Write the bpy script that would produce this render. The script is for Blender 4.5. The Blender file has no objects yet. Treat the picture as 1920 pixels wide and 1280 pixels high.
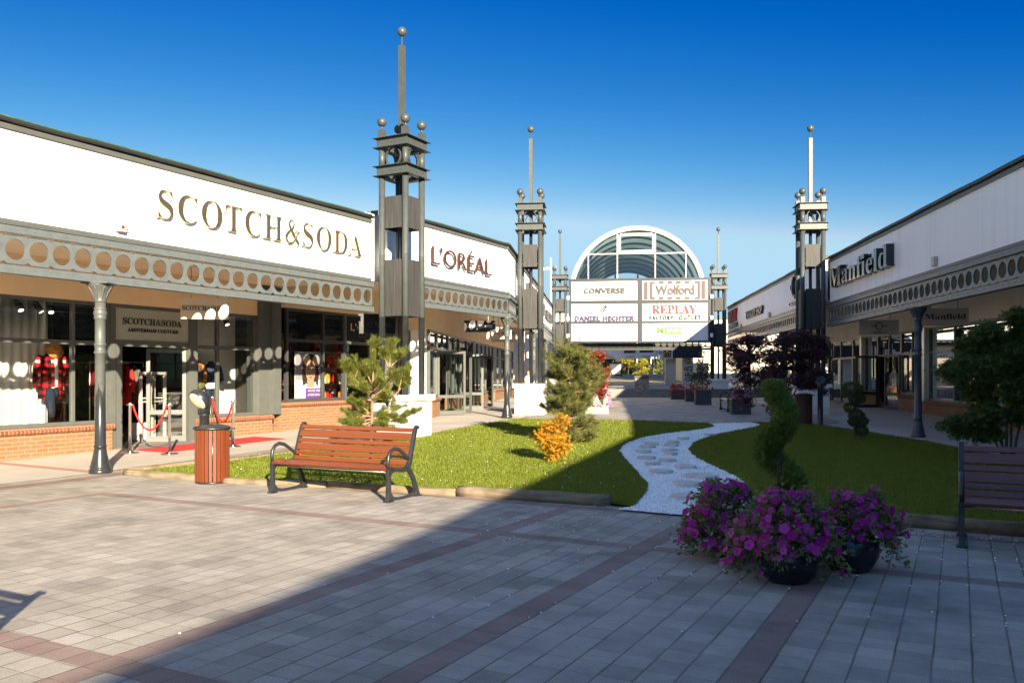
import bpy, bmesh, math, random
import numpy as np
from mathutils import Vector, Matrix

random.seed(7)
rng = np.random.default_rng(11)
C = bpy.context.scene.collection
scene = bpy.context.scene

# ------------------------------------------------------------------ camera, sky, sun, exposure
cam_d = bpy.data.cameras.new("camera")
cam_d.sensor_width = 36.0
cam_d.lens = 29.72
cam_d.shift_y = 0.0328
cam_d.clip_start = 0.05
cam_d.clip_end = 2000
cam = bpy.data.objects.new("camera", cam_d)
C.objects.link(cam)
cam.location = (0, 0, 1.6)
cam.rotation_euler = (math.radians(90), 0, 0)
scene.camera = cam

SUN_AZ, SUN_EL = math.radians(161.0), math.radians(18.5)
sun_dir = Vector((math.sin(SUN_AZ) * math.cos(SUN_EL), math.cos(SUN_AZ) * math.cos(SUN_EL), math.sin(SUN_EL)))
world = bpy.data.worlds.new("World")
scene.world = world
world.use_nodes = True
wn, wl = world.node_tree.nodes, world.node_tree.links
sky = wn.new("ShaderNodeTexSky")
sky.sky_type = 'NISHITA'
sky.sun_disc = False
sky.sun_elevation = SUN_EL
sky.sun_rotation = SUN_AZ
sky.altitude = 300
sky.air_density = 1.0
sky.dust_density = 0.0
sky.ozone_density = 6.0
# deepen the clear sky as a polarising filter does: one power and one gain per channel
sep = wn.new("ShaderNodeSeparateColor"); cmb = wn.new("ShaderNodeCombineColor")
wl.new(sky.outputs[0], sep.inputs[0])
for i, (top, p_, gain, hi, kk) in enumerate(((1.78, 4.5, 0.215, 4.6, 1.05), (4.0, 2.25, 0.198, 7.0, 1.7), (7.3, 0.95, 0.865, 8.6, 2.4))):
    m1 = wn.new("ShaderNodeMath"); m1.operation = 'MINIMUM'; m1.inputs[1].default_value = top
    m2 = wn.new("ShaderNodeMath"); m2.operation = 'POWER'; m2.inputs[1].default_value = p_
    m3 = wn.new("ShaderNodeMath"); m3.operation = 'MULTIPLY_ADD'; m3.inputs[1].default_value = gain * 0.91; m3.inputs[2].default_value = -0.06 if i == 0 else 0.0
    wl.new(sep.outputs[i], m1.inputs[0]); wl.new(m1.outputs[0], m2.inputs[0]); wl.new(m2.outputs[0], m3.inputs[0])
    n1 = wn.new("ShaderNodeMath"); n1.operation = 'SUBTRACT'; n1.inputs[1].default_value = hi      # the quarter round the sun gets added gain to fill the shade
    n2 = wn.new("ShaderNodeMath"); n2.operation = 'MAXIMUM'; n2.inputs[1].default_value = 0.0
    n3 = wn.new("ShaderNodeMath"); n3.operation = 'MULTIPLY_ADD'; n3.inputs[1].default_value = kk
    wl.new(sep.outputs[i], n1.inputs[0]); wl.new(n1.outputs[0], n2.inputs[0]); wl.new(n2.outputs[0], n3.inputs[0]); wl.new(m3.outputs[0], n3.inputs[2])
    wl.new(n3.outputs[0], cmb.inputs[i])
# above the frame the sky is brightened and warmed to lift the shade light
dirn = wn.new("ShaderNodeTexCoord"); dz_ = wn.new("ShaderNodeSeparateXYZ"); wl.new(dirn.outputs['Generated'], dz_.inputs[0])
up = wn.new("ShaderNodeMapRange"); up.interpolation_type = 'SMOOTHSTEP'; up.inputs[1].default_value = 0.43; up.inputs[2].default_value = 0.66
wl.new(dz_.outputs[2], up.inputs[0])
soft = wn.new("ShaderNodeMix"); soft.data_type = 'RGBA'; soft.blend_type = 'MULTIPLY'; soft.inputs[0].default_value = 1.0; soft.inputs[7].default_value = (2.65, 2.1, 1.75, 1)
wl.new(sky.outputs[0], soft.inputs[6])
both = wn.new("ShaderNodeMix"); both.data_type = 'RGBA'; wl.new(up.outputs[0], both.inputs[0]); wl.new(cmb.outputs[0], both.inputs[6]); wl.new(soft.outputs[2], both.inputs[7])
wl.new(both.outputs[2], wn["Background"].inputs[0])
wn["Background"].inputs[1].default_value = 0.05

sl = bpy.data.lights.new("sun", 'SUN')
sl.energy = 5.0
sl.angle = math.radians(0.53)
sl.color = (1.0, 0.85, 0.63)
so = bpy.data.objects.new("sun", sl)
C.objects.link(so)
so.rotation_euler = (-sun_dir).to_track_quat('-Z', 'Y').to_euler()
so.location = sun_dir * 60

scene.view_settings.view_transform = 'Standard'
scene.view_settings.look = 'None'
scene.view_settings.gamma = 1.0
scene.view_settings.use_curve_mapping = False
scene.view_settings.exposure = 1.85
scene.render.engine = 'CYCLES'
scene.cycles.max_bounces = 8
scene.cycles.transparent_max_bounces = 16
scene.cycles.use_denoising = True

# ------------------------------------------------------------------ ground height and picture-to-ground
GY = [-200, 13, 20, 26, 30, 46.5, 400]
GZ = [0, 0, 0.12, 0.27, 0.31, 0.36, 0.36]
def gz(Y):
    return float(np.interp(Y, GY, GZ))
FPX = 1585.0
def at(px, py, dz=0.0):
    """ground point seen at photograph pixel (px, py)"""
    Y = 15.0
    for _ in range(40):
        Y = 0.5 * Y + 0.5 * (1.6 - gz(Y) - dz) * FPX / (py - 703.0)
    return Vector(((px - 960.0) / FPX * Y, Y, gz(Y)))

# ------------------------------------------------------------------ object helpers
def tag(o, label=None, cat=None, group=None, kind=None):
    if label: o['label'] = label
    if cat: o['category'] = cat
    if group: o['group'] = group
    if kind: o['kind'] = kind
    return o

def empty(name, loc=(0, 0, 0), rz=0.0):
    o = bpy.data.objects.new(name, None)
    o.empty_display_size = 0.2
    C.objects.link(o)
    o.location = loc
    o.rotation_euler = (0, 0, rz)
    return o

def thing(name, label, cat, loc=(0, 0, 0), rz=0.0, group=None):
    return tag(empty(name, loc, rz), label, cat, group)

def kids(o):
    return [c for c in bpy.data.objects if c.parent == o]

def copy_tree(o, parent=None):
    c = o.copy()
    C.objects.link(c)
    c.parent = parent
    for ch in kids(o):
        copy_tree(ch, c)
    return c

class MB:
    def __init__(self):
        self.v, self.f, self.s = [], [], []
    def add(self, vs, fs, smooth=False):
        n = len(self.v)
        self.v += [tuple(p) for p in vs]
        for f in fs:
            self.f.append(tuple(i + n for i in f))
            self.s.append(smooth)
        return self
    def mm(self, x0, x1, y0, y1, z0, z1):
        vs = [(x0, y0, z0), (x1, y0, z0), (x1, y1, z0), (x0, y1, z0), (x0, y0, z1), (x1, y0, z1), (x1, y1, z1), (x0, y1, z1)]
        return self.add(vs, [(0, 3, 2, 1), (4, 5, 6, 7), (0, 1, 5, 4), (1, 2, 6, 5), (2, 3, 7, 6), (3, 0, 4, 7)])
    def box(self, c, s, rz=0.0, mat=None):
        hx, hy, hz = s[0] / 2, s[1] / 2, s[2] / 2
        m = mat or Matrix.Rotation(rz, 3, 'Z')
        vs = [m @ Vector((a * hx, b * hy, d * hz)) + Vector(c) for d in (-1, 1) for a, b in ((-1, -1), (1, -1), (1, 1), (-1, 1))]
        return self.add(vs, [(0, 3, 2, 1), (4, 5, 6, 7), (0, 1, 5, 4), (1, 2, 6, 5), (2, 3, 7, 6), (3, 0, 4, 7)])
    def lathe(self, prof, n=24, c=(0, 0, 0), smooth=True):
        vs, fs = [], []
        for r, z in prof:
            for k in range(n):
                a = 2 * math.pi * k / n
                vs.append((c[0] + r * math.cos(a), c[1] + r * math.sin(a), c[2] + z))
        for i in range(len(prof) - 1):
            for k in range(n):
                k2 = (k + 1) % n
                fs.append((i * n + k, i * n + k2, (i + 1) * n + k2, (i + 1) * n + k))
        self.add(vs, fs, smooth)
        m = len(self.v) - len(vs)
        self.f.append(tuple(m + k for k in reversed(range(n)))); self.s.append(False)
        self.f.append(tuple(m + (len(prof) - 1) * n + k for k in range(n))); self.s.append(False)
        return self
    def sphere(self, c, r, n=16):
        prof = [(max(1e-4, r * math.sin(math.pi * i / (n // 2))), -r * math.cos(math.pi * i / (n // 2))) for i in range(n // 2 + 1)]
        return self.lathe(prof, n, c)
    def tube(self, pts, rad, n=8, caps=True):
        pts = [Vector(p) for p in pts]
        if not hasattr(rad, '__len__'): rad = [rad] * len(pts)
        vs, fs = [], []
        up = None
        for i, p in enumerate(pts):
            d = (pts[min(i + 1, len(pts) - 1)] - pts[max(i - 1, 0)])
            d = d.normalized() if d.length > 1e-9 else Vector((0, 0, 1))
            if up is None:
                up = d.orthogonal().normalized()
            up = (up - d * up.dot(d))
            up = up.normalized() if up.length > 1e-6 else d.orthogonal().normalized()
            b = d.cross(up)
            for k in range(n):
                a = 2 * math.pi * k / n
                vs.append(p + (up * math.cos(a) + b * math.sin(a)) * rad[i])
        for i in range(len(pts) - 1):
            for k in range(n):
                k2 = (k + 1) % n
                fs.append((i * n + k, i * n + k2, (i + 1) * n + k2, (i + 1) * n + k))
        self.add(vs, fs, True)
        if caps:
            m = len(self.v) - len(vs)
            self.f.append(tuple(m + k for k in reversed(range(n)))); self.s.append(False)
            self.f.append(tuple(m + (len(pts) - 1) * n + k for k in range(n))); self.s.append(False)
        return self
    def bar(self, pts, side, w, t):
        """rectangular section swept along pts; side = constant width direction, t = thickness list or number"""
        pts = [Vector(p) for p in pts]
        side = Vector(side).normalized()
        vs, fs = [], []
        for i, p in enumerate(pts):
            d = (pts[min(i + 1, len(pts) - 1)] - pts[max(i - 1, 0)]).normalized()
            nn = side.cross(d).normalized()
            tt = t[i] if hasattr(t, '__len__') else t
            for a, b in ((-1, -1), (1, -1), (1, 1), (-1, 1)):
                vs.append(p + side * (a * w / 2) + nn * (b * tt / 2))
        for i in range(len(pts) - 1):
            for k in range(4):
                k2 = (k + 1) % 4
                fs.append((i * 4 + k, i * 4 + k2, (i + 1) * 4 + k2, (i + 1) * 4 + k))
        fs.append((3, 2, 1, 0))
        m = (len(pts) - 1) * 4
        fs.append((m, m + 1, m + 2, m + 3))
        return self.add(vs, fs)
    def prism(self, outline, y0, y1):
        """outline of (x, z), extruded from y0 to y1"""
        n = len(outline)
        vs = [(x, y0, z) for x, z in outline] + [(x, y1, z) for x, z in outline]
        fs = [tuple(range(n)), tuple(reversed(range(n, 2 * n)))]
        fs += [(i, i + n, (i + 1) % n + n, (i + 1) % n) for i in range(n)]
        return self.add(vs, fs)
    def build(self, name, mat, parent=None, bevel=0.0, fix=True):
        me = bpy.data.meshes.new(name)
        me.from_pydata(self.v, [], self.f)
        me.polygons.foreach_set('use_smooth', self.s)
        if fix:
            bm = bmesh.new(); bm.from_mesh(me)
            bmesh.ops.recalc_face_normals(bm, faces=bm.faces)
            bm.to_mesh(me); bm.free()
        me.materials.append(mat)
        me.update()
        o = bpy.data.objects.new(name, me)
        C.objects.link(o)
        o.parent = parent
        if bevel > 0:
            b = o.modifiers.new("bevel", 'BEVEL')
            b.width = bevel; b.segments = 2; b.limit_method = 'ANGLE'; b.angle_limit = math.radians(50)
        return o

def np_mesh(name, V, F, mat, parent=None, smooth=False):
    """V (n,3), F (m,k) arrays with one k"""
    me = bpy.data.meshes.new(name)
    V = np.asarray(V, dtype=np.float32); F = np.asarray(F, dtype=np.int32)
    me.vertices.add(len(V)); me.vertices.foreach_set('co', V.ravel())
    k = F.shape[1]
    me.loops.add(F.size); me.loops.foreach_set('vertex_index', F.ravel())
    me.polygons.add(len(F))
    me.polygons.foreach_set('loop_start', np.arange(0, F.size, k, dtype=np.int32))
    me.polygons.foreach_set('loop_total', np.full(len(F), k, dtype=np.int32))
    me.polygons.foreach_set('use_smooth', np.full(len(F), smooth))
    me.update(calc_edges=True)
    me.materials.append(mat)
    o = bpy.data.objects.new(name, me)
    C.objects.link(o)
    o.parent = parent
    return o

# ------------------------------------------------------------------ material helpers
class NT:
    def __init__(self, name):
        self.m = bpy.data.materials.new(name)
        self.m.use_nodes = True
        self.n, self.l = self.m.node_tree.nodes, self.m.node_tree.links
        self.b = self.n["Principled BSDF"]
        self.out = self.n["Material Output"]
    def new(self, t, **kw):
        nd = self.n.new(t)
        for k, v in kw.items(): setattr(nd, k, v)
        return nd
    def link(self, a, b): self.l.new(a, b)
    def coord(self, kind='Object'):
        return self.new('ShaderNodeTexCoord').outputs[kind]
    def noise(self, scale, detail=4, vec=None, rough=0.55):
        nd = self.new('ShaderNodeTexNoise')
        nd.inputs['Scale'].default_value = scale
        nd.inputs['Detail'].default_value = detail
        nd.inputs['Roughness'].default_value = rough
        self.link(vec if vec is not None else self.coord(), nd.inputs['Vector'])
        return nd.outputs['Fac']
    def ramp(self, fac, stops):
        nd = self.new('ShaderNodeValToRGB')
        e = nd.color_ramp.elements
        while len(e) < len(stops): e.new(0.5)
        for el, (p, c) in zip(e, stops):
            el.position = p
            el.color = c if len(c) == 4 else (*c, 1)
        self.link(fac, nd.inputs[0])
        return nd.outputs[0]
    def math(self, op, a, b=None, clamp=False):
        nd = self.new('ShaderNodeMath', operation=op, use_clamp=clamp)
        for i, x in enumerate((a, b)):
            if x is None: continue
            if isinstance(x, (int, float)): nd.inputs[i].default_value = x
            else: self.link(x, nd.inputs[i])
        return nd.outputs[0]
    def mix(self, fac, a, b, blend='MIX'):
        nd = self.new('ShaderNodeMix', data_type='RGBA', blend_type=blend)
        for i, x in ((0, fac), (6, a), (7, b)):
            if isinstance(x, (int, float)): nd.inputs[i].default_value = x
            elif isinstance(x, (tuple, list)): nd.inputs[i].default_value = (*x, 1) if len(x) == 3 else x
            else: self.link(x, nd.inputs[i])
        return nd.outputs[2]
    def bump(self, h, strength=0.3, dist=0.02):
        nd = self.new('ShaderNodeBump')
        nd.inputs['Strength'].default_value = strength
        nd.inputs['Distance'].default_value = dist
        self.link(h, nd.inputs['Height'])
        self.link(nd.outputs[0], self.b.inputs['Normal'])
    def xyz(self, vec=None):
        nd = self.new('ShaderNodeSeparateXYZ')
        self.link(vec if vec is not None else self.coord(), nd.inputs[0])
        return nd.outputs
    def comb(self, x, y, z=0.0):
        nd = self.new('ShaderNodeCombineXYZ')
        for i, v in enumerate((x, y, z)):
            if isinstance(v, (int, float)): nd.inputs[i].default_value = v
            else: self.link(v, nd.inputs[i])
        return nd.outputs[0]
    def set(self, col=None, rough=None, metal=None, spec=None):
        if col is not None:
            if isinstance(col, (tuple, list)): self.b.inputs['Base Color'].default_value = (*col[:3], 1)
            else: self.link(col, self.b.inputs['Base Color'])
        if rough is not None:
            if isinstance(rough, (int, float)): self.b.inputs['Roughness'].default_value = rough
            else: self.link(rough, self.b.inputs['Roughness'])
        if metal is not None: self.b.inputs['Metallic'].default_value = metal
        if spec is not None: self.b.inputs['Specular IOR Level'].default_value = spec
        return self.m

def simple(name, col, rough=0.6, metal=0.0, var=0.12, scale=6.0, bump=0.0, spec=0.5):
    t = NT(name)
    nz = t.noise(scale, 5)
    lo = tuple(c * (1 - var) for c in col); hi = tuple(min(1, c * (1 + var)) for c in col)
    t.set(t.ramp(nz, [(0.3, lo), (0.7, hi)]), rough, metal, spec)
    if bump: t.bump(t.noise(scale * 8, 6), bump, 0.01)
    return t.m

def foliage(name, c1, c2, c3=None, trans=0.35, rough=0.6):
    """leaf colour varies from leaf to leaf and from clump to clump"""
    t = NT(name)
    isl = t.new('ShaderNodeNewGeometry').outputs['Random Per Island']
    stops = [(0.0, c1), (1.0, c2)] if c3 is None else [(0.0, c1), (0.55, c2), (1.0, c3)]
    col = t.ramp(isl, stops)
    cl = t.noise(2.3, 2)
    col = t.mix(t.ramp(cl, [(0.35, (0, 0, 0)), (0.65, (1, 1, 1))]), t.mix(0.35, col, (*c1, 1)), col)
    t.set(col, rough, 0, 0.3)
    tr = t.new('ShaderNodeBsdfTranslucent')
    t.link(col, tr.inputs[0])
    mx = t.new('ShaderNodeMixShader')
    mx.inputs[0].default_value = trans
    t.link(t.b.outputs[0], mx.inputs[1]); t.link(tr.outputs[0], mx.inputs[2])
    t.link(mx.outputs[0], t.out.inputs[0])
    return t.m
# ------------------------------------------------------------------ materials
M = {}
def mk_glass(name, tint=(0.94, 0.96, 0.95), ior=1.5, boost=1.0, rough=0.0):
    t = NT(name)
    lw_ = t.new('ShaderNodeLayerWeight'); lw_.inputs[0].default_value = 0.5
    fr = t.new('ShaderNodeMath', operation='ADD')
    t.link(t.math('MULTIPLY', t.math('POWER', lw_.outputs['Facing'], 4.0), 0.9), fr.inputs[0]); fr.inputs[1].default_value = 0.045
    tr = t.new('ShaderNodeBsdfTransparent'); tr.inputs[0].default_value = (*tint, 1)
    gl = t.new('ShaderNodeBsdfGlossy'); gl.inputs['Roughness'].default_value = rough
    mx = t.new('ShaderNodeMixShader')
    t.link(t.math('MULTIPLY', fr.outputs[0], boost, True), mx.inputs[0])
    t.link(tr.outputs[0], mx.inputs[1]); t.link(gl.outputs[0], mx.inputs[2])
    t.link(mx.outputs[0], t.out.inputs[0])
    return t.m
M['glass'] = mk_glass('shop_glass', boost=1.25)
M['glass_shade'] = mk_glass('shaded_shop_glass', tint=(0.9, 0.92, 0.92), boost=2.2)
M['glass_vault'] = mk_glass('vault_glass', tint=(0.90, 0.96, 0.96), boost=1.6)

def mk_render():
    t = NT('white_fascia')
    x, y, z = t.xyz()
    pan = t.math('FRACT', t.math('DIVIDE', t.math('ADD', x, 20.0 - 0.1), 4.6))
    pid = t.math('FLOOR', t.math('DIVIDE', t.math('ADD', x, 20.0 - 0.1), 4.6))
    wn_ = t.new('ShaderNodeTexWhiteNoise', noise_dimensions='1D'); t.link(pid, wn_.inputs['W'])
    tone = t.mix(wn_.outputs[0], (0.86, 0.84, 0.815), (0.89, 0.88, 0.865))
    seam = t.ramp(pan, [(0.0, (1, 1, 1)), (0.006, (0, 0, 0))])
    col = t.mix(t.math('MULTIPLY', seam, 0.25), tone, (0.35, 0.34, 0.33))
    st = t.noise(1.0, 5, t.comb(t.math('MULTIPLY', x, 5.5), t.math('MULTIPLY', y, 5.5), t.math('MULTIPLY', z, 0.22)))
    stain = t.ramp(st, [(0.52, (0, 0, 0)), (0.78, (1, 1, 1))])
    col = t.mix(t.math('MULTIPLY', stain, 0.30), col, (0.50, 0.50, 0.51))
    t.set(col, 0.55, 0, 0.3)
    t.bump(t.noise(60, 3), 0.08, 0.01)
    return t.m
M['fascia'] = mk_render()
M['white'] = simple('white_paint', (0.80, 0.79, 0.78), 0.5, var=0.04, scale=2, bump=0.05)
def mk_plinth():
    t = NT('white_plinth_render')
    z = t.xyz()[2]
    nz = t.noise(5, 6)
    dirt = t.math('MULTIPLY', t.ramp(t.math('ADD', z, t.math('MULTIPLY', nz, -0.35)), [(0.0, (1, 1, 1)), (0.12, (0, 0, 0))]), 0.35)
    col = t.mix(dirt, t.ramp(nz, [(0.3, (0.76, 0.75, 0.74)), (0.7, (0.82, 0.81, 0.80))]), (0.33, 0.30, 0.27))
    t.set(col, 0.7, 0, 0.2)
    t.bump(t.noise(40, 5), 0.2, 0.01)
    return t.m
M['plinth'] = mk_plinth()
M['tan'] = simple('tan_render', (0.80, 0.59, 0.38), 0.7, var=0.06, scale=1.5, bump=0.04)
M['soffit'] = simple('beige_soffit', (0.72, 0.60, 0.46), 0.7, var=0.05, scale=1.2, bump=0.03)
M['beige'] = simple('beige_wall', (0.62, 0.56, 0.47), 0.8, var=0.08, scale=1.2, bump=0.05)

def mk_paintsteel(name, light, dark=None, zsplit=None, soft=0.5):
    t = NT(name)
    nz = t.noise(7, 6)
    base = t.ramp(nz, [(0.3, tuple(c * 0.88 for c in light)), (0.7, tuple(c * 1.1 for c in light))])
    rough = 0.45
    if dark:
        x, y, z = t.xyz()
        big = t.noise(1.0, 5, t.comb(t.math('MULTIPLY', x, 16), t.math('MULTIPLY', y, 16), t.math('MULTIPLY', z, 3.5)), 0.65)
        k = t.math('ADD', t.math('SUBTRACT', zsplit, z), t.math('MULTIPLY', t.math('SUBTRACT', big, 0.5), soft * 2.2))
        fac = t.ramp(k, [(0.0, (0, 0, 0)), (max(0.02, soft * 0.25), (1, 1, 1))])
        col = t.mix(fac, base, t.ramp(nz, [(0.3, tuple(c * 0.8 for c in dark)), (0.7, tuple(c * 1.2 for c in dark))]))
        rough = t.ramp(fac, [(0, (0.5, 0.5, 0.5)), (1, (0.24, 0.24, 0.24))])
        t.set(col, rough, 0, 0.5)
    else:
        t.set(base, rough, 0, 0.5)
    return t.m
LG, DG = (0.25, 0.27, 0.255), (0.022, 0.025, 0.028)
M['girder'] = mk_paintsteel('grey_painted_girder', (0.1028, 0.1184, 0.1215))
M['column'] = mk_paintsteel('worn_grey_column_paint', (0.0798, 0.0874, 0.08512), DG, 1.45, 0.55)
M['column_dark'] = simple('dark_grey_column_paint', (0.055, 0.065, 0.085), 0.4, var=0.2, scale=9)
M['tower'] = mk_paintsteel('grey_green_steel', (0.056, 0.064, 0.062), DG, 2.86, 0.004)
M['towertop'] = mk_paintsteel('grey_green_steel_top', (0.056, 0.064, 0.062))
def mk_panel():
    t = NT('weathered_panel')
    x, y, z = t.xyz()
    st = t.noise(1.0, 5, t.comb(t.math('MULTIPLY', x, 22), t.math('MULTIPLY', y, 22), t.math('MULTIPLY', z, 1.2)))
    t.set(t.ramp(st, [(0.3, (0.030, 0.030, 0.030)), (0.7, (0.060, 0.059, 0.058))]), 0.6, 0, 0.3)
    return t.m
M['panel'] = mk_panel()
M['frame'] = simple('grey_aluminium_frame', (0.095, 0.1026, 0.095), 0.4, var=0.08, spec=0.5)
M['darkframe'] = simple('dark_frame', (0.05, 0.055, 0.055), 0.4, var=0.1)
M['gutter'] = simple('dark_gutter', (0.022, 0.022, 0.022), 0.5, var=0.15)
M['trim'] = simple('grey_roof_trim', (0.085, 0.088, 0.082), 0.5, var=0.1)
M['copper'] = simple('green_roof_edge', (0.045, 0.12, 0.085), 0.6, var=0.3, scale=14)
M['roof'] = simple('roof_felt', (0.12, 0.13, 0.13), 0.9)
M['black'] = simple('black_metal', (0.018, 0.018, 0.02), 0.35, var=0.2)
M['iron'] = simple('dark_cast_iron', (0.020, 0.022, 0.026), 0.36, var=0.25, scale=20, bump=0.05)
M['chrome'] = simple('chrome', (0.72, 0.70, 0.68), 0.14, 1.0, var=0.03)
M['steelgrey'] = simple('brushed_steel', (0.45, 0.46, 0.46), 0.3, 0.9, var=0.05)
M['carpet'] = simple('red_carpet_cloth', (0.418, 0.0152, 0.0152), 0.95, var=0.1, scale=60, bump=0.3)
M['rope'] = simple('red_rope', (0.4712, 0.0152, 0.0152), 0.8, var=0.15, scale=40)
M['mat'] = simple('grey_door_mat', (0.16, 0.17, 0.19), 0.95, var=0.15, scale=50)
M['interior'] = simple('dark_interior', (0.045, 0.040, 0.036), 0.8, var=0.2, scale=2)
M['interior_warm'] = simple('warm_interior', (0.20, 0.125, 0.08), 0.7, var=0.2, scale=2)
M['timber_floor'] = simple('shop_floor', (0.1672, 0.1292, 0.0912), 0.5, var=0.2, scale=5)
M['lamp'] = NT('lit_spot_lamp').m
_t = M['lamp'].node_tree.nodes['Principled BSDF']
_t.inputs['Emission Color'].default_value = (1.0, 0.78, 0.5, 1); _t.inputs['Emission Strength'].default_value = 3.0
M['lens'] = simple('cream_lamp_lens', (0.72, 0.64, 0.42), 0.3, var=0.04)

def mk_brick(name, c1, c2, mort, w=0.23, h=0.075, msz=0.010):
    t = NT(name)
    x, y, z = t.xyz()
    bt = t.new('ShaderNodeTexBrick')
    bt.offset = 0.5; bt.squash = 1.0
    t.link(t.comb(t.math('ADD', x, y), z, 0), bt.inputs['Vector'])
    bt.inputs['Scale'].default_value = 1.0
    bt.inputs['Brick Width'].default_value = w
    bt.inputs['Row Height'].default_value = h
    bt.inputs['Mortar Size'].default_value = msz
    bt.inputs['Mortar Smooth'].default_value = 0.2
    bt.inputs['Bias'].default_value = -0.1
    bt.inputs['Color1'].default_value = (*c1, 1); bt.inputs['Color2'].default_value = (*c2, 1); bt.inputs['Mortar'].default_value = (*mort, 1)
    col = t.mix(0.22, bt.outputs['Color'], t.ramp(t.noise(9, 6), [(0.25, (0.10, 0.05, 0.03)), (0.75, (0.75, 0.5, 0.3))]), 'MULTIPLY')
    t.set(col, 0.85, 0, 0.2)
    t.bump(t.math('ADD', t.math('MULTIPLY', bt.outputs['Fac'], -1.0), t.math('MULTIPLY', t.noise(60, 4), 0.3)), 0.5, 0.006)
    return t.m
M['brick'] = mk_brick('buff_brick', (0.2888, 0.152, 0.0722), (0.2508, 0.1178, 0.0532), (0.2736, 0.2204, 0.1634))
M['bricksill'] = mk_brick('brick_sill_course', (0.24, 0.085, 0.042), (0.17, 0.06, 0.036), (0.32, 0.22, 0.15), w=0.075, h=0.6, msz=0.009)

def mk_pavers():
    """square concrete setts on a grid turned to the left shops, red bands; local x = across, y = along"""
    t = NT('concrete_pavers')
    x, y, z = t.xyz()
    P = 0.197
    a = t.math('DIVIDE', t.math('ADD', x, 1.02 + P / 2 + P * 400), P)
    b = t.math('DIVIDE', t.math('ADD', y, -7.5 + 0.1 + 0.2 * 400), 0.2)
    ia, ib0 = t.math('FLOOR', a), None
    cw = t.new('ShaderNodeTexWhiteNoise', noise_dimensions='1D'); t.link(ia, cw.inputs['W'])
    b = t.math('ADD', b, t.math('MULTIPLY', t.math('SUBTRACT', cw.outputs[0], 0.5), 0.16))
    ib = t.math('FLOOR', b)
    wob = t.math('MULTIPLY', t.math('SUBTRACT', t.noise(3.0, 3), 0.5), 0.05)
    fa = t.math('ADD', t.math('FRACT', a), wob); fb = t.math('ADD', t.math('FRACT', b), wob)
    da = t.math('MINIMUM', fa, t.math('SUBTRACT', 1.0, fa))
    db = t.math('MINIMUM', fb, t.math('SUBTRACT', 1.0, fb))
    nj = t.math('MULTIPLY', t.math('SUBTRACT', t.noise(9, 4), 0.5), 0.035)
    ja = t.ramp(t.math('ADD', da, nj), [(0.020, (1, 1, 1)), (0.040, (0, 0, 0))])
    jb = t.ramp(t.math('ADD', db, nj), [(0.008, (1, 1, 1)), (0.026, (0, 0, 0))])
    jn = t.ramp(t.noise(1.7, 5), [(0.35, (0.45, 0.45, 0.45)), (0.65, (1, 1, 1))])
    joint = t.math('MULTIPLY', t.math('MAXIMUM', ja, t.math('MULTIPLY', jb, 0.7)), jn)
    w2 = t.new('ShaderNodeTexWhiteNoise', noise_dimensions='2D'); t.link(t.comb(ia, ib), w2.inputs['Vector'])
    tone = w2.outputs[0]
    grey = t.ramp(tone, [(0.0, (0.3076, 0.2809, 0.249)), (0.3, (0.3706, 0.3377, 0.2969)), (0.8, (0.3985, 0.3645, 0.3192)), (1.0, (0.4405, 0.4046, 0.3575))])
    red = t.ramp(tone, [(0.0, (0.2614, 0.1863, 0.1634)), (1.0, (0.3072, 0.2255, 0.1961))])
    def band(coord, c, hw):
        return t.ramp(t.math('SUBTRACT', t.math('ABSOLUTE', t.math('SUBTRACT', coord, c)), hw), [(0.0, (1, 1, 1)), (0.004, (0, 0, 0))])
    m = None
    for c in (-1.02, -1.02 - 1.576, -1.02 - 2 * 1.576):
        k = t.math('MULTIPLY', band(x, c, 0.0985), t.math('LESS_THAN', y, 9.55))
        m = k if m is None else t.math('MAXIMUM', m, k)
    inner = t.math('GREATER_THAN', x, -10.3)
    for c in (7.5, 3.1):
        m = t.math('MAXIMUM', m, t.math('MULTIPLY', band(y, c, 0.1), inner))
    m = t.math('MAXIMUM', m, t.math('MULTIPLY', band(x, -10.24, 0.1), t.math('LESS_THAN', y, 7.6)))
    m = t.math('MAXIMUM', m, band(x, -11.96, 0.16))
    m = t.math('MAXIMUM', m, band(y, 9.42, 0.1))
    col = t.mix(m, grey, red)
    fine = t.noise(140, 3)
    col = t.mix(0.8, col, t.ramp(fine, [(0.3, (0.45, 0.45, 0.45)), (0.7, (1.25, 1.25, 1.25))]), 'MULTIPLY')
    big = t.noise(1.3, 8, None, 0.7)
    col = t.mix(0.6, col, t.ramp(big, [(0.32, (0.42, 0.40, 0.37)), (0.6, (1.10, 1.08, 1.05))]), 'MULTIPLY')
    spot_ = t.ramp(t.noise(14, 5, None, 0.7), [(0.62, (1, 1, 1)), (0.74, (0.60, 0.57, 0.54))])
    col = t.mix(0.8, col, spot_, 'MULTIPLY')
    mossn = t.noise(2.1, 4)
    jc = t.ramp(mossn, [(0.45, (0.095, 0.082, 0.068)), (0.7, (0.075, 0.085, 0.040))])
    col = t.mix(joint, col, jc)
    t.set(col, 0.8, 0, 0.35)
    h = t.math('ADD', t.math('MULTIPLY', joint, -1.0), t.math('ADD', t.math('MULTIPLY', fine, 0.18), t.math('MULTIPLY', tone, 0.25)))
    t.bump(h, 0.6, 0.006)
    return t.m
M['pavers'] = mk_pavers()

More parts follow.
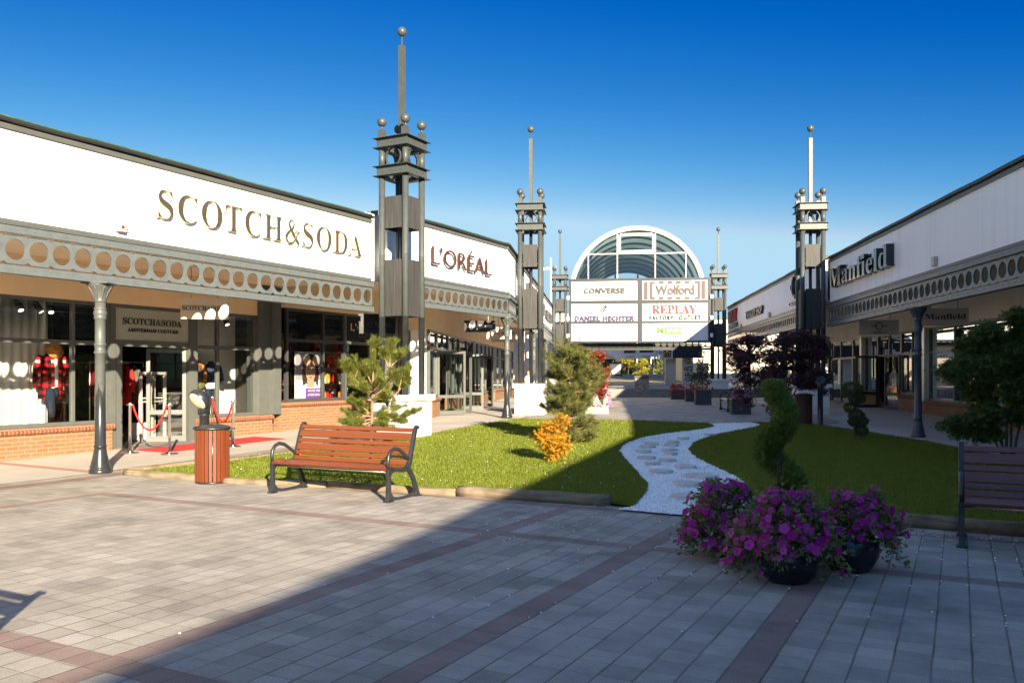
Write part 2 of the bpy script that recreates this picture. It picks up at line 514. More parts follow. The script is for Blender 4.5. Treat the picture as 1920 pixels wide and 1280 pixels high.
def mk_concrete():
    t = NT('walkway_concrete')
    x, y, z = t.xyz()
    big = t.noise(0.8, 6)
    st = t.noise(1.0, 5, t.comb(t.math('MULTIPLY', x, 1.2), t.math('MULTIPLY', y, 0.3), 0))
    col = t.ramp(big, [(0.3, (0.3952, 0.361, 0.3192)), (0.7, (0.4712, 0.437, 0.3876))])
    col = t.mix(t.math('MULTIPLY', t.ramp(st, [(0.45, (0, 0, 0)), (0.75, (1, 1, 1))]), 0.3), col, (0.30, 0.26, 0.22))
    fb = t.math('FRACT', t.math('DIVIDE', t.math('ADD', y, 102.1), 2.4))
    col = t.mix(t.ramp(fb, [(0.0, (0.6, 0.6, 0.6)), (0.006, (0, 0, 0))]), col, (0.2, 0.17, 0.15))
    red = t.math('MULTIPLY', t.ramp(t.math('ABSOLUTE', t.math('SUBTRACT', y, 9.0)), [(0.10, (1, 1, 1)), (0.104, (0, 0, 0))]), t.math('LESS_THAN', x, -11.5))
    col = t.mix(red, col, (0.36, 0.20, 0.16))
    t.set(col, 0.75, 0, 0.3)
    t.bump(t.noise(90, 4), 0.15, 0.005)
    return t.m
M['concrete'] = mk_concrete()

def mk_grassbase():
    t = NT('lawn_turf')
    n1 = t.noise(1.2, 4); n2 = t.noise(70, 4)
    c = t.mix(n1, (0.114, 0.1596, 0.01672), (0.1672, 0.2052, 0.0228))
    c = t.mix(0.6, c, t.ramp(n2, [(0.3, (0.5, 0.5, 0.5)), (0.7, (1.3, 1.3, 1.2))]), 'MULTIPLY')
    t.set(c, 0.9, 0, 0.1)
    t.bump(n2, 0.8, 0.03)
    return t.m
M['turf'] = mk_grassbase()
M['blade'] = foliage('grass_blade', (0.1216, 0.1634, 0.01368), (0.1824, 0.2204, 0.02128), (0.2584, 0.266, 0.0532), 0.4, 0.5)
M['gravel'] = simple('white_marble_gravel', (0.80, 0.80, 0.80), 0.6, var=0.16, scale=55, bump=1.0)
M['pebble'] = NT('white_pebble').m
_n = NT('white_marble_pebble')
_n.set(_n.ramp(_n.new('ShaderNodeNewGeometry').outputs['Random Per Island'], [(0.0, (0.66, 0.655, 0.65)), (0.4, (0.86, 0.855, 0.85)), (1.0, (0.93, 0.925, 0.92))]), 0.55)
M['pebble'] = _n.m
M['flagstone'] = simple('beige_flagstone', (0.56, 0.52, 0.46), 0.8, var=0.12, scale=9, bump=0.4)
def mk_log():
    t = NT('weathered_log')
    x, y, z = t.xyz()
    g = t.noise(1.0, 5, t.comb(t.math('MULTIPLY', x, 1.6), t.math('MULTIPLY', y, 30), t.math('MULTIPLY', z, 30)))
    big = t.noise(3.0, 4)
    c = t.ramp(g, [(0.25, (0.0912, 0.0646, 0.038)), (0.5, (0.2052, 0.1634, 0.1064)), (0.75, (0.2736, 0.228, 0.1672))])
    c = t.mix(t.math('MULTIPLY', t.ramp(big, [(0.5, (0, 0, 0)), (0.72, (1, 1, 1))]), 0.6), c, (0.09, 0.065, 0.04))
    t.set(c, 0.9, 0, 0.2)
    t.bump(g, 0.5, 0.01)
    return t.m
M['log'] = mk_log()
def mk_wood(name, c1, c2, rough=0.35, along='x'):
    t = NT(name)
    x, y, z = t.xyz()
    v = t.comb(t.math('MULTIPLY', x, 1.3), t.math('MULTIPLY', y, 26), t.math('MULTIPLY', z, 26)) if along == 'x' else \
        t.comb(t.math('MULTIPLY', x, 26), t.math('MULTIPLY', y, 26), t.math('MULTIPLY', z, 1.6))
    g = t.noise(1.0, 6, v, 0.6)
    isl = t.new('ShaderNodeNewGeometry').outputs['Random Per Island']
    c = t.ramp(g, [(0.25, c1), (0.75, c2)])
    c = t.mix(0.35, c, t.ramp(isl, [(0, (0.70, 0.68, 0.66)), (1, (1.18, 1.15, 1.1))]), 'MULTIPLY')
    t.set(c, rough, 0, 0.45)
    t.bump(g, 0.06, 0.004)
    return t.m
M['wood'] = mk_wood('varnished_bench_wood', (0.114, 0.02584, 0.0057), (0.171, 0.04256, 0.00988))
M['wood_dark'] = mk_wood('mahogany_bench_wood', (0.125, 0.044, 0.036), (0.19, 0.07, 0.056))
M['binwood'] = mk_wood('bin_slat_wood', (0.1026, 0.0228, 0.00608), (0.1596, 0.038, 0.00988), 0.45, 'z')
M['binwood_dark'] = mk_wood('dark_bin_slat_wood', (0.10, 0.034, 0.025), (0.16, 0.055, 0.038), 0.5, 'z')
M['bark'] = simple('brown_bark', (0.20, 0.135, 0.085), 0.9, var=0.35, scale=25, bump=0.5)
M['bark_dark'] = simple('dark_bark', (0.075, 0.05, 0.04), 0.9, var=0.35, scale=25, bump=0.5)
M['shoot'] = simple('pine_shoot', (0.34, 0.22, 0.11), 0.8, var=0.2, scale=20)
M['needle'] = foliage('pine_needles', (0.0646, 0.0836, 0.01672), (0.1292, 0.152, 0.02432), (0.2128, 0.2204, 0.038), 0.2, 0.45)
M['needle_old'] = foliage('old_pine_needles', (0.057, 0.0798, 0.019), (0.114, 0.133, 0.0304), (0.1976, 0.19, 0.057), 0.2, 0.5)
M['maple_purple'] = foliage('purple_maple_leaves', (0.060, 0.028, 0.036), (0.105, 0.045, 0.055), (0.19, 0.08, 0.08), 0.25)
M['maple_red'] = foliage('red_maple_leaves', (0.13, 0.022, 0.014), (0.24, 0.05, 0.022), (0.32, 0.10, 0.03), 0.35)
M['maple_green'] = foliage('green_maple_leaves', (0.055, 0.095, 0.022), (0.09, 0.14, 0.03), (0.19, 0.21, 0.045), 0.3)
M['maple_yellow'] = foliage('yellow_maple_leaves', (0.36, 0.13, 0.008), (0.46, 0.26, 0.012), (0.52, 0.36, 0.03), 0.35)
M['thuja'] = foliage('thuja_sprays', (0.060, 0.105, 0.020), (0.12, 0.18, 0.03), (0.26, 0.33, 0.055), 0.25)
M['boxleaf'] = foliage('clipped_conifer', (0.05, 0.085, 0.03), (0.085, 0.13, 0.04), (0.14, 0.18, 0.05), 0.2)
M['pet_leaf'] = foliage('petunia_leaves', (0.11, 0.14, 0.04), (0.18, 0.21, 0.06), (0.32, 0.34, 0.13), 0.3)
M['silver_leaf'] = foliage('silver_ivy_leaves', (0.20, 0.22, 0.15), (0.32, 0.33, 0.24), (0.44, 0.44, 0.36), 0.3)
M['petunia'] = foliage('magenta_petals', (0.38, 0.008, 0.19), (0.55, 0.022, 0.32), (0.72, 0.13, 0.52), 0.4, 0.5)
M['petunia_pink'] = foliage('pink_petals', (0.42, 0.10, 0.34), (0.55, 0.22, 0.46), (0.62, 0.35, 0.55), 0.4, 0.5)
M['petunia_red'] = foliage('red_petals', (0.35, 0.02, 0.02), (0.5, 0.04, 0.03), None, 0.4, 0.5)
M['white_petal'] = foliage('white_petals', (0.7, 0.68, 0.72), (0.8, 0.78, 0.8), None, 0.3, 0.5)
M['far_green'] = foliage('far_tree_leaves', (0.035, 0.06, 0.014), (0.075, 0.11, 0.02), (0.16, 0.17, 0.03), 0.3)
M['far_yellow'] = foliage('yellow_tree_leaves', (0.24, 0.22, 0.02), (0.38, 0.34, 0.03), (0.48, 0.44, 0.05), 0.4)
M['far_tan'] = foliage('tan_tree_leaves', (0.26, 0.16, 0.07), (0.42, 0.27, 0.13), (0.50, 0.36, 0.20), 0.3)
M['pot'] = simple('glazed_black_pot', (0.012, 0.013, 0.017), 0.22, var=0.3, scale=12)
M['planter_dark'] = simple('dark_planter', (0.050, 0.054, 0.060), 0.6, var=0.2, scale=8)
M['planter_grey'] = simple('grey_planter', (0.2508, 0.2356, 0.228), 0.7, var=0.1)
M['soil'] = simple('soil', (0.05, 0.035, 0.025), 1.0, var=0.3, scale=30)
M['letter_gold'] = simple('bronze_letters', (0.085, 0.068, 0.048), 0.4, 0.3, var=0.15, scale=10)
M['letter_edge'] = simple('cream_letter_returns', (0.70, 0.60, 0.42), 0.4, var=0.06)
M['letter_rust'] = simple('copper_letters', (0.075, 0.026, 0.013), 0.45, 0.2, var=0.1)
M['letter_black'] = simple('black_letters', (0.022, 0.022, 0.025), 0.3, var=0.1)
M['letter_navy'] = simple('blue_black_letters', (0.02, 0.025, 0.04), 0.18, var=0.1)
M['letter_red'] = simple('red_letters', (0.40, 0.008, 0.012), 0.45, var=0.08)
M['letter_green'] = simple('green_letters', (0.09, 0.19, 0.02), 0.5, var=0.1)
M['letter_grey'] = simple('grey_letters', (0.035, 0.035, 0.038), 0.5, var=0.15)
M['letter_brown'] = simple('brown_letters', (0.075, 0.046, 0.038), 0.55, var=0.1)
M['letter_violet'] = simple('violet_letters', (0.035, 0.022, 0.075), 0.5, var=0.15)
M['letter_yellow'] = simple('yellow_letters', (0.75, 0.45, 0.02), 0.5, var=0.05)
M['letter_tan'] = simple('tan_letters', (0.55, 0.42, 0.30), 0.5, var=0.05)
M['letter_cream'] = simple('cream_letters', (0.70, 0.67, 0.60), 0.5, var=0.05)
M['sage'] = simple('sage_sign_panel', (0.36, 0.375, 0.31), 0.35, var=0.05)
M['signbeige'] = simple('beige_sign_panel', (0.60, 0.49, 0.37), 0.5, var=0.05)
M['signgrey'] = simple('grey_sign_panel', (0.46, 0.42, 0.37), 0.5, var=0.05)
M['signblack'] = simple('black_sign_panel', (0.012, 0.011, 0.012), 0.25, var=0.2)
M['signwhite'] = simple('white_sign_panel', (0.82, 0.81, 0.80), 0.4, var=0.03)
M['blueframe'] = simple('slate_blue_frame', (0.014, 0.017, 0.026), 0.5, var=0.12)
M['skin'] = simple('skin', (0.52, 0.30, 0.21), 0.55, var=0.06)
M['hair'] = simple('hair', (0.05, 0.025, 0.015), 0.5, var=0.2)
M['asphalt'] = simple('far_paving', (0.2508, 0.2356, 0.2166), 0.85, var=0.15, scale=0.7, bump=0.1)
M['stepstone'] = simple('grey_step_stone', (0.20, 0.185, 0.165), 0.8, var=0.15, scale=3, bump=0.1)
M['earth'] = simple('earth', (0.10, 0.085, 0.05), 0.95, var=0.3, scale=0.2)
# ------------------------------------------------------------------ lettering
def serif(s, bold=True):
    out = []
    for ch in s:
        if 'A' <= ch <= 'Z': out.append(chr(0x1D400 + ord(ch) - 65))
        elif 'a' <= ch <= 'z': out.append(chr(0x1D41A + ord(ch) - 97))
        elif '0' <= ch <= '9': out.append(chr(0x1D7CE + ord(ch) - 48))
        else: out.append(ch)
    return "".join(out)

def sansbold(s):
    out = []
    for ch in s:
        if 'A' <= ch <= 'Z': out.append(chr(0x1D5D4 + ord(ch) - 65))
        elif 'a' <= ch <= 'z': out.append(chr(0x1D5EE + ord(ch) - 97))
        else: out.append(ch)
    return "".join(out)

def glyphs(body, spacing=1.0, res=3, offset=0.0):
    c = bpy.data.curves.new("lettering", 'FONT')
    c.body = body
    c.space_character = spacing
    c.resolution_u = res
    c.offset = offset
    c.extrude = 0.5
    c.align_x = 'LEFT'
    o = bpy.data.objects.new("lettering", c)
    C.objects.link(o)
    dg = bpy.context.evaluated_depsgraph_get()
    me = bpy.data.meshes.new_from_object(o.evaluated_get(dg))
    vs = [tuple(v.co) for v in me.vertices]
    fs = [tuple(p.vertices) for p in me.polygons]
    bpy.data.objects.remove(o); bpy.data.curves.remove(c); bpy.data.meshes.remove(me)
    return vs, fs

def amp():
    """serif-style ampersand as one ribbon, unit height, extruded -0.5..0.5"""
    cx = [(0.80, 0.02), (0.62, 0.20), (0.45, 0.42), (0.30, 0.62), (0.235, 0.78), (0.27, 0.92), (0.38, 0.975), (0.49, 0.92), (0.515, 0.80), (0.45, 0.66), (0.30, 0.54), (0.15, 0.42),
          (0.065, 0.27), (0.10, 0.10), (0.24, 0.025), (0.42, 0.06), (0.57, 0.20), (0.67, 0.38), (0.72, 0.50)]
    w = [0.15, 0.15, 0.15, 0.14, 0.11, 0.07, 0.05, 0.07, 0.09, 0.08, 0.07, 0.11, 0.145, 0.12, 0.07, 0.05, 0.05, 0.05, 0.05]
    vs, fs = [], []
    for i, (p, ww) in enumerate(zip(cx, w)):
        a, b = Vector(cx[max(0, i - 1)]), Vector(cx[min(len(cx) - 1, i + 1)])
        d = (b - a).normalized(); n = Vector((-d.y, d.x)) * ww / 2
        dz = i * 0.004
        for s, z in ((1, -0.5), (1, 0.42 + dz), (-1, 0.42 + dz), (-1, -0.5)):
            vs.append((p[0] + n.x * s, p[1] + n.y * s, z))
    for i in range(len(cx) - 1):
        for k in range(4):
            fs.append((i * 4 + k, i * 4 + (k + 1) % 4, i * 4 + 4 + (k + 1) % 4, i * 4 + 4 + k))
    for x0, x1 in ((0.58, 0.88),):
        m = len(vs)
        vs += [(x0, 0.50, -0.5), (x1, 0.50, -0.5), (x1, 0.545, -0.5), (x0, 0.545, -0.5), (x0, 0.50, 0.5), (x1, 0.50, 0.5), (x1, 0.545, 0.5), (x0, 0.545, 0.5)]
        fs += [(m, m + 1, m + 2, m + 3), (m + 4, m + 5, m + 6, m + 7), (m, m + 1, m + 5, m + 4), (m + 1, m + 2, m + 6, m + 5), (m + 2, m + 3, m + 7, m + 6), (m + 3, m, m + 4, m + 7)]
    return vs, fs

def compose(parts, spacing=1.0, res=3, offset=0.0):
    """parts: strings already mapped, '&' alone = drawn ampersand; returns joined glyph geometry"""
    V, F, x = [], [], 0.0
    for p in parts:
        if p == '&':
            vs, fs = amp(); vs = [(a * 0.72, b * 0.69, c) for a, b, c in vs]
        else:
            vs, fs = glyphs(p, spacing, res, offset)
        x0 = min(v[0] for v in vs); x1 = max(v[0] for v in vs)
        m = len(V)
        V += [(v[0] - x0 + x, v[1], v[2]) for v in vs]
        F += [tuple(i + m for i in f) for f in fs]
        x += x1 - x0 + 0.10
    return V, F

def letters(parts, x0, x1, z0, z1, yface, depth, mat, parent, name="lettering", spacing=1.0, res=3, offset=0.0, returns=None):
    """lettering standing on a wall in local x-z; front face at y = yface - depth, back at yface"""
    if isinstance(parts, str): parts = [parts]
    V, F = compose(parts, spacing, res, offset)
    a = np.array(V)
    mn, mx = a.min(0), a.max(0)
    sx = (x1 - x0) / (mx[0] - mn[0]); sy = (z1 - z0) / (mx[1] - mn[1])
    out = np.empty_like(a)
    out[:, 0] = x0 + (a[:, 0] - mn[0]) * sx
    out[:, 2] = z0 + (a[:, 1] - mn[1]) * sy
    out[:, 1] = yface - (a[:, 2] + 0.5) * depth
    mb = MB(); mb.add(out.tolist(), F)
    o = mb.build(name, mat, parent)
    if returns:
        o.data.materials.append(returns)
        for p_ in o.data.polygons:
            if abs(p_.normal.y) < 0.5: p_.material_index = 1
    return o

# ------------------------------------------------------------------ arcades
HOLE, PITCH = 0.155, 0.365
def girder_mesh(x0, x1, yf=0.0):
    g = MB()
    n = max(1, int(round((x1 - x0) / PITCH)))
    p = (x1 - x0) / n
    zc, hw = 3.455, 0.215
    N = 24
    for i in range(n):
        cx = x0 + (i + 0.5) * p
        ring, edge = [], []
        for k in range(N):
            a = 2 * math.pi * k / N
            ca, sa = math.cos(a), math.sin(a)
            ring.append((cx + HOLE * ca, zc + HOLE * sa))
            s = min((p / 2) / abs(ca) if abs(ca) > 1e-6 else 9, hw / abs(sa) if abs(sa) > 1e-6 else 9)
            edge.append((cx + ca * s, zc + sa * s))
        vs = [(x, yf + 0.055, z) for x, z in ring] + [(x, yf + 0.055, z) for x, z in edge] + [(x, yf + 0.085, z) for x, z in ring] + [(x, yf + 0.085, z) for x, z in edge]
        fs = []
        for k in range(N):
            k2 = (k + 1) % N
            fs.append((k, k2, N + k2, N + k))
            fs.append((2 * N + k2, 2 * N + k, 3 * N + k, 3 * N + k2))
            fs.append((k2, k, 2 * N + k, 2 * N + k2))
        g.add(vs, fs)
    # angle chords above and below the pierced web, each with its own shadow gap
    g.mm(x0, x1, yf + 0.0, yf + 0.05, 3.685, 3.80)
    g.mm(x0, x1, yf - 0.02, yf + 0.14, 3.802, 3.815)
    g.mm(x0, x1, yf + 0.0, yf + 0.05, 3.105, 3.215)
    g.mm(x0, x1, yf - 0.02, yf + 0.16, 3.09, 3.103)
    g.mm(x0, x1, yf + 0.087, yf + 0.14, 3.70, 3.79)
    g.mm(x0, x1, yf + 0.087, yf + 0.14, 3.12, 3.20)
    x = x0 + 0.12
    while x < x1:
        for z in (3.745, 3.16):
            g.lathe([(0.012, 0), (0.009, 0.007), (0.003, 0.010)], 6, (0, 0, 0), False)
            m = len(g.v) - 18
            for j in range(m, len(g.v)):
                a, b, c = g.v[j]
                g.v[j] = (x + a, yf - c, z + b)
        x += 0.25
    return g

def wavy(x0, x1, y, z, r, amp, n):
    """a sagging half-round gutter"""
    pts = []
    for i in range(n + 1):
        x = x0 + (x1 - x0) * i / n
        pts.append((x, y, z + amp * math.sin(x * 1.3) + amp * 0.6 * math.sin(x * 3.1 + 1)))
    return pts

def arcade(name, label, org, ang, z0, x0, x1, depth, group=None, room=(None, None, 5.0), roof=9.0, white=True, soffit_x=None):
    r = thing(name, label, 'building', (org[0], org[1], z0), ang, group)
    MB().mm(x0, x1, 0.10, 0.26, 3.86, 5.235).build('fascia', M['fascia'], r)
    t = MB(); t.mm(x0, x1, 0.06, 0.10, 5.215, 5.29)
    t.mm(x0, x1, 0.085, 0.099, 3.84, 3.90)
    t.build('roof_trim', M['trim'], r)
    g = MB()
    pts = wavy(x0, x1, 0.03, 5.345, 0, 0.006, max(8, int((x1 - x0) * 4)))
    g.tube(pts, 0.034, 8)
    g.mm(x0, x1, 0.075, 0.24, 5.292, 5.36)
    g.build('gutter', M['gutter'], r)
    c = MB(); c.tube([(p[0], p[1] + 0.03, p[2] + 0.052) for p in pts], 0.017, 5)
    c.build('roof_edge', M['copper'], r)
    MB().mm(x0, x1, 0.245, depth + roof, 5.24, 5.39).build('roof', M['roof'], r)
    girder_mesh(x0, x1).build('girder', M['girder'], r)
    sx = soffit_x or (x0, x1)
    MB().mm(sx[0], sx[1], 0.145, depth + 0.1, 3.83, 3.858).build('soffit', M['soffit'], r)
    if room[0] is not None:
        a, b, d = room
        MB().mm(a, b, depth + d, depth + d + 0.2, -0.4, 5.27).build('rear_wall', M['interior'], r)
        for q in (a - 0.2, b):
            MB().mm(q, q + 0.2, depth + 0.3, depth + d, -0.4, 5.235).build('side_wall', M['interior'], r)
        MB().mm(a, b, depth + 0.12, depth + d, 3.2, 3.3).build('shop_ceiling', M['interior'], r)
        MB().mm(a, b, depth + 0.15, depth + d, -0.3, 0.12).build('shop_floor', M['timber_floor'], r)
    return r

def bulkhead(r, x0, x1, y, z0=3.07, mat='tan', z1=3.828):
    b = MB(); b.mm(x0, x1, y - 0.06, y + 0.08, z0, z1)
    return b.build('bulkhead', M[mat], r)

def brick_base(r, x0, x1, y, zt=0.50, sill=True, zb=-0.35):
    b = MB(); b.mm(x0, x1, y - 0.12, y + 0.1, zb, zt)
    o = b.build('brick_base', M['brick'], r)
    if sill:
        s = MB()
        prof = [(-0.16, zt + 0.002), (-0.175, zt + 0.03), (-0.17, zt + 0.075), (-0.14, zt + 0.105), (-0.08, zt + 0.118), (0.08, zt + 0.118), (0.08, zt + 0.002)]
        n = len(prof)
        vs = [(x0 - 0.02, y + a, z) for a, z in prof] + [(x1 + 0.02, y + a, z) for a, z in prof]
        fs = [tuple(range(n)), tuple(reversed(range(n, 2 * n)))] + [(i, i + n, (i + 1) % n + n, (i + 1) % n) for i in range(n)]
        s.add(vs, fs)
        s.build('brick_sill', M['bricksill'], r)
    return o

def window(r, x0, x1, y, zb=0.62, zt=3.07, trans=2.2, mull=(), fw=0.07, frame='frame', glass='glass', low=None):
    f = MB()
    f.mm(x0, x1, y - 0.04, y + 0.06, zt - fw, zt)
    f.mm(x0, x1, y - 0.05, y + 0.07, zb, zb + fw)
    f.mm(x0, x0 + fw, y - 0.038, y + 0.058, zb + fw, zt - fw)
    f.mm(x1 - fw, x1, y - 0.038, y + 0.058, zb + fw, zt - fw)
    xs = [x0 + fw] + list(mull) + [x1 - fw]
    for m in mull:
        f.mm(m - 0.03, m + 0.03, y - 0.036, y + 0.056, zb + fw, zt - fw)
    if trans:
        for a, b in zip(xs[:-1], xs[1:]):
            f.mm(a + (0.03 if a in mull else 0), b - (0.03 if b in mull else 0), y - 0.034, y + 0.054, trans, trans + 0.085)
    o = f.build('window', M[frame], r)
    for a, b in zip(xs[:-1], xs[1:]):
        for c, d in (((zb + fw, trans), (trans + 0.085, zt - fw)) if trans else ((zb + fw, zt - fw),)):
            MB().mm(a + (0.03 if a in mull else 0), b - (0.03 if b in mull else 0), y + 0.008, y + 0.016, c, d).build('pane', M[glass], o)
    return o

def leaf(r, p0, p1, z0, z1, mid=0.55, name='door', frame='frame', glass='glass', handle=True):
    """glazed door leaf between two plan points, lower panel line at z0 + mid"""
    p0, p1 = Vector((p0[0], p0[1], 0)), Vector((p1[0], p1[1], 0))
    d = p1 - p0; L = d.length; d.normalize()
    rot = Matrix.Rotation(math.atan2(d.y, d.x), 3, 'Z')
    f = MB()
    def bx(a, b, c, e, t):
        f.box(p0 + d * ((a + b) / 2) + Vector((0, 0, (c + e) / 2)), (b - a, t, e - c), mat=rot)
    bx(0, 0.08, z0, z1, 0.05); bx(L - 0.08, L, z0, z1, 0.05)
    bx(0.08, L - 0.08, z1 - 0.09, z1, 0.046); bx(0.08, L - 0.08, z0, z0 + 0.14, 0.046)
    bx(0.08, L - 0.08, z0 + mid, z0 + mid + 0.10, 0.046)
    o = f.build(name, M[frame], r)
    g = MB()
    for c, e in ((z0 + 0.14, z0 + mid), (z0 + mid + 0.10, z1 - 0.09)):
        g = MB(); g.box(p0 + d * (L / 2) + Vector((0, 0, (c + e) / 2)), (L - 0.16, 0.008, e - c), mat=rot)
        g.build('pane', M[glass], o)
    if handle:
        h = MB()
        n = Vector((-d.y, d.x, 0))
        for s in (-1, 1):
            q = p0 + d * (L - 0.13) + n * (0.075 * s)
            h.tube([q - n * (0.05 * s) + Vector((0, 0, z0 + 0.85)), q + Vector((0, 0, z0 + 0.85)), q + Vector((0, 0, z0 + 1.35)), q - n * (0.05 * s) + Vector((0, 0, z0 + 1.35))], 0.014, 6)
        h.build('handle', M['black'], o)
    return o

# frames of the two sides
TH_L = math.radians(27.9)
TH_C = math.radians(6.1)
LORG, LANG = (-6.64, 13.70), math.radians(90) - TH_L
DORG, DANG = (-0.05, 26.10), math.radians(90) - TH_C
RORG, RANG = (9.60, 20.10), math.radians(-90) - TH_C
def lw(s, y=0.0, z=0.0, org=LORG, ang=LANG):
    return Vector((org[0] + s * math.cos(ang) - y * math.sin(ang), org[1] + s * math.sin(ang) + y * math.cos(ang), z))
def dw(s, y=0.0, z=0.0): return lw(s, y, z, DORG, DANG)
def rw(s, y=0.0, z=0.0): return lw(s, y, z, RORG, RANG)
SFL, SFD, SFR = 3.1, 2.5, 3.5

# ---- left near shop ----
B = arcade('shop_building', 'left shop building nearest the camera, white fascia with bronze serif letters over a grey girder', LORG, LANG, 0.0, -14.0, 7.2, SFL,
           room=(-14.0, 6.75, 5.0))
bulkhead(B, -14.0, 6.62, SFL)
y = SFL
brick_base(B, -14.0, 2.42, y)
window(B, -6.5, -2.6, y, mull=(-4.5,))
window(B, -2.6, 2.42, y, mull=(1.62,))
window(B, -14.0, -6.5, y, mull=(-12, -10, -8))
d = MB()                                             # door surround
d.mm(2.42, 2.54, y - 0.06, y + 0.08, -0.2, 3.07); d.mm(2.56, 2.70, y - 0.05, y + 0.07, -0.2, 2.2)
d.mm(4.42, 4.60, y - 0.06, y + 0.08, -0.2, 3.07)
d.mm(2.54, 4.42, y - 0.055, y + 0.07, 2.2, 2.32); d.mm(2.54, 4.42, y - 0.055, y + 0.07, 3.0, 3.07)
ds = d.build('door_frame', M['frame'], B)
sp = MB(); sp.mm(2.545, 4.415, y - 0.03, y + 0.02, 2.325, 2.995)
sg = sp.build('sign_panel', M['sage'], B)
letters([serif('SCOTCH'), '&', serif('SODA')], 2.72, 4.22, 2.66, 2.80, y - 0.032, 0.012, M['letter_black'], sg)
letters(serif('AMSTERDAM COUTURE'), 2.84, 4.13, 2.51, 2.585, y - 0.032, 0.012, M['letter_black'], sg)
leaf(B, (4.42, y + 0.05), (3.82, y + 0.62), 0.10, 2.19, 0.62)
# right display window with low brick base, then pilaster
brick_base(B, 4.62, 6.95, y)
window(B, 4.60, 6.50, y, mull=(5.28,))
pl = MB(); pl.mm(6.50, 7.17, y - 0.14, y + 0.3, 0.62, 3.80); pl.mm(6.90, 7.165, y - 0.22, y - 0.142, 0.62, 3.80)
pl.build('pilaster', M['darkframe' if False else 'frame'], B)
letters([serif('SCOTCH'), '&', serif('SODA')], 1.10, 6.78, 4.32, 4.85, 0.098, 0.075, M['letter_gold'], B, 'lettering', spacing=1.06, offset=-0.010, returns=M['letter_edge'])

# ---- left corner shop (chamfer) ----
CZ = 0.27
Cb = arcade('shop_building', 'left corner shop building with copper sans letters on its white fascia, between two lattice towers', LORG, LANG, CZ, 7.86, 14.05, SFL,
            room=(7.2, 12.6, 2.6), roof=3.0)
# little fill behind the tower
MB().mm(7.2, 7.86, 0.26, 0.42, 3.60, 5.22).build('fascia_return', M['fascia'], Cb)
bulkhead(Cb, 7.2, 12.6, SFL)
brick_base(Cb, 7.22, 12.6, SFL, 0.52)
window(Cb, 7.55, 9.9, SFL, 0.64, mull=(9.0,), frame='darkframe')
window(Cb, 9.9, 11.1, SFL, 0.64, trans=2.2, frame='frame')
window(Cb, 11.1, 12.6, SFL, 0.64, trans=2.2, frame='frame')
s2 = MB(); s2.mm(9.97, 12.2, SFL - 0.03, SFL + 0.0, 2.30, 3.0)
sg2 = s2.build('sign_panel', M['signblack'], Cb)
letters("L\u2019OR\u00c9AL", 10.15, 11.75, 2.60, 2.86, SFL - 0.032, 0.012, M['letter_tan'], sg2)
letters("OUTLET", 10.5, 11.4, 2.42, 2.52, SFL - 0.032, 0.012, M['letter_brown'], sg2)
letters("L\u2019OR\u00c9AL", 9.70, 12.9, 4.26, 4.86, 0.02, 0.035, M['letter_rust'], Cb, 'lettering', offset=-0.008)
st = MB()
for xx in np.linspace(9.8, 12.8, 9): st.mm(xx - 0.012, xx + 0.012, 0.02, 0.10, 4.35, 4.37)
st.build('letter_studs', M['steelgrey'], Cb)
# return wall between corner shop and corridor shops
def cw(s, yy, z): return lw(s, yy, z)

# ---- left corridor shops ----
D = arcade('shop_building', 'long left corridor shop building seen almost edge-on behind the second tower', DORG, DANG, 0.285, 0.0, 24.3, SFD,
           room=(2.0, 24.3, 4.0), roof=5.0)
y = SFD
bulkhead(D, -0.3, 24.3, y, 2.72, 'tan')
brick_base(D, -0.3, 0.9, y, 0.50)
window(D, -0.3, 0.9, y, 0.62, 2.72, 2.12, glass='glass')
for a, b, mm_ in ((2.9, 5.2, (4.0,)), (8.6, 12.5, (9.9, 11.2)), (15.0, 19.0, (17.0,)), (20.5, 24.2, (22.0,))):
    brick_base(D, a, b, y, 0.50)
    window(D, a, b, y, 0.62, 2.72, 2.12, mull=mm_, glass='glass')
for a, b in ((0.9, 2.9), (5.2, 8.6), (12.5, 15.0), (19.0, 20.5)):
    window(D, a, b, y, 2.12, 2.72, None, mull=((a + b) / 2,))
leaf(D, (0.92, y - 0.02), (1.5, y - 0.85), 0.02, 2.1)
leaf(D, (2.88, y - 0.02), (2.5, y - 0.9), 0.02, 2.1)
leaf(D, (5.25, y - 0.02), (5.4, y - 0.9), 0.02, 2.1)
leaf(D, (8.55, y - 0.02), (8.2, y - 0.9), 0.02, 2.1)
letters(sansbold('ESPRIT'), 6.3, 8.6, 4.3, 4.85, 0.085, 0.16, M['letter_grey'], D, 'lettering')
letters(sansbold('OUTLET'), 12.3, 15.2, 4.2, 4.7, 0.085, 0.16, M['letter_black'], D, 'lettering')
letters(sansbold('BIZZBEE'), 17.2, 22.2, 4.25, 4.65, 0.085, 0.12, M['letter_black'], D, 'lettering')
rt = MB(); rt.prism([(-3.2, -0.3), (0, -0.3), (0, 3.8), (-3.2, 3.8)], 0, 0.12)
rtw = thing('return_wall', 'pale return wall with a tall window in the corner behind the first tower', 'wall', (lw(12.6, 3.1).x, lw(12.6, 3.1).y, 0.27),
            math.atan2((dw(-0.3, 2.5) - lw(12.6, 3.1)).y, (dw(-0.3, 2.5) - lw(12.6, 3.1)).x))
LW = (dw(-0.3, 2.5) - lw(12.6, 3.1)).length
MB().mm(0.0, LW, 0.0, 0.1, -0.3, 0.5).build('brick_base', M['brick'], rtw)
MB().mm(0.0, LW, 0.0, 0.1, 2.72, 3.82).build('wall_panel', M['tan'], rtw)
MB().mm(0.0, LW * 0.35, 0.01, 0.09, 0.5, 2.72).build('post', M['frame'], rtw)
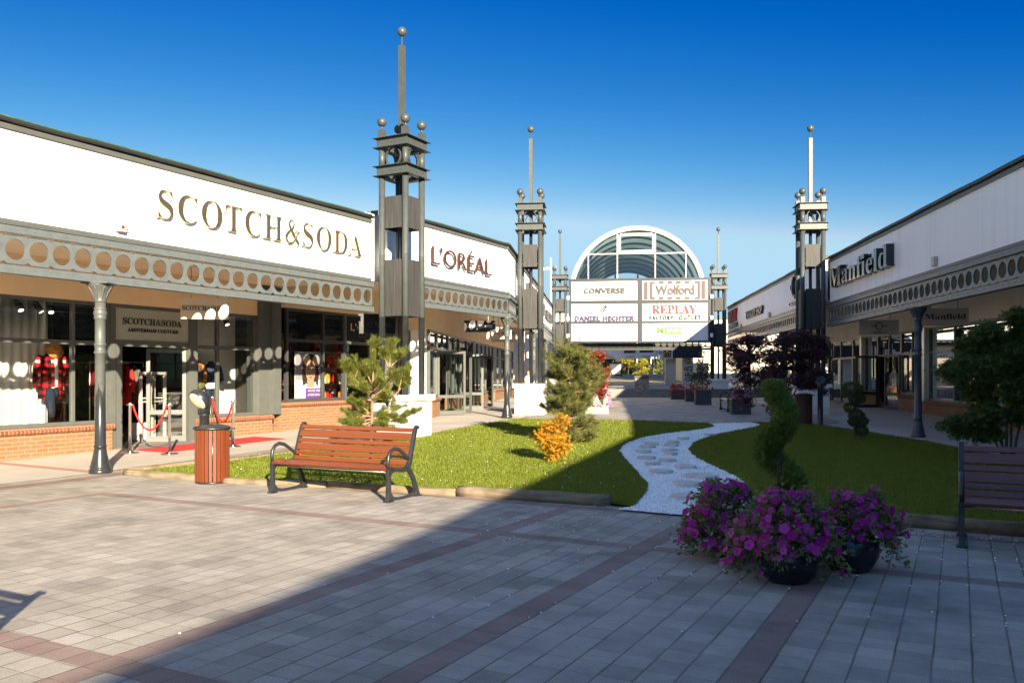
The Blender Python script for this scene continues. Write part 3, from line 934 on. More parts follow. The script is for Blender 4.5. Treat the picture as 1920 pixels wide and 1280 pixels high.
MB().mm(LW * 0.35, LW - 0.02, 0.05, 0.09, 0.5, 2.72).build('white_panel', M['white'], rtw)

# ---- right near shops ----
R1 = arcade('shop_building', 'right shop building nearest the camera, shaded white fascia with deep dark lower-case letters', RORG, RANG, 0.115, -8.0, 15.4, SFR,
            room=(-21.0, 15.4, 4.5), soffit_x=(-8.0, 15.4))
y = SFR
bulkhead(R1, -21.0, 15.4, y, mat='beige')
ZR = 0.10
def rbase(a, b, zt): return brick_base(R1, a, b, y, zt)
rbase(-8.62, 15.4, 0.50); rbase(-11.3, -8.66, 0.66); rbase(-17.3, -13.95, 0.66)
window(R1, -8.62, -2.6, y, 0.62, 3.07, 2.2, mull=(-6.6, -4.6), glass='glass_shade')
window(R1, -2.6, 3.4, y, 0.62, 3.07, 2.2, mull=(-0.6, 1.4), glass='glass_shade')
window(R1, 3.4, 9.4, y, 0.62, 3.07, 2.2, mull=(5.4, 7.4), glass='glass_shade')
window(R1, 9.4, 15.4, y, 0.62, 3.07, 2.2, mull=(11.4, 13.4), glass='glass_shade')
window(R1, -11.3, -8.9, y, 0.78, 3.07, 2.2, mull=(-10.2,), glass='glass_shade')
window(R1, -15.5, -13.95, y, 0.78, 3.07, 2.2, glass='glass_shade')
window(R1, -17.3, -15.75, y, 0.78, 3.07, 2.2, glass='glass_shade')
window(R1, -20.8, -17.3, y, 0.2, 3.07, 2.2, mull=(-19.2,), glass='glass_shade')
window(R1, -13.95, -11.3, y, 2.2, 3.07, None, mull=(-12.6,), glass='glass_shade')
pp = MB(); pp.mm(-8.92, -8.60, y - 0.2, y + 0.1, 0.62, 3.065); pp.mm(-15.76, -15.5, y - 0.2, y + 0.1, 0.78, 3.065)
pp.build('pilaster', M['steelgrey'], R1)
leaf(R1, (-13.9, y - 0.05), (-13.5, y - 1.0), 0.18, 2.25, frame='darkframe', glass='glass_shade')
leaf(R1, (-11.35, y - 0.05), (-12.25, y - 0.3), 0.18, 2.25, frame='darkframe', glass='glass_shade')
letters(serif('Manfield'), -7.28, -1.73, 4.28, 4.90, 0.098, 0.20, M['letter_navy'], R1, 'lettering')

# ---- right far shops ----
R2 = arcade('shop_building', 'right far shop building with red and black wall letters, between two towers', RORG, RANG, 0.30, -30.9, -8.9, SFR,
            room=None or (-30.9, -21.3, 4.5))
bulkhead(R2, -30.9, -21.0, y, mat='beige')
brick_base(R2, -24.0, -21.3, y, 0.5); brick_base(R2, -30.9, -26.0, y, 0.5)
window(R2, -24.0, -21.3, y, 0.62, 3.07, 2.2, mull=(-22.6,), glass='glass_shade')
window(R2, -30.9, -26.0, y, 0.62, 3.07, 2.2, mull=(-29.2, -27.6), glass='glass_shade')
leaf(R2, (-26.0, y - 0.02), (-25.0, y + 0.1), 0.1, 2.2, frame='darkframe', glass='glass_shade')
letters(serif('REPLAY'), -30.3, -27.2, 4.35, 5.05, 0.085, 0.10, M['letter_red'], R2, 'lettering')
letters(sansbold('FACTORY OUTLET'), -30.2, -26.9, 4.02, 4.24, 0.085, 0.08, M['letter_black'], R2, 'lettering')
letters('THE BODY SHOP', -24.0, -19.5, 4.20, 4.58, 0.085, 0.10, M['letter_black'], R2, 'lettering')
ring = MB()
pts = [(-12.7 + 0.42 * math.cos(a), 0.02, 4.75 + 0.42 * math.sin(a)) for a in np.linspace(0.7, 2 * math.pi - 0.7, 28)]
ring.tube(pts, 0.075, 6)
ring.build('emblem', M['letter_black'], R2)
letters('CERRUTI', -14.0, -11.4, 4.05, 4.2, 0.085, 0.05, M['letter_black'], R2, 'lettering')
letters('19', -13.75, -13.3, 4.68, 4.88, 0.085, 0.05, M['letter_black'], R2, 'lettering')

# ---- shop building beside the camera that throws the long shadow ----
EORG = (rw(15.4).x, rw(15.4).y)
EANG = math.radians(-90 - 16.9)
E = arcade('shop_building', 'shop building outside the picture, its eave throws the long shadow on the paving', EORG, EANG, 0.115, 0.02, 30.0, 3.2, room=(0.2, 30.0, 4.0))
bulkhead(E, 0.2, 30.0, 3.2)
brick_base(E, 0.2, 30.0, 3.2)
window(E, 0.2, 30.0, 3.2, mull=tuple(2 + 2 * i for i in range(14)), glass='glass_shade')
# ------------------------------------------------------------------ ground
def sheet(name, poly, dz, mat, rot=0.0, kind='structure', step=None):
    """a polygon draped on the ground; its object is turned so the pattern's grid follows rot"""
    bm = bmesh.new()
    vs = [bm.verts.new((p[0], p[1], 0)) for p in poly]
    bm.faces.new(vs)
    bmesh.ops.triangulate(bm, faces=bm.faces[:])
    for Yc in GY[1:-1]:
        bmesh.ops.bisect_plane(bm, geom=bm.verts[:] + bm.edges[:] + bm.faces[:], plane_co=(0, Yc, 0), plane_no=(0, 1, 0))
    R = Matrix.Rotation(-rot, 3, 'Z')
    for v in bm.verts:
        z = gz(v.co.y) + dz
        p = R @ Vector((v.co.x, v.co.y, 0))
        v.co = (p.x, p.y, z)
    bmesh.ops.recalc_face_normals(bm, faces=bm.faces[:])
    for f in bm.faces:
        if f.normal.z < 0: f.normal_flip()
    me = bpy.data.meshes.new(name); bm.to_mesh(me); bm.free()
    me.materials.append(mat)
    o = bpy.data.objects.new(name, me); C.objects.link(o)
    o.rotation_euler = (0, 0, rot)
    tag(o, kind=kind)
    return o

ROT = -TH_L
def uv(v, u):
    """paving grid coordinates (across, along) to the plan"""
    return Vector((v * math.cos(TH_L) + u * math.sin(TH_L), -v * math.sin(TH_L) + u * math.cos(TH_L)))
sheet('plaza_paving', [(-45, -45), (45, -45), (45, 47.2), (-45, 47.2)], 0.0, M['pavers'], ROT)
sheet('ground', [(-400, -300), (400, -300), (400, 400), (-400, 400)], -0.25, M['earth'])

KERB = [lw(-16, 0.13), lw(7.6, 0.13), at(812, 812), at(955, 789), dw(0, -0.35), dw(22.0, -0.35)]
sheet('walkway', [(p[0], p[1]) for p in KERB] + [(-14, 48), (-30, 22), (-30, -8)], 0.006, M['concrete'], ROT)
REDGE = [at(1545, 800), at(1626, 811), at(1741, 830), at(1793, 841)]
RW = [(9.3, 4.0), (9.25, 12.0)] + [(p.x, p.y) for p in reversed(REDGE)] + [(rw(-4.4, -0.5).x, rw(-4.4, -0.5).y), (rw(-27, -0.4).x, rw(-27, -0.4).y)]
sheet('walkway', RW + [(26, 47), (30, 4)], 0.006, M['concrete'], -TH_C)

# lawns and the winding gravel path between them
LAWN_L = [at(*p) for p in ((236, 887), (330, 893), (430, 906), (620, 909), (857, 926), (1000, 935), (1146, 948))]
PATH_L = [at(*p) for p in ((1186, 952), (1212, 928), (1212, 908), (1196, 888), (1178, 868), (1164, 852), (1163, 843), (1176, 832), (1206, 822), (1250, 814), (1300, 808), (1330, 803), (1338, 799), (1328, 795))]
LAWN_L2 = [at(*p) for p in ((1250, 792), (1150, 789), (1050, 787), (962, 787))]
LAWN_L3 = [at(*p) for p in ((880, 801), (806, 815), (652, 836), (520, 852), (420, 865), (300, 880))]
PATH_R = [at(*p) for p in ((1409, 793), (1426, 798), (1412, 803), (1370, 811), (1330, 821), (1302, 832), (1292, 843), (1298, 853), (1318, 866), (1352, 882), (1384, 898), (1404, 915), (1412, 932), (1425, 950), (1450, 966))]
LAWN_R = [at(*p) for p in ((1600, 975), (1700, 983), (1800, 991), (1920, 1000))] + [Vector((7.6, 7.3, 0)), Vector((9.1, 8.5, 0)), Vector((9.2, 12, 0))] + \
         [at(1793, 841), at(1741, 830), at(1626, 811), at(1545, 800), at(1480, 796)]
def smooth(P, k=5):
    out = []
    for i in range(len(P) - 1):
        a, b, c, d = P[max(i - 1, 0)], P[i], P[i + 1], P[min(i + 2, len(P) - 1)]
        for j in range(k):
            t = j / k
            q = 0.5 * ((2 * b) + (c - a) * t + (2 * a - 5 * b + 4 * c - d) * t * t + (3 * b - a - 3 * c + d) * t ** 3)
            out.append(Vector((q.x + random.uniform(-0.02, 0.02), q.y + random.uniform(-0.02, 0.02), q.z)))
    return out + [P[-1]]
PATH_L, PATH_R = smooth(PATH_L), smooth(PATH_R)
lawnl = LAWN_L + PATH_L + LAWN_L2 + LAWN_L3
lawnr = PATH_R + LAWN_R
sheet('lawn', [(p.x, p.y) for p in lawnl], 0.03, M['turf'])
sheet('lawn', [(p.x, p.y) for p in lawnr], 0.03, M['turf'])
pathpoly = PATH_L + PATH_R
front = [at(1330, 972), at(1160, 957)]
sheet('gravel_path', [(p.x, p.y) for p in (PATH_L + PATH_R + [at(1500, 984)] + front)], 0.018, M['gravel'])

def inside(poly, X, Y):
    c = np.zeros(len(X), bool)
    n = len(poly)
    for i in range(n):
        a, b = poly[i], poly[(i + 1) % n]
        k = ((a.y > Y) != (b.y > Y)) & (X < (b.x - a.x) * (Y - a.y) / (b.y - a.y + 1e-12) + a.x)
        c ^= k
    return c

def grass(poly, n, name):
    xs = [p.x for p in poly]; ys = [p.y for p in poly]
    # density falls with distance, as the blades get smaller in view
    Y = min(ys) + (max(ys) - min(ys)) * rng.random(n) ** 1.6
    X = min(xs) + (max(xs) - min(xs)) * rng.random(n)
    k = inside(poly, X, Y)
    X, Y = X[k], Y[k]
    m = len(X)
    Z = np.interp(Y, GY, GZ) + 0.025
    h = rng.uniform(0.015, 0.042, m) * (0.8 + Y / 40); w = rng.uniform(0.003, 0.006, m) * (0.6 + Y / 14)
    a = rng.uniform(0, 2 * np.pi, m); b = rng.uniform(0, 2 * np.pi, m); lean = rng.uniform(0.0, 0.7, m) * h
    V = np.empty((m, 3, 3), np.float32)
    V[:, 0] = np.stack([X - w * np.cos(a), Y - w * np.sin(a), Z], 1)
    V[:, 1] = np.stack([X + w * np.cos(a), Y + w * np.sin(a), Z], 1)
    V[:, 2] = np.stack([X + lean * np.cos(b), Y + lean * np.sin(b), Z + h], 1)
    o = np_mesh(name, V.reshape(-1, 3), np.arange(3 * m).reshape(-1, 3), M['blade'])
    return tag(o, kind='stuff')
tag(grass(lawnl, 260000, 'grass'), 'short lawn grass left of the white gravel path, half in sun', 'grass')
tag(grass(lawnr, 240000, 'grass'), 'short shaded lawn grass right of the white gravel path', 'grass')

def pebbles(poly, n, name, spread=0.0):
    xs = [p.x for p in poly]; ys = [p.y for p in poly]
    Y = min(ys) + (max(ys) - min(ys)) * rng.random(n) ** 1.7
    X = min(xs) + (max(xs) - min(xs)) * rng.random(n)
    k = inside(poly, X, Y)
    X, Y = X[k], Y[k]
    return X, Y
tet = np.array([(1, 0, -0.3), (-0.5, 0.87, -0.3), (-0.5, -0.87, -0.3), (0.1, 0.1, 0.75)])
def pebble_mesh(X, Y, Z, s, name):
    m = len(X)
    a = rng.uniform(0, 6.28, m)
    q = tet[None] * rng.uniform(0.6, 1.3, (m, 4, 1)) * s[:, None, None]
    x = q[..., 0] * np.cos(a)[:, None] - q[..., 1] * np.sin(a)[:, None] + X[:, None]
    y_ = q[..., 0] * np.sin(a)[:, None] + q[..., 1] * np.cos(a)[:, None] + Y[:, None]
    z = q[..., 2] * 0.8 + Z[:, None]
    V = np.stack([x, y_, z], -1).reshape(-1, 3)
    F = (np.array([(0, 1, 3), (1, 2, 3), (2, 0, 3), (0, 2, 1)])[None] + 4 * np.arange(m)[:, None, None]).reshape(-1, 3)
    return tag(np_mesh(name, V, F, M['pebble']), kind='stuff')
gp = PATH_L + PATH_R + [at(1500, 984)] + front
X, Y = pebbles(gp, 60000, 'pebbles')
tag(pebble_mesh(X, Y, np.interp(Y, GY, GZ) + 0.022, rng.uniform(0.010, 0.026, len(X)) * (0.7 + Y / 30), 'gravel'), 'loose white marble chips covering the winding path', 'gravel')
# chips spilled on the paving, mostly in the joints
m = 260
vv = -1.02 + 0.0985 + 0.197 * rng.integers(-18, 16, m) + rng.normal(0, 0.012, m)
uu = 9.3 - np.abs(rng.normal(0, 2.0, m))
X = vv * math.cos(TH_L) + uu * math.sin(TH_L); Y = -vv * math.sin(TH_L) + uu * math.cos(TH_L)
e = rng.random(70); X = np.concatenate([X, 0.0 + e * 1.2, 4.0 + e[:50] * 1.6]); Y = np.concatenate([Y, 10.95 - e * 0.62 + rng.normal(0, 0.03, 70), 8.55 - e[:50] * 0.72 + rng.normal(0, 0.04, 50)])
tag(pebble_mesh(X, Y, np.zeros(len(X)) + 0.006, rng.uniform(0.006, 0.013, len(X)), 'gravel'), 'stray white chips scattered on the plaza paving', 'gravel')

# daisies on the lawn
X, Y = pebbles(lawnl, 420, 'daisies')
tag(pebble_mesh(X, Y, np.interp(Y, GY, GZ) + 0.06, rng.uniform(0.006, 0.013, len(X)), 'daisies'), 'tiny white daisies scattered over the lawn', 'daisies')
# stepping stones in the gravel
STONES = [(1312, 950, 0.24), (1330, 924, 0.30), (1252, 938, 0.0)]
STONES = [(1335, 948, 0.26), (1294, 936, 0.25), (1344, 925, 0.23), (1290, 912, 0.24), (1312, 897, 0.28), (1241, 888, 0.21), (1286, 879, 0.20), (1224, 873, 0.17), (1252, 867, 0.18),
          (1212, 862, 0.17), (1256, 854, 0.17), (1206, 850, 0.18), (1254, 847, 0.17), (1214, 841, 0.18), (1258, 838, 0.18), (1222, 835, 0.16), (1282, 825, 0.18), (1262, 832, 0.16), (1332, 818, 0.17)]
ORD = ['first', 'second', 'third', 'fourth', 'fifth', 'sixth', 'seventh', 'eighth', 'ninth', 'tenth', 'eleventh', 'twelfth', 'thirteenth', 'fourteenth', 'fifteenth', 'sixteenth', 'seventeenth', 'eighteenth', 'nineteenth', 'twentieth']
for i, (px, py, r) in enumerate(STONES):
    p = at(px, py)
    n = 11
    rr = [r * random.uniform(0.82, 1.12) for _ in range(n)]
    b = MB()
    ring0 = [(rr[k] * math.cos(2 * math.pi * k / n), rr[k] * 0.82 * math.sin(2 * math.pi * k / n)) for k in range(n)]
    vs = [(x * 1.04, y_ * 1.04, 0) for x, y_ in ring0] + [(x, y_, 0.045) for x, y_ in ring0] + [(x * 0.9, y_ * 0.9, 0.055) for x, y_ in ring0]
    fs = [(k, (k + 1) % n, n + (k + 1) % n, n + k) for k in range(n)] + [(n + k, n + (k + 1) % n, 2 * n + (k + 1) % n, 2 * n + k) for k in range(n)] + [tuple(range(2 * n, 3 * n))]
    b.add(vs, fs)
    o = b.build('stepping_stone', M['flagstone'])
    o.location = (p.x, p.y, p.z + 0.018); o.rotation_euler = (0, 0, random.uniform(0, 6))
    tag(o, f'flat beige stepping stone in the white gravel, {ORD[i]} counted from the plaza paving', 'stepping stone', 'stepping stones in the gravel path')

# timber edging logs
LOGS = [((236, 889), (378, 900), 0.075, 'rough edging log at the lawn corner, left of the litter bin'), ((418, 905), (614, 913), 0.07, 'edging log behind the sunlit bench, its left part'),
        ((618, 913), (857, 929), 0.075, 'edging log behind the sunlit bench, its right part'), ((860, 929), (1144, 948), 0.085, 'pale edging log with a dark sawn end beside the gravel path'),
        ((1632, 980), (1800, 994), 0.085, 'pale edging log in shade between the flower pots and the shaded bench'), ((1806, 995), (1990, 1010), 0.085, 'edging log behind the shaded bench'),
        ((232, 887), (424, 866), 0.07, 'rough edging log along the walkway, left side of the sunlit lawn'), ((428, 866), (650, 837), 0.05, 'thin edging board along the walkway behind the sunlit bench')]
for a, b_, r, lab in LOGS:
    p, q = at(*a), at(*b_)
    d = q - p; L = d.length
    mb = MB()
    n = 12
    pts = [(L * i / n, 0.006 * math.sin(i * 1.7), 0.004 * math.sin(i * 2.3)) for i in range(n + 1)]
    mb.tube(pts, [r * (1 + 0.05 * math.sin(i * 2.1 + r * 50)) for i in range(n + 1)], 12)
    o = mb.build('edging_log', M['log'])
    o.location = (p.x, p.y, p.z + r * (0.62 if r > 0.08 else 0.25))
    o.rotation_euler = (0, -math.atan2(d.z, math.hypot(d.x, d.y)), math.atan2(d.y, d.x))
    tag(o, lab, 'edging log', 'timber logs edging the lawns')

# ------------------------------------------------------------------ columns
COLP = [(0.165, 0.0), (0.172, 0.02), (0.172, 0.075), (0.155, 0.085), (0.150, 0.10), (0.158, 0.115), (0.150, 0.135), (0.146, 0.15), (0.132, 0.20), (0.112, 0.29), (0.096, 0.38), (0.088, 0.43), (0.100, 0.438), (0.100, 0.455), (0.086, 0.465),
        (0.082, 1.2), (0.078, 1.94), (0.097, 1.955), (0.097, 1.98), (0.082, 1.99), (0.082, 2.07), (0.096, 2.085), (0.096, 2.105), (0.080, 2.12), (0.080, 2.50), (0.096, 2.515), (0.096, 2.54), (0.086, 2.55), (0.102, 2.58), (0.104, 2.62), (0.088, 2.655),
        (0.096, 2.665), (0.096, 2.685), (0.080, 2.695), (0.082, 2.78), (0.096, 2.795), (0.088, 2.81), (0.096, 2.86), (0.115, 2.92), (0.145, 2.98), (0.19, 3.03), (0.20, 3.05), (0.205, 3.075)]
def make_column(label, mat):
    r = thing('cast_iron_column', label, 'column', group='cast iron columns under the canopy girders')
    prof = [(a, z) for a, z in COLP if z >= 0.43 and z <= 2.79]
    MB().lathe([(a, z) for a, z in COLP if z <= 0.44], 28).build('base', M[mat], r)
    MB().lathe(prof, 28).build('shaft', M[mat], r)
    c = MB().lathe([(a, z) for a, z in COLP if z >= 2.78], 28)
    for k in range(8):                                # leaf-shaped flutes of the capital
        a = 2 * math.pi * k / 8
        ca, sa = math.cos(a), math.sin(a)
        pts = [((rr + 0.006) * ca, (rr + 0.006) * sa, z) for rr, z in ((0.088, 2.82), (0.097, 2.87), (0.118, 2.93), (0.150, 2.99), (0.185, 3.03))]
        c.tube(pts, [0.004, 0.012, 0.016, 0.017, 0.006], 6)
    c.mm(-0.215, 0.215, -0.215, 0.215, 3.07, 3.088)
    c.build('capital', M[mat], r)
    return r
COLS = [(lw(0, 0.05), 0.0, 'column', 'worn grey cast iron column beside the shop door with the red carpet'),
        (lw(-7.4, 0.05), 0.0, 'column', 'grey cast iron column beyond the picture edge, left of the display with the plaid shirt'),
        (dw(-0.05, 0.10), 0.285, 'column', 'worn grey cast iron column at the chamfered corner of the left shops'),
        (dw(9.6, 0.05), 0.285, 'column', 'grey cast iron column just behind the second tower'),
        (dw(17.2, 0.05), 0.285, 'column', 'distant grey cast iron column between second tower and green pine'),
        (rw(0, 0.05), 0.115, 'column_dark', 'dark cast iron column standing at the right lawn edge'),
        (rw(7.6, 0.05), 0.115, 'column_dark', 'dark cast iron column beyond the right picture edge'),
        (rw(-15.0, 0.05), 0.30, 'column_dark', 'dark column rising behind the purple maple, nearer of two'),
        (rw(-23.2, 0.05), 0.30, 'column_dark', 'dark column rising behind the purple maple, farther of two')]
protos = {}
for p, z, mt, lab in COLS:
    if mt not in protos:
        o = protos[mt] = make_column(lab, mt)
    else:
        o = copy_tree(protos[mt])
    o['label'] = lab
    o.location = (p.x, p.y, z)

# ------------------------------------------------------------------ lattice towers
def make_tower(label):
    r = thing('lattice_tower', label, 'tower', group='steel lattice towers with ball finials')
    h = 0.335
    pl = MB(); pl.mm(-0.5, 0.5, -0.5, 0.5, -0.3, 0.90)
    pl.build('plinth', M['plinth'], r)
    MB().mm(-0.57, 0.57, -0.57, 0.57, 0.885, 1.02).build('plinth_cap', M['white'], r, 0.008)
    for sx in (-1, 1):
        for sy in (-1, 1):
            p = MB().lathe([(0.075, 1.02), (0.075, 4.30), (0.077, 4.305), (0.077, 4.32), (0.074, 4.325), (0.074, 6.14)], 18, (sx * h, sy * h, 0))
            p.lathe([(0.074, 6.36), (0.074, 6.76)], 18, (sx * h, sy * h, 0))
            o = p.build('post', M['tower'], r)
            f = MB(); f.mm(sx * h - 0.07, sx * h + 0.07, sy * h - 0.07, sy * h + 0.07, 7.045, 7.24)
            f.lathe([(0.026, 7.24), (0.026, 7.34)], 8, (sx * h, sy * h, 0))
            f.sphere((sx * h, sy * h, 7.43), 0.112, 20)
            f.build('finial', M['towertop'], o)
    for z in (6.14, 6.80):
        b = MB()
        for s in (-1, 1):
            b.mm(-0.43, 0.43, s * 0.40 - 0.012, s * 0.40 + 0.012, z + 0.012, z + 0.22)
            b.mm(s * 0.40 - 0.012, s * 0.40 + 0.012, -0.388, 0.388, z + 0.012, z + 0.22)
            for zz in (z, z + 0.222):
                b.mm(-0.50, 0.50, s * 0.41 - 0.09, s * 0.41 + 0.09, zz, zz + 0.011)
                b.mm(s * 0.41 - 0.09, s * 0.41 + 0.09, -0.32, 0.32, zz, zz + 0.011)
        for s in (-0.25, 0, 0.25):
            for q in (-1, 1):
                b.box((s, q * 0.415, z + 0.12), (0.02, 0.012, 0.02)); b.box((q * 0.415, s, z + 0.12), (0.012, 0.02, 0.02))
        b.build('ring_beam', M['towertop'], r)
    for ax in (0, 1):
        for s in (-1, 1):
            g = MB()
            pts = []
            for k in range(33):
                a = 2 * math.pi * k / 32
                u, w = 0.205 * math.cos(a), 6.585 + 0.205 * math.sin(a)
                pts.append((u, s * 0.335, w) if ax == 0 else (s * 0.335, u, w))
            side = (0, 1, 0) if ax == 0 else (1, 0, 0)
            g.bar(pts, side, 0.06, 0.016)
            g.build('ring', M['towertop'], r)
    for (z0, z1) in ((4.92, 5.66), (2.86, 4.18)):
        for ax in (0, 1):
            for s in (-1, 1):
                p = MB()
                if ax == 0: p.mm(-0.235, 0.235, s * 0.33 - 0.02, s * 0.33 + 0.02, z0, z1)
                else: p.mm(s * 0.33 - 0.02, s * 0.33 + 0.02, -0.235, 0.235, z0, z1)
                for zz in (z0 + 0.1, z1 - 0.1):
                    for q in (-1, 1):
                        p.box((q * 0.25, s * 0.33, zz) if ax == 0 else (s * 0.33, q * 0.25, zz), (0.04, 0.025, 0.04) if ax == 0 else (0.025, 0.04, 0.04))
                p.build('panel', M['panel'], r)
    sp = MB(); sp.mm(-0.062, 0.062, -0.062, 0.062, 6.20, 9.28)
    sp.lathe([(0.03, 9.28), (0.02, 9.30), (0.02, 9.50)], 8)
    sp.sphere((0, 0, 9.61), 0.115, 20)
    sp.build('spire', M['towertop'], r)
    co = MB(); co.lathe([(0.055, 1.02), (0.055, 6.2)], 12); co.build('inner_post', M['black'], r)
    return r
TOWERS = [((-2.61, 20.05), 0.12, TH_L, 'tallest-looking lattice tower at the left shops, nearest the camera, behind the small pine'),
          ((0.64, 28.6), 0.295, TH_C, 'second lattice tower at the end of the chamfered left corner, behind the corner column'),
          ((10.06, 28.5), 0.295, TH_C, 'right lattice tower behind the purple maple, half in shadow'),
          ((2.80, 49.3), 0.36, TH_C, 'small distant lattice tower at the left end of the billboard'),
          ((11.86, 48.6), 0.36, TH_C, 'small distant lattice tower at the right end of the billboard')]
t0 = None
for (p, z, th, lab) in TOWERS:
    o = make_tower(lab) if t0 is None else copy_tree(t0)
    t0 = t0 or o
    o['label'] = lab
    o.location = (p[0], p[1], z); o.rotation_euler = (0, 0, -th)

# ------------------------------------------------------------------ benches
def make_bench(label, wood):
    r = thing('park_bench', label, 'bench', group='slatted park benches with iron ends')
    for s in (-1, 1):
        x = s * 0.95
        b = MB()
        b.bar([(x, -0.30, 0.0), (x, -0.30, 0.10), (x, -0.30, 0.30), (x, -0.305, 0.42)], (1, 0, 0), 0.05, [0.11, 0.065, 0.05, 0.055])
        b.bar([(x, 0.34, 0.0), (x, 0.33, 0.08), (x, 0.27, 0.22), (x, 0.19, 0.33), (x, 0.13, 0.40)], (1, 0, 0), 0.052, [0.13, 0.07, 0.05, 0.05, 0.06])
        b.bar([(x, -0.27, 0.10), (x, -0.22, 0.045), (x, -0.10, 0.022), (x, 0.05, 0.020), (x, 0.20, 0.026), (x, 0.30, 0.05)], (1, 0, 0), 0.04, 0.035)
        b.bar([(x, -0.315, 0.40), (x, -0.22, 0.405), (x, -0.10, 0.388), (x, 0.02, 0.372), (x, 0.10, 0.385), (x, 0.165, 0.45), (x, 0.20, 0.55), (x, 0.25, 0.72), (x, 0.31, 0.88), (x, 0.345, 0.915), (x, 0.385, 0.90)], (1, 0, 0), 0.052, [0.05, 0.055, 0.055, 0.055, 0.06, 0.065, 0.06, 0.055, 0.055, 0.05, 0.03])
        b.bar([(x, -0.29, 0.30), (x, -0.25, 0.36), (x, -0.18, 0.385)], (1, 0, 0), 0.03, 0.025)
        b.mm(x - 0.045, x + 0.045, -0.36, -0.24, 0.0, 0.018); b.mm(x - 0.045, x + 0.045, 0.28, 0.42, 0.0, 0.018)
        side = b.build('side_frame', M['iron'], r, 0.006)
        a = MB()
        arc = [(x, -0.305, 0.41), (x, -0.315, 0.50), (x, -0.30, 0.58), (x, -0.25, 0.64), (x, -0.17, 0.665), (x, -0.07, 0.645), (x, 0.03, 0.59), (x, 0.12, 0.53), (x, 0.18, 0.495)]
        a.tube(arc, [0.022, 0.024, 0.024, 0.024, 0.025, 0.024, 0.023, 0.022, 0.022], 10)
        a.build('armrest', M['iron'], side)
    def slat(y0, z0, ang, w, t, back=True):
        m = Matrix.Rotation(ang, 3, 'X')
        sb = MB(); sb.box((0, y0, z0), (1.86, w, t), mat=m)
        return sb.build('back_slat' if back else 'seat_slat', M[wood], r, 0.005)
    A = math.radians(71)
    for y0, z0, w in ((0.318, 0.872, 0.055), (0.282, 0.785, 0.105), (0.246, 0.690, 0.058), (0.216, 0.605, 0.100), (0.185, 0.520, 0.055), (0.155, 0.452, 0.06)):
        slat(y0 - 0.028, z0, A, w, 0.026)
    slat(-0.305, 0.425, math.radians(28), 0.075, 0.03, False)
    slat(-0.215, 0.445, math.radians(-3), 0.10, 0.03, False)
    slat(-0.10, 0.428, math.radians(-9), 0.11, 0.03, False)
    slat(0.02, 0.412, math.radians(-3), 0.11, 0.03, False)
    rail = MB()
    rail.tube([(-0.95, -0.28, 0.375), (0.95, -0.28, 0.375)], 0.012, 8)
    rail.build('front_rail', M['steelgrey'], r)
    br = MB()
    for x in (-0.32, 0.32):
        br.bar([(x, -0.24, 0.40), (x, 0.10, 0.385), (x, 0.17, 0.47), (x, 0.30, 0.86)], (1, 0, 0), 0.035, 0.012)
    br.build('strap', M['iron'], r)
    return r
bench = make_bench('sunlit orange-brown slatted bench standing before the edging log', 'wood')
a, b_ = at(503, 923), at(738, 942)
mid = (a + b_) / 2; ang = math.atan2((b_ - a).y, (b_ - a).x)
nrm = Vector((-math.sin(ang), math.cos(ang), 0))
bench.location = (mid + nrm * 0.30); bench.rotation_euler = (0, 0, ang)
bench2 = make_bench('shaded dark brown slatted bench cut by the right picture edge', 'wood_dark')
a = at(1803, 1025)
d = Vector((math.cos(-TH_L), math.sin(-TH_L), 0)); nrm = Vector((math.sin(TH_L), math.cos(TH_L), 0))
bench2.location = a + d * 0.95 + nrm * 0.30; bench2.rotation_euler = (0, 0, -TH_L)
bench3 = copy_tree(bench2)
p = at(1362, 772)
bench3['label'] = 'distant bench with its rounded iron armrest showing left of the square planter with purple flowers'
bench3.rotation_euler = (0, 0, math.radians(-90) - TH_C); bench3.location = p + Vector((0.42, 0.75, 0))
bench4 = copy_tree(bench2)
p = at(1288, 752)
bench4['label'] = 'distant dark bench between the pom-pom planters near the steps'
bench4.rotation_euler = (0, 0, math.radians(-90) - TH_C); bench4.location = (p.x + 0.55, 40.5, gz(40.5))

bench5 = copy_tree(bench2)
bench5['label'] = 'bench outside the left picture edge whose backrest shadow falls on the paving'
e_ = Vector((-2.585, 3.63, 0)) - Vector((math.cos(-TH_L), math.sin(-TH_L), 0)) * 0.95 - Vector((math.sin(TH_L), math.cos(TH_L), 0)) * 0.34
bench5.location = e_; bench5.rotation_euler = (0, 0, -TH_L)
# ------------------------------------------------------------------ litter bins and lamp bollards
def make_bin(label, wood):
    r = thing('litter_bin', label, 'litter bin', group='round slatted litter bins')
    n = 26
    s = MB()
    for k in range(n):
        a = 2 * math.pi * k / n
        m = Matrix.Rotation(a, 3, 'Z')
        s.box(m @ Vector((0.235, 0, 0.41)), (0.022, 0.047, 0.76), mat=m)
    s.build('slats', M[wood], r, 0.003)
    MB().lathe([(0.20, 0.04), (0.20, 0.78)], 24).build('liner', M['black'], r)
    h = MB()
    for z in (0.12, 0.70):
        h.lathe([(0.205, z), (0.221, z), (0.221, z + 0.03), (0.205, z + 0.03)], 26)
    h.lathe([(0.235, 0.0), (0.24, 0.008), (0.24, 0.028), (0.2, 0.03)], 26)
    h.build('hoop', M['iron'], r)
    MB().lathe([(0.262, 0.795), (0.27, 0.80), (0.27, 0.818), (0.255, 0.835), (0.15, 0.862), (0.02, 0.872)], 30).build('lid', M['iron'], r)
    hg = MB(); hg.mm(0.25, 0.33, -0.02, 0.02, 0.79, 0.815); hg.build('hinge', M['iron'], r)
    return r
p = at(387, 908)
bin1 = make_bin('round litter bin of upright orange-brown slats in front of the lamp bollard', 'binwood')
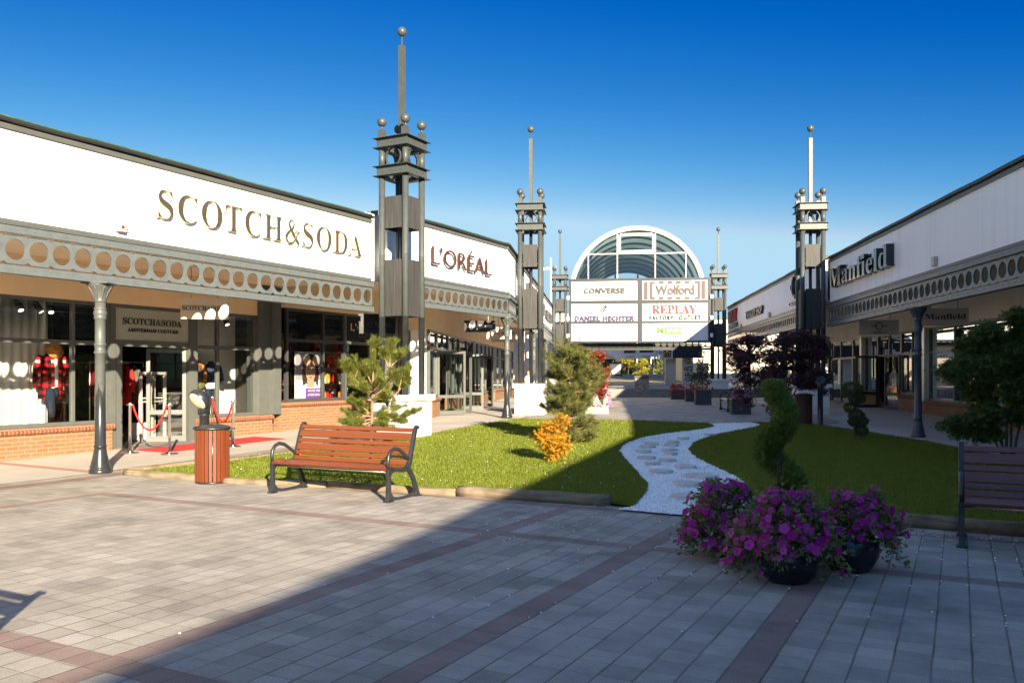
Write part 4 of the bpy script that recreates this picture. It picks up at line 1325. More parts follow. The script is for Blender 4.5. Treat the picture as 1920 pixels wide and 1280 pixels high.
bin1.location = (p.x, p.y + 0.24, p.z); bin1.rotation_euler = (0, 0, 0.12)
bin2 = make_bin('round dark brown litter bin behind the spiral topiary, beside a black lamp bollard', 'binwood_dark')
p = at(1513, 795)
bin2.location = (p.x, p.y + 0.3, p.z)

def make_bollard(label, az):
    r = thing('lamp_bollard', label, 'lamp bollard', group='lamp bollards with tilted round heads')
    MB().lathe([(0.085, 0), (0.085, 0.04), (0.073, 0.05), (0.073, 0.98), (0.077, 0.982), (0.077, 1.0)], 22).build('post', M['iron'], r)
    h = MB()
    h.tube([(0, 0, 1.0), (0, 0, 1.10), (-0.01, 0, 1.17), (-0.05, 0, 1.24)], [0.075, 0.075, 0.078, 0.075], 16)
    ax = Vector((-0.80, 0, -0.60)).normalized()
    c0 = Vector((-0.04, 0, 1.255))
    h.tube([c0 - ax * 0.04, c0 - ax * 0.03, c0 + ax * 0.04, c0 + ax * 0.10, c0 + ax * 0.105], [0.10, 0.145, 0.172, 0.172, 0.165], 26)
    hd = h.build('lamp_head', M['iron'], r)
    l = MB()
    l.tube([c0 + ax * 0.104, c0 + ax * 0.12, c0 + ax * 0.128], [0.158, 0.13, 0.05], 26)
    l.build('lens', M['lens'], hd)
    r.rotation_euler = (0, 0, az)
    return r
b1 = make_bollard('lamp bollard with a tilted round cream lens, rising behind the orange-brown litter bin', 0.95)
p = at(383, 897); b1.location = p
b2 = copy_tree(b1); b2['label'] = 'dark lamp bollard seen from behind, at the far edge of the right lawn'
p = at(1538, 800); b2.location = p; b2.rotation_euler = (0, 0, math.radians(-120))
# ------------------------------------------------------------------ foliage generators
def unit(a):
    return a / (np.linalg.norm(a, axis=-1, keepdims=True) + 1e-9)

TPL = {
    'oval': (np.array([(0, 0, 0), (0.32, 0.45, 0.04), (0, 1, 0), (-0.32, 0.45, 0.04)]), [(0, 1, 2, 3)]),
    'needle': (np.array([(-0.03, 0, 0), (0.03, 0, 0), (0, 1, 0)]), [(0, 1, 2)]),
}
def star_tpl(lobes=5, w=0.17):
    vs, fs = [], []
    for a, L in zip((-105, -52, 0, 52, 105), (0.55, 0.85, 1.0, 0.85, 0.55)):
        a = math.radians(a)
        ux, uy = math.sin(a), math.cos(a)
        m = len(vs)
        vs += [(0, 0, 0), (ux * L * 0.5 + uy * w, uy * L * 0.5 - ux * w, 0.05), (ux * L, uy * L, -0.08), (ux * L * 0.5 - uy * w, uy * L * 0.5 + ux * w, 0.05)]
        fs.append((m, m + 1, m + 2, m + 3))
    return np.array(vs), fs
TPL['star'] = star_tpl()
def spray_tpl():
    vs, fs = [], []
    for a, L, o in ((0, 1, 0), (-35, 0.6, 0.15), (35, 0.6, 0.15), (-30, 0.45, 0.45), (30, 0.45, 0.45)):
        a = math.radians(a); ux, uy = math.sin(a), math.cos(a); m = len(vs); w = 0.07
        vs += [(0, o, 0), (ux * L * 0.5 + uy * w, o + uy * L * 0.5 - ux * w, 0.02), (ux * L, o + uy * L, 0), (ux * L * 0.5 - uy * w, o + uy * L * 0.5 + ux * w, 0.02)]
        fs.append((m, m + 1, m + 2, m + 3))
    return np.array(vs), fs
TPL['spray'] = spray_tpl()
def flower_tpl():
    vs = [(0, 0, -0.25)]
    n = 15
    for k in range(n):
        a = 2 * math.pi * k / n
        r = 1.0 + 0.13 * math.cos(5 * a)
        vs.append((0.30 * math.cos(a), 0.30 * math.sin(a), 0.0))
        vs.append((r * math.cos(a), r * math.sin(a), 0.10 + 0.07 * math.cos(5 * a + 0.6)))
    fs = []
    for k in range(n):
        a, b = 1 + 2 * k, 1 + 2 * ((k + 1) % n)
        fs.append((a, a + 1, b + 1, b))
        fs.append((0, a, b, b))
    return np.array(vs), fs
TPL['flower'] = flower_tpl()

def leaves(name, P, A, size, tpl, mat, parent=None, normal=None, roll=None, smooth=False):
    """instances baked into one mesh: P positions, A growth axes, size per leaf"""
    P, A = np.asarray(P, float), unit(np.asarray(A, float))
    n = len(P)
    T, F = TPL[tpl]
    ref = rng.normal(size=(n, 3)) if normal is None else np.asarray(normal, float) + rng.normal(size=(n, 3)) * (0.35 if roll is None else roll)
    Nn = unit(ref - A * (ref * A).sum(1, keepdims=True))
    S = np.cross(A, Nn)
    size = np.broadcast_to(np.asarray(size, float), (n,))[:, None, None]
    V = P[:, None] + size * (T[None, :, 0:1] * S[:, None] + T[None, :, 1:2] * A[:, None] + T[None, :, 2:3] * Nn[:, None])
    k = max(len(f) for f in F)
    FF = np.array([tuple(f) for f in F])
    idx = (FF[None] + len(T) * np.arange(n)[:, None, None]).reshape(-1, k)
    if tpl == 'flower':
        tri = idx[:, 2] == idx[:, 3]
        q, t_ = idx[~tri], idx[tri][:, :3]
        me = bpy.data.meshes.new(name)
        me.from_pydata(V.reshape(-1, 3).tolist(), [], q.tolist() + t_.tolist())
        me.materials.append(mat)
        o = bpy.data.objects.new(name, me); C.objects.link(o); o.parent = parent
        return o
    return np_mesh(name, V.reshape(-1, 3), idx, mat, parent)

def ball(n, c, r, shell=0.55):
    d = unit(rng.normal(size=(n, 3)))
    rad = (shell + (1 - shell) * rng.random((n, 1))) if shell else rng.random((n, 1)) ** (1 / 3)
    r = np.asarray(r, float)
    return np.asarray(c, float) + d * rad * r, d

# ------------------------------------------------------------------ pines
def pine(label, base, shoots, trunk_h, lean, mat, n_needle, nl=0.085, extra_group=None):
    """shoots: (x0, z0, x1, z1, depth0, depth1) growing tips; each clothed with needles"""
    r = thing('pine_tree', label, 'pine tree', base)
    tr = MB()
    tr.tube([(lean * k / 6 * (k / 6), 0.01 * math.sin(k * 2), trunk_h * k / 6) for k in range(7)], [0.038 - 0.005 * k for k in range(7)], 9)
    P, A, S = [], [], []
    br = MB()
    for (x0, z0, x1, z1, d0, d1) in shoots:
        p0, p1 = Vector((x0, d0, z0)), Vector((x1, d1, z1))
        L = (p1 - p0).length
        mid = (p0 + p1) / 2 + Vector((0, 0, -0.04 * L))
        br.tube([p0, mid, p1], [0.016, 0.011, 0.006], 6)
        side = []
        ns = max(3, int(L / 0.055))
        for k in range(ns):
            t = random.uniform(0.25, 1.0)
            q = p0.lerp(p1, t)
            dv = ((p1 - p0).normalized() + Vector((random.gauss(0, 0.7), random.gauss(0, 0.8), abs(random.gauss(0.45, 0.4))))).normalized()
            side.append((q, q + dv * random.uniform(0.10, 0.26)))
        side.append((p0.lerp(p1, 0.45), p1 + (p1 - p0).normalized() * 0.05))
        for a, b in side:
            br.tube([a, b], [0.006, 0.004], 5)
            ln = (b - a).length
            m = int(n_needle * (0.6 + ln * 4))
            t = rng.random((m, 1)) ** 0.7
            ax = np.array((b - a).normalized())
            P.append(np.array(a) + t * np.array(b - a))
            ra = unit(rng.normal(size=(m, 3)))
            ra = unit(ra - ax * (ra @ ax)[:, None])
            A.append(unit(ra + ax * rng.uniform(0.45, 1.1, (m, 1))))
            S.append(rng.uniform(0.7, 1.15, m) * nl)
    tr.build('trunk', M['bark'], r)
    br.build('branches', M['shoot'], r)
    P, A, S = np.concatenate(P), np.concatenate(A), np.concatenate(S)
    leaves('needles', P, A, S, 'needle', mat, r)
    return r
p = at(697, 846)
k = 1.0 / (FPX / p.y)
def pz(px, py): return ((px - 697) * k, 1.6 - p.z - (py - 703) * k)
SH = []
def shoot(a, b, d0=0.0, d1=0.0):
    x0, z0 = pz(*a); x1, z1 = pz(*b)
    SH.append((x0, z0, x1, z1, d0, d1))
for a, b, d in (((700, 715), (699, 648), 0.0), ((730, 700), (731, 648), 0.1), ((730, 690), (754, 662), 0.1), ((730, 690), (717, 662), 0.05), ((690, 735), (650, 690), 0.0), ((664, 713), (672, 688), 0.0), ((664, 712), (645, 690), 0.05), ((664, 710), (655, 680), 0),
                ((697, 720), (686, 690), -0.1), ((700, 745), (740, 705), 0.0), ((740, 720), (762, 697), 0.05), ((735, 745), (764, 712), 0.0), ((745, 742), (757, 695), -0.1), ((697, 735), (668, 720), -0.25), ((697, 738), (720, 715), -0.35), ((697, 730), (705, 700), 0.3),
                ((697, 750), (665, 745), 0.1), ((697, 748), (730, 745), -0.2), ((697, 755), (720, 752), 0.2), ((697, 742), (690, 728), -0.45), ((697, 742), (735, 728), 0.4), ((697, 742), (675, 728), 0.4),
                ((697, 778), (660, 752), 0.0), ((697, 780), (653, 775), 0.1), ((697, 785), (650, 792), -0.1), ((697, 775), (680, 757), -0.3), ((697, 790), (670, 795), -0.35), ((697, 785), (735, 780), 0), ((697, 788), (752, 790), 0.1), ((735, 786), (770, 774), 0.05), ((700, 795), (740, 797), -0.3), ((697, 785), (715, 778), 0.35),
                ((697, 795), (660, 800), 0.2), ((697, 780), (672, 772), 0.4), ((720, 770), (741, 765), 0.25)):
    shoot(a, b, 0.0 if abs(d) < 0.3 else d * 0.3, d)
pine1 = pine('small young pine with bright upright candles behind the sunlit bench', p, SH, 1.55, 0.02, M['needle'], 190, 0.105)

p = at(1072, 832)
k = 1.0 / (FPX / p.y)
def pz2(px, py): return ((px - 1068) * k, 1.6 - p.z - (py - 703) * k)
SH2 = []
rs = random.Random(4)
for zpx, w0, w1, n in ((815, 40, 48, 9), (795, 44, 50, 9), (768, 48, 34, 10), (745, 52, 36, 11), (722, 46, 56, 11), (700, 46, 56, 11), (682, 40, 40, 9), (668, 26, 28, 6)):
    for i in range(n):
        a = 2 * math.pi * i / n + rs.uniform(-0.3, 0.3)
        c, s = math.cos(a), math.sin(a)
        wr = (w1 if c > 0 else w0) * rs.uniform(0.75, 1.05)
        x0, z0 = pz2(1066, zpx + 14); x1, z1 = pz2(1066 + c * wr, zpx + rs.uniform(-10, 8))
        SH2.append((x0, z0, x1, z1, 0.0, s * 0.62 * rs.uniform(0.7, 1.05)))
for a, b in (((1056, 700), (1058, 645)), ((1058, 672), (1042, 652)), ((1058, 672), (1074, 650)), ((1066, 690), (1085, 655)), ((1060, 690), (1028, 668))):
    x0, z0 = pz2(*a); x1, z1 = pz2(*b); SH2.append((x0, z0, x1, z1, 0, 0.02))
pine2 = pine('full bushy pine on the lawn beside the small yellow maple', p, SH2, 2.05, -0.1, M['needle_old'], 62, 0.125)

# ------------------------------------------------------------------ maples
def maple(label, base, pads, stems, leaf_mat, n, size, bark, flat=0.45, tpl='star', group=None, cat='maple tree'):
    """pads: (x, y, z, rx, ry, rz, weight)"""
    r = thing('maple_tree', label, cat, base, group=group)
    tr = MB()
    for pts, r0, r1 in stems:
        mnn = len(pts)
        tr.tube(pts, [r0 + (r1 - r0) * i / (mnn - 1) for i in range(mnn)], 7)
    ends = [Vector(s[0][-1]) for s in stems]
    tw = sum(q[6] for q in pads)
    P, A = [], []
    for (x, y, z, rx, ry, rz, w) in pads:
        c = Vector((x, y, z))
        e = min(ends, key=lambda q: (q - c).length)
        tr.tube([e, e.lerp(c, 0.5) + Vector((0, 0, 0.05)), c], [0.014, 0.010, 0.006], 5)
        for _ in range(5):
            d = Vector((random.gauss(0, 1) * rx, random.gauss(0, 1) * ry, random.gauss(0, 0.6) * rz)) * 0.6
            tr.tube([c, c + d], [0.006, 0.003], 4)
        m = int(n * w / tw)
        # leaves gather on small twigs, leaving gaps between
        tws = max(6, m // 9)
        tc, td = ball(tws, (x, y, z), (rx, ry, rz), 0.35)
        j = rng.integers(0, tws, m)
        pp = tc[j] + rng.normal(size=(m, 3)) * np.array([0.075, 0.075, 0.045]) * (size / 0.07)
        out = unit(pp - np.array([x, y, z - rz * 0.6]))
        P.append(pp)
        A.append(out + rng.normal(size=(m, 3)) * 0.6 + np.array([0, 0, -0.25]))
    tr.build('trunk', M[bark], r)
    P, A = np.concatenate(P), np.concatenate(A)
    nrm = np.tile(np.array([0, -0.15, 1.0]), (len(P), 1))
    leaves('crown', P, A, rng.uniform(0.7, 1.2, len(P)) * size, tpl, M[leaf_mat], r, normal=nrm, roll=flat)
    return r

# purple maple, wide and layered
pb = at(1462, 796); k = pb.y / FPX
def pads_from(list_, cx, rzf=0.6):
    out = []
    for (px, py, rx, rz, dep, w) in list_:
        out.append(((px - cx) * k, dep, 1.6 - pb.z - (py - 703) * k, rx * k, rx * k * 0.9, rz * k, w))
    return out
PP = pads_from([(1375, 655, 20, 12, 0.1, 1), (1400, 640, 22, 10, -0.2, 1.2), (1430, 640, 24, 12, 0.2, 1.3), (1470, 640, 26, 12, -0.1, 1.5), (1505, 632, 26, 10, 0.15, 1.5), (1530, 640, 20, 11, 0, 1.2), (1380, 675, 22, 12, -0.3, 1.2),
                (1410, 668, 26, 13, 0.3, 1.5), (1445, 668, 28, 14, -0.3, 1.7), (1485, 665, 30, 14, 0.2, 1.8), (1520, 665, 26, 13, -0.2, 1.6), (1545, 655, 14, 8, 0.1, 0.7), (1395, 695, 24, 12, 0.2, 1.2), (1430, 698, 24, 13, -0.4, 1.2), (1470, 695, 28, 13, 0.4, 1.5),
                (1510, 690, 26, 13, 0.3, 1.4), (1530, 705, 22, 12, -0.2, 1.1), (1400, 715, 20, 10, 0.1, 0.7), (1490, 715, 22, 11, -0.3, 0.9), (1385, 735, 14, 8, -0.1, 0.4), (1515, 722, 22, 9, 0.1, 0.8), (1440, 720, 18, 9, 0.3, 0.5), (1437, 762, 9, 5, -0.5, 0.18), (1448, 772, 10, 5, -0.5, 0.2), (1540, 735, 8, 7, -0.4, 0.15), (1400, 752, 14, 9, 0.3, 0.4)], 1462)
st = []
for (tx, ty, dep) in ((1390, 690, 0.0), (1415, 660, 0.2), (1440, 655, -0.2), (1470, 660, 0.25), (1500, 660, 0.0), (1520, 690, -0.15), (1440, 740, -0.4)):
    x, z = (tx - 1462) * k, 1.6 - pb.z - (ty - 703) * k
    st.append(([(0.02 * dep, 0, 0), (x * 0.18, dep * 0.2, z * 0.28), (x * 0.5, dep * 0.6, z * 0.62), (x, dep, z)], 0.035, 0.012))
purple = maple('wide layered purple-leaved maple on bare stems, behind the spiral topiary', pb, PP, st, 'maple_purple', 10500, 0.075, 'bark_dark')

# green maple at the right edge
pb = at(1885, 868); k = pb.y / FPX
GPd = pads_from([(1800, 690, 26, 20, 0, 1.1), (1785, 705, 18, 10, -0.2, 0.6), (1830, 650, 28, 22, 0.1, 1.6), (1850, 625, 20, 14, -0.1, 0.7), (1870, 625, 24, 16, 0.3, 1.2), (1840, 690, 30, 24, -0.3, 1.8), (1880, 670, 34, 26, -0.1, 2.2), (1920, 640, 34, 26, 0.2, 2.0), (1915, 595, 18, 16, 0.1, 0.7), (1925, 690, 34, 28, 0, 2.0),
                 (1850, 735, 30, 22, 0.2, 1.6), (1890, 730, 34, 24, -0.35, 2.0), (1935, 740, 34, 26, 0.1, 1.6), (1810, 795, 26, 12, 0.1, 0.9), (1840, 780, 28, 16, -0.2, 1.3), (1870, 775, 28, 16, 0.25, 1.2), (1905, 775, 28, 16, -0.2, 1.2), (1800, 812, 14, 6, 0, 0.35), (1850, 815, 26, 8, -0.1, 0.6), (1775, 800, 10, 4, 0, 0.12), (1775, 693, 12, 7, 0, 0.2), (1960, 660, 40, 60, 0.1, 2.5), (1960, 770, 34, 40, 0.1, 1.5)], 1885)
st = []
for (bx, tx, ty, dep) in ((-2, 1850, 700, 0.1), (2, 1880, 650, -0.1), (10, 1915, 650, 0.15), (14, 1950, 700, 0.0), (-4, 1835, 790, -0.1)):
    x, z = (tx - 1885) * k, 1.6 - pb.z - (ty - 703) * k
    st.append(([(bx * k, 0, 0), (bx * k + x * 0.1, dep * 0.2, z * 0.25), (x * 0.55, dep * 0.6, z * 0.65), (x, dep, z)], 0.030, 0.012))
gm = maple('bushy green-leaved maple behind the shaded bench at the right edge', pb, GPd, st, 'maple_green', 21000, 0.072, 'bark')

# small yellow maple
pb = at(1034, 868); k = pb.y / FPX
YP = pads_from([(1024, 800, 11, 8, 0, 1), (1050, 795, 8, 9, 0.05, 0.9), (1018, 818, 9, 9, 0, 1), (1032, 822, 12, 9, -0.06, 1.4), (1048, 820, 10, 9, 0.05, 1.2), (1040, 835, 14, 8, -0.08, 1.4), (1026, 838, 10, 7, 0.06, 0.9), (1054, 834, 8, 6, 0, 0.7), (1042, 848, 9, 6, 0, 0.6), (1050, 842, 8, 5, 0.05, 0.4), (1036, 857, 4, 4, 0, 0.2), (1048, 783, 5, 5, 0, 0.2)], 1034)
st = [([(0, 0, 0), ((tx - 1034) * k * 0.3, 0, (868 - ty) * k * 0.45), ((tx - 1034) * k, 0.02, (868 - ty) * k)], 0.016, 0.006) for tx, ty in ((1022, 810), (1034, 815), (1048, 800), (1042, 835))]
ym = maple('knee-high maple sapling with yellow and orange leaves on the sunlit lawn', pb, YP, st, 'maple_yellow', 1500, 0.058, 'shoot', 0.8)
# red maple in a pot behind the pine
pb = Vector((2.85, 26.6, gz(26.6))); k = pb.y / FPX
RP = pads_from([(1085, 668, 14, 10, 0, 1.2), (1105, 668, 12, 8, 0, 1), (1124, 668, 10, 8, 0, 0.9), (1130, 700, 12, 12, 0, 1.4), (1125, 718, 12, 9, 0.1, 1.2), (1110, 690, 14, 12, 0.2, 1.2), (1090, 690, 14, 12, 0.2, 1), (1126, 735, 8, 8, 0, 0.5), (1075, 680, 12, 10, 0.1, 0.8), (1100, 720, 18, 16, 0.3, 1.2)], 960 + pb.x / k)
st = [([(0, 0, 0.4), ((tx - 1128) * k * 0.4, 0.1, 1.0), ((tx - 1128) * k, 0.1, 1.6)], 0.03, 0.01) for tx in (1085, 1105, 1128)]
rm = maple('red-brown leaved maple half hidden behind the bushy pine, in the grey planter', pb, RP, st, 'maple_red', 4200, 0.075, 'bark_dark')

# ------------------------------------------------------------------ clipped shapes
def topiary_balls(label, base, balls, stems, mat='boxleaf', dens=900, size=0.045, name='cloud_topiary', cat='topiary', group=None, tpl='spray'):
    r = thing(name, label, cat, base, group=group)
    tr = MB()
    for pts, a, b in stems:
        tr.tube(pts, [a + (b - a) * i / (len(pts) - 1) for i in range(len(pts))], 7)
    tr.build('trunk', M['bark'], r)
    for (x, y, z, rx, rz) in balls:
        m = int(dens * (rx / 0.2) ** 1.6) + 60
        P, d = ball(m, (x, y, z), (rx, rx, rz), 0.72)
        leaves('clipped_pad', P, d + rng.normal(size=d.shape) * 0.45, rng.uniform(0.7, 1.2, m) * size, tpl, M[mat], r)
    return r
pb = at(1603, 826); k = pb.y / FPX
def bb(px, py, r, rz, dep=0): return ((px - 1603) * k, dep, 1.6 - pb.z - (py - 703) * k, r * k, rz * k)
def ss(*pts): return [((px - 1603) * k, d, 1.6 - pb.z - (py - 703) * k) for px, py, d in pts]
cloud = topiary_balls('small pine clipped into stacked green pads on the far edge of the right lawn', pb,
                      [bb(1598, 729, 18, 13), bb(1607, 747, 14, 8), bb(1596, 764, 10, 8, 0.05), bb(1604, 778, 13, 10, -0.05), bb(1613, 789, 13, 9), bb(1598, 790, 9, 7, -0.08), bb(1615, 807, 11, 8)],
                      [(ss((1602, 826, 0), (1601, 790, 0), (1602, 760, 0), (1600, 730, 0)), 0.028, 0.012), (ss((1608, 826, 0), (1612, 812, 0), (1616, 805, 0)), 0.018, 0.01), (ss((1601, 795, 0), (1610, 788, 0)), 0.012, 0.008)], dens=1300, size=0.055)

# spiral thuja standing in the middle pot
def spiral(label, base, h, r0, r1, turns, phase, mat, n, size, blob=0.55):
    r = thing('spiral_topiary', label, 'topiary', base, group='trees clipped into spirals')
    MB().tube([(0, 0, 0), (0.01, 0, h * 0.5), (0, 0, h * 0.97)], [0.028, 0.02, 0.008], 7).build('trunk', M['bark_dark'], r)
    t = rng.random(n) ** 1.15
    a = phase + t * turns * 2 * np.pi
    R = r0 + (r1 - r0) * t
    c = np.stack([np.cos(a) * R, np.sin(a) * R, t * h], 1)
    off = unit(rng.normal(size=(n, 3))) * (0.45 + 0.55 * rng.random((n, 1)))
    P = c + off * np.stack([(R * 0.4 + 0.09 * h / 1.13) * blob * 2, (R * 0.4 + 0.09 * h / 1.13) * blob * 2, h / turns * 0.21 * np.ones(n)], 1)
    P[:, 2] = np.clip(P[:, 2], 0.0, h * 1.02)
    out = P - np.stack([np.zeros(n), np.zeros(n), P[:, 2] - 0.06], 1)
    leaves('crown', P, unit(out) * 0.8 + np.array([0, 0, 0.75]) + rng.normal(size=(n, 3)) * 0.35, rng.uniform(0.6, 1.25, n) * size, 'spray', M[mat], r)
    return r
POTS = [(1490, 1097, 0.25, 'black glazed round pot with trailing magenta petunias, the front one of three'), (1606, 1075, 0.235, 'black glazed round pot with trailing magenta petunias, the right one of three'), (1385, 1050, 0.22, 'black round pot hidden under magenta petunias, the left one of three')]
pc = at(1484, 1055)
sp1 = spiral('bright green conifer clipped into a spiral, rising from the magenta petunias', Vector((pc.x, pc.y + 0.36, 0.36)), 1.13, 0.135, 0.04, 1.9, 3.3, 'thuja', 11000, 0.058, 0.44)

def petunia_pot(px, py, R, label, nfl, nlf, spread, colour='petunia'):
    p = at(px, py)
    r = thing('flower_pot', label, 'flower pot', (p.x, p.y + R * 0.62, p.z), group='round black pots of petunias')
    H = R * 1.35
    prof = [(R * 0.62, 0.0), (R * 0.80, H * 0.15), (R * 0.97, H * 0.40), (R * 1.0, H * 0.55), (R * 0.93, H * 0.78), (R * 0.78, H * 0.93), (R * 0.80, H * 1.0), (R * 0.72, H * 1.0), (R * 0.68, H * 0.9), (0.02, H * 0.88)]
    MB().lathe(prof, 36).build('pot', M['pot'], r)
    return r, H
for i, (px, py, R, lab) in enumerate(POTS):
    r, H = petunia_pot(px, py, R, lab, 0, 0, 0)
    # stems trail out of the mouth, over the sides and down to the paving
    n, nlf, nfl = ((260, 26, 380), (150, 26, 210), (300, 26, 380))[i]
    P, A, FP, FN, ST = [], [], [], [], MB()
    ctr = ((0.0, 0.06), (0.10, 0.04), (-0.08, 0.06))[i]
    wide = (0.46, 0.36, 0.42)[i]
    tips = []
    for s in range(n):
        a = random.uniform(0, 2 * math.pi)
        L = wide * random.uniform(0.25, 1.0) ** 0.8
        u = L / wide
        crown = H + 0.30 * (1 - u * u) + random.uniform(-0.03, 0.06)
        low = random.uniform(0.0, 1.0) ** (0.9, 1.0, 0.6)[i] if u > 0.4 else 0.0
        if i == 0 and -2.0 < a - 2 * math.pi * (a > math.pi) < -1.05: low *= 0.55       # the pot's front stays partly bare
        if i == 1 and -2.3 < a - 2 * math.pi * (a > math.pi) < -0.9: low *= 0.4; L *= 0.85
        end = Vector((ctr[0] + math.cos(a) * L, ctr[1] + math.sin(a) * L * 0.9, max(0.05, crown - low * (crown - 0.06))))
        st0 = Vector((math.cos(a) * 0.05, math.sin(a) * 0.05, H * 0.9))
        midp = Vector((ctr[0] * 0.6 + math.cos(a) * L * 0.7, ctr[1] * 0.6 + math.sin(a) * L * 0.65, max(crown, H + 0.02)))
        ST.tube([st0, midp, end], [0.004, 0.003, 0.002], 4, False)
        tips.append((a, u, st0, midp, end))
        for q in range(nlf):
            t = random.uniform(0.3, 1.05)
            b = st0.lerp(midp, t / 0.5) if t < 0.5 else midp.lerp(end, (t - 0.5) / 0.5)
            b = b + Vector((random.gauss(0, 0.035), random.gauss(0, 0.035), random.gauss(0, 0.03)))
            P.append(b); A.append(Vector((math.cos(a), math.sin(a), 0.2)) + Vector((random.gauss(0, .7), random.gauss(0, .7), random.gauss(0, .5))))
    for q in range(nfl):
        a, u, st0, midp, end = tips[q % n]
        b = midp.lerp(end, random.uniform(0.1, 1.1)) + Vector((random.gauss(0, 0.03), random.gauss(0, 0.03), random.gauss(0.01, 0.02)))
        out = Vector((math.cos(a) * (0.3 + u), math.sin(a) * (0.3 + u) - 0.5, 0.6)) + Vector((random.gauss(0, .35), random.gauss(0, .35), random.gauss(0, .3)))
        FP.append(b + out.normalized() * 0.035); FN.append(out)
    ST.build('stems', M['bark'], r)
    leaves('foliage', P, A, rng.uniform(0.028, 0.055, len(P)), 'oval', M['pet_leaf'], r)
    FN = unit(np.array(FN)); ref = unit(np.cross(FN, rng.normal(size=FN.shape)))
    leaves('blossoms', FP, ref, rng.uniform(0.025, 0.042, len(FP)), 'flower', M['petunia'], r, normal=FN, roll=0.0)
    if i == 0:
        w = np.array([(-0.03, -0.16, H + 0.22), (0.17, -0.10, H + 0.19), (0.20, 0.10, H + 0.27)])
        leaves('white_blossoms', w, unit(np.cross(np.tile((0, -1, 0.5), (3, 1)), rng.normal(size=(3, 3)))), 0.026, 'flower', M['white_petal'], r, normal=np.tile((0, -1.0, 0.5), (3, 1)), roll=0.1)
        m = 260
        q, dd = ball(m, (-0.18, 0.22, H + 0.20), (0.30, 0.16, 0.07), 0.2)
        leaves('ivy', q, dd, rng.uniform(0.015, 0.03, m), 'oval', M['silver_leaf'], r)
        q, dd = ball(40, (0.08, -0.26, H * 0.78), (0.035, 0.03, 0.09), 0.2)
        leaves('ivy', q, dd, rng.uniform(0.02, 0.035, 40), 'oval', M['silver_leaf'], r)
# ------------------------------------------------------------------ hanging signs
def blade_sign(label, org, ang, w, h, mat, hang, lines, t=0.05, rail='steelgrey', name='hanging_sign'):
    """board facing local -y (and +y), hung on rods of length hang; lines: (parts, x0, x1, z0, z1, material)"""
    r = thing(name, label, 'hanging sign', org, ang, 'signs hung under the canopies')
    MB().mm(-w / 2, w / 2, -t / 2, t / 2, 0, h).build('board', M[mat], r, 0.004)
    for x in (-w * 0.28, w * 0.28):
        hg = MB()
        hg.tube([(x, 0, h - 0.005), (x, 0, h + hang)], 0.012, 6)
        hg.mm(x - 0.03, x + 0.03, -0.03, 0.03, h + hang - 0.01, h + hang)
        hg.build('hanger', M[rail], r)
    for parts, x0, x1, z0, z1, mt in lines:
        letters(parts, x0, x1, z0, z1, -t / 2 - 0.002, 0.01, M[mt], r)
    return r
S1 = lw(3.51, 1.55, 2.60); S1.z = 2.755
s1 = blade_sign('beige hanging sign with dark serif letters beside the shop door with the red carpet', S1, math.radians(14), 0.95, 0.44, 'signbeige', 0.66,
                [([serif('SCOTCH'), '&', serif('SODA')], -0.44, 0.44, 0.175, 0.275, 'letter_black')])
S2 = lw(8.9, 1.2); S2.z = 2.68
blade_sign('black hanging sign with orange letters behind the nearest tower', S2, math.radians(14), 0.98, 0.52, 'signblack', 0.95, [("L\u2019OR\u00c9AL", -0.40, 0.40, 0.18, 0.36, 'letter_rust')])
S3 = Vector((-1.02, 26.6, 2.95))
blade_sign('black hanging sign with pale condensed letters under the corner canopy', S3, math.radians(6), 0.98, 0.36, 'signblack', 0.85, [('Sin\u00e9quanone', -0.39, 0.40, 0.09, 0.28, 'letter_cream')], rail='tan')
S4 = Vector((-0.35, 28.9, 2.83))
blade_sign('beige hanging sign with spaced dark capitals, half behind the corner column', S4, math.radians(6), 1.05, 0.40, 'signbeige', 0.9, [('E S C A D A', -0.44, 0.44, 0.15, 0.25, 'letter_black')])
hat = blade_sign('beige hanging sign with a dark hat emblem, behind the corner column', Vector((-0.15, 31.4, 2.82)), math.radians(6), 1.25, 0.40, 'signbeige', 0.9, [])
hm = MB(); hm.prism([(-0.42, 0.10), (0.0, 0.10), (0.0, 0.15), (-0.06, 0.17), (-0.10, 0.30), (-0.30, 0.32), (-0.34, 0.18), (-0.42, 0.15)], -0.045, -0.027)
hm.build('emblem', M['letter_black'], hat)
S5 = Vector((9.98, 18.75, 2.88))
S5 = rw(1.1, 1.4); S5 = Vector((9.85, 20.0, 0))
S5 = rw(-1.6, 1.3)
blade_sign('grey hanging sign with bold black letters behind the dark right column', Vector((S5.x - 0.05, S5.y, 2.86)), math.radians(-7), 1.18, 0.44, 'signgrey', 0.66, [(serif('Manfield'), -0.47, 0.52, 0.16, 0.30, 'letter_black')])
S6 = rw(-6.6, 1.2)
s6 = blade_sign('grey hanging sign with a round dark emblem beside the right tower', Vector((S6.x + 0.02, S6.y, 2.86)), math.radians(-7), 1.2, 0.46, 'signgrey', 0.6, [('CERRUTI', -0.20, 0.22, 0.05, 0.11, 'letter_black'), ('18  81', -0.22, 0.22, 0.24, 0.31, 'letter_black')])
em = MB(); em.tube([(0.11 * math.cos(a), -0.034, 0.27 + 0.11 * math.sin(a)) for a in np.linspace(0.8, 5.5, 20)], 0.014, 6); em.build('emblem', M['letter_black'], s6)

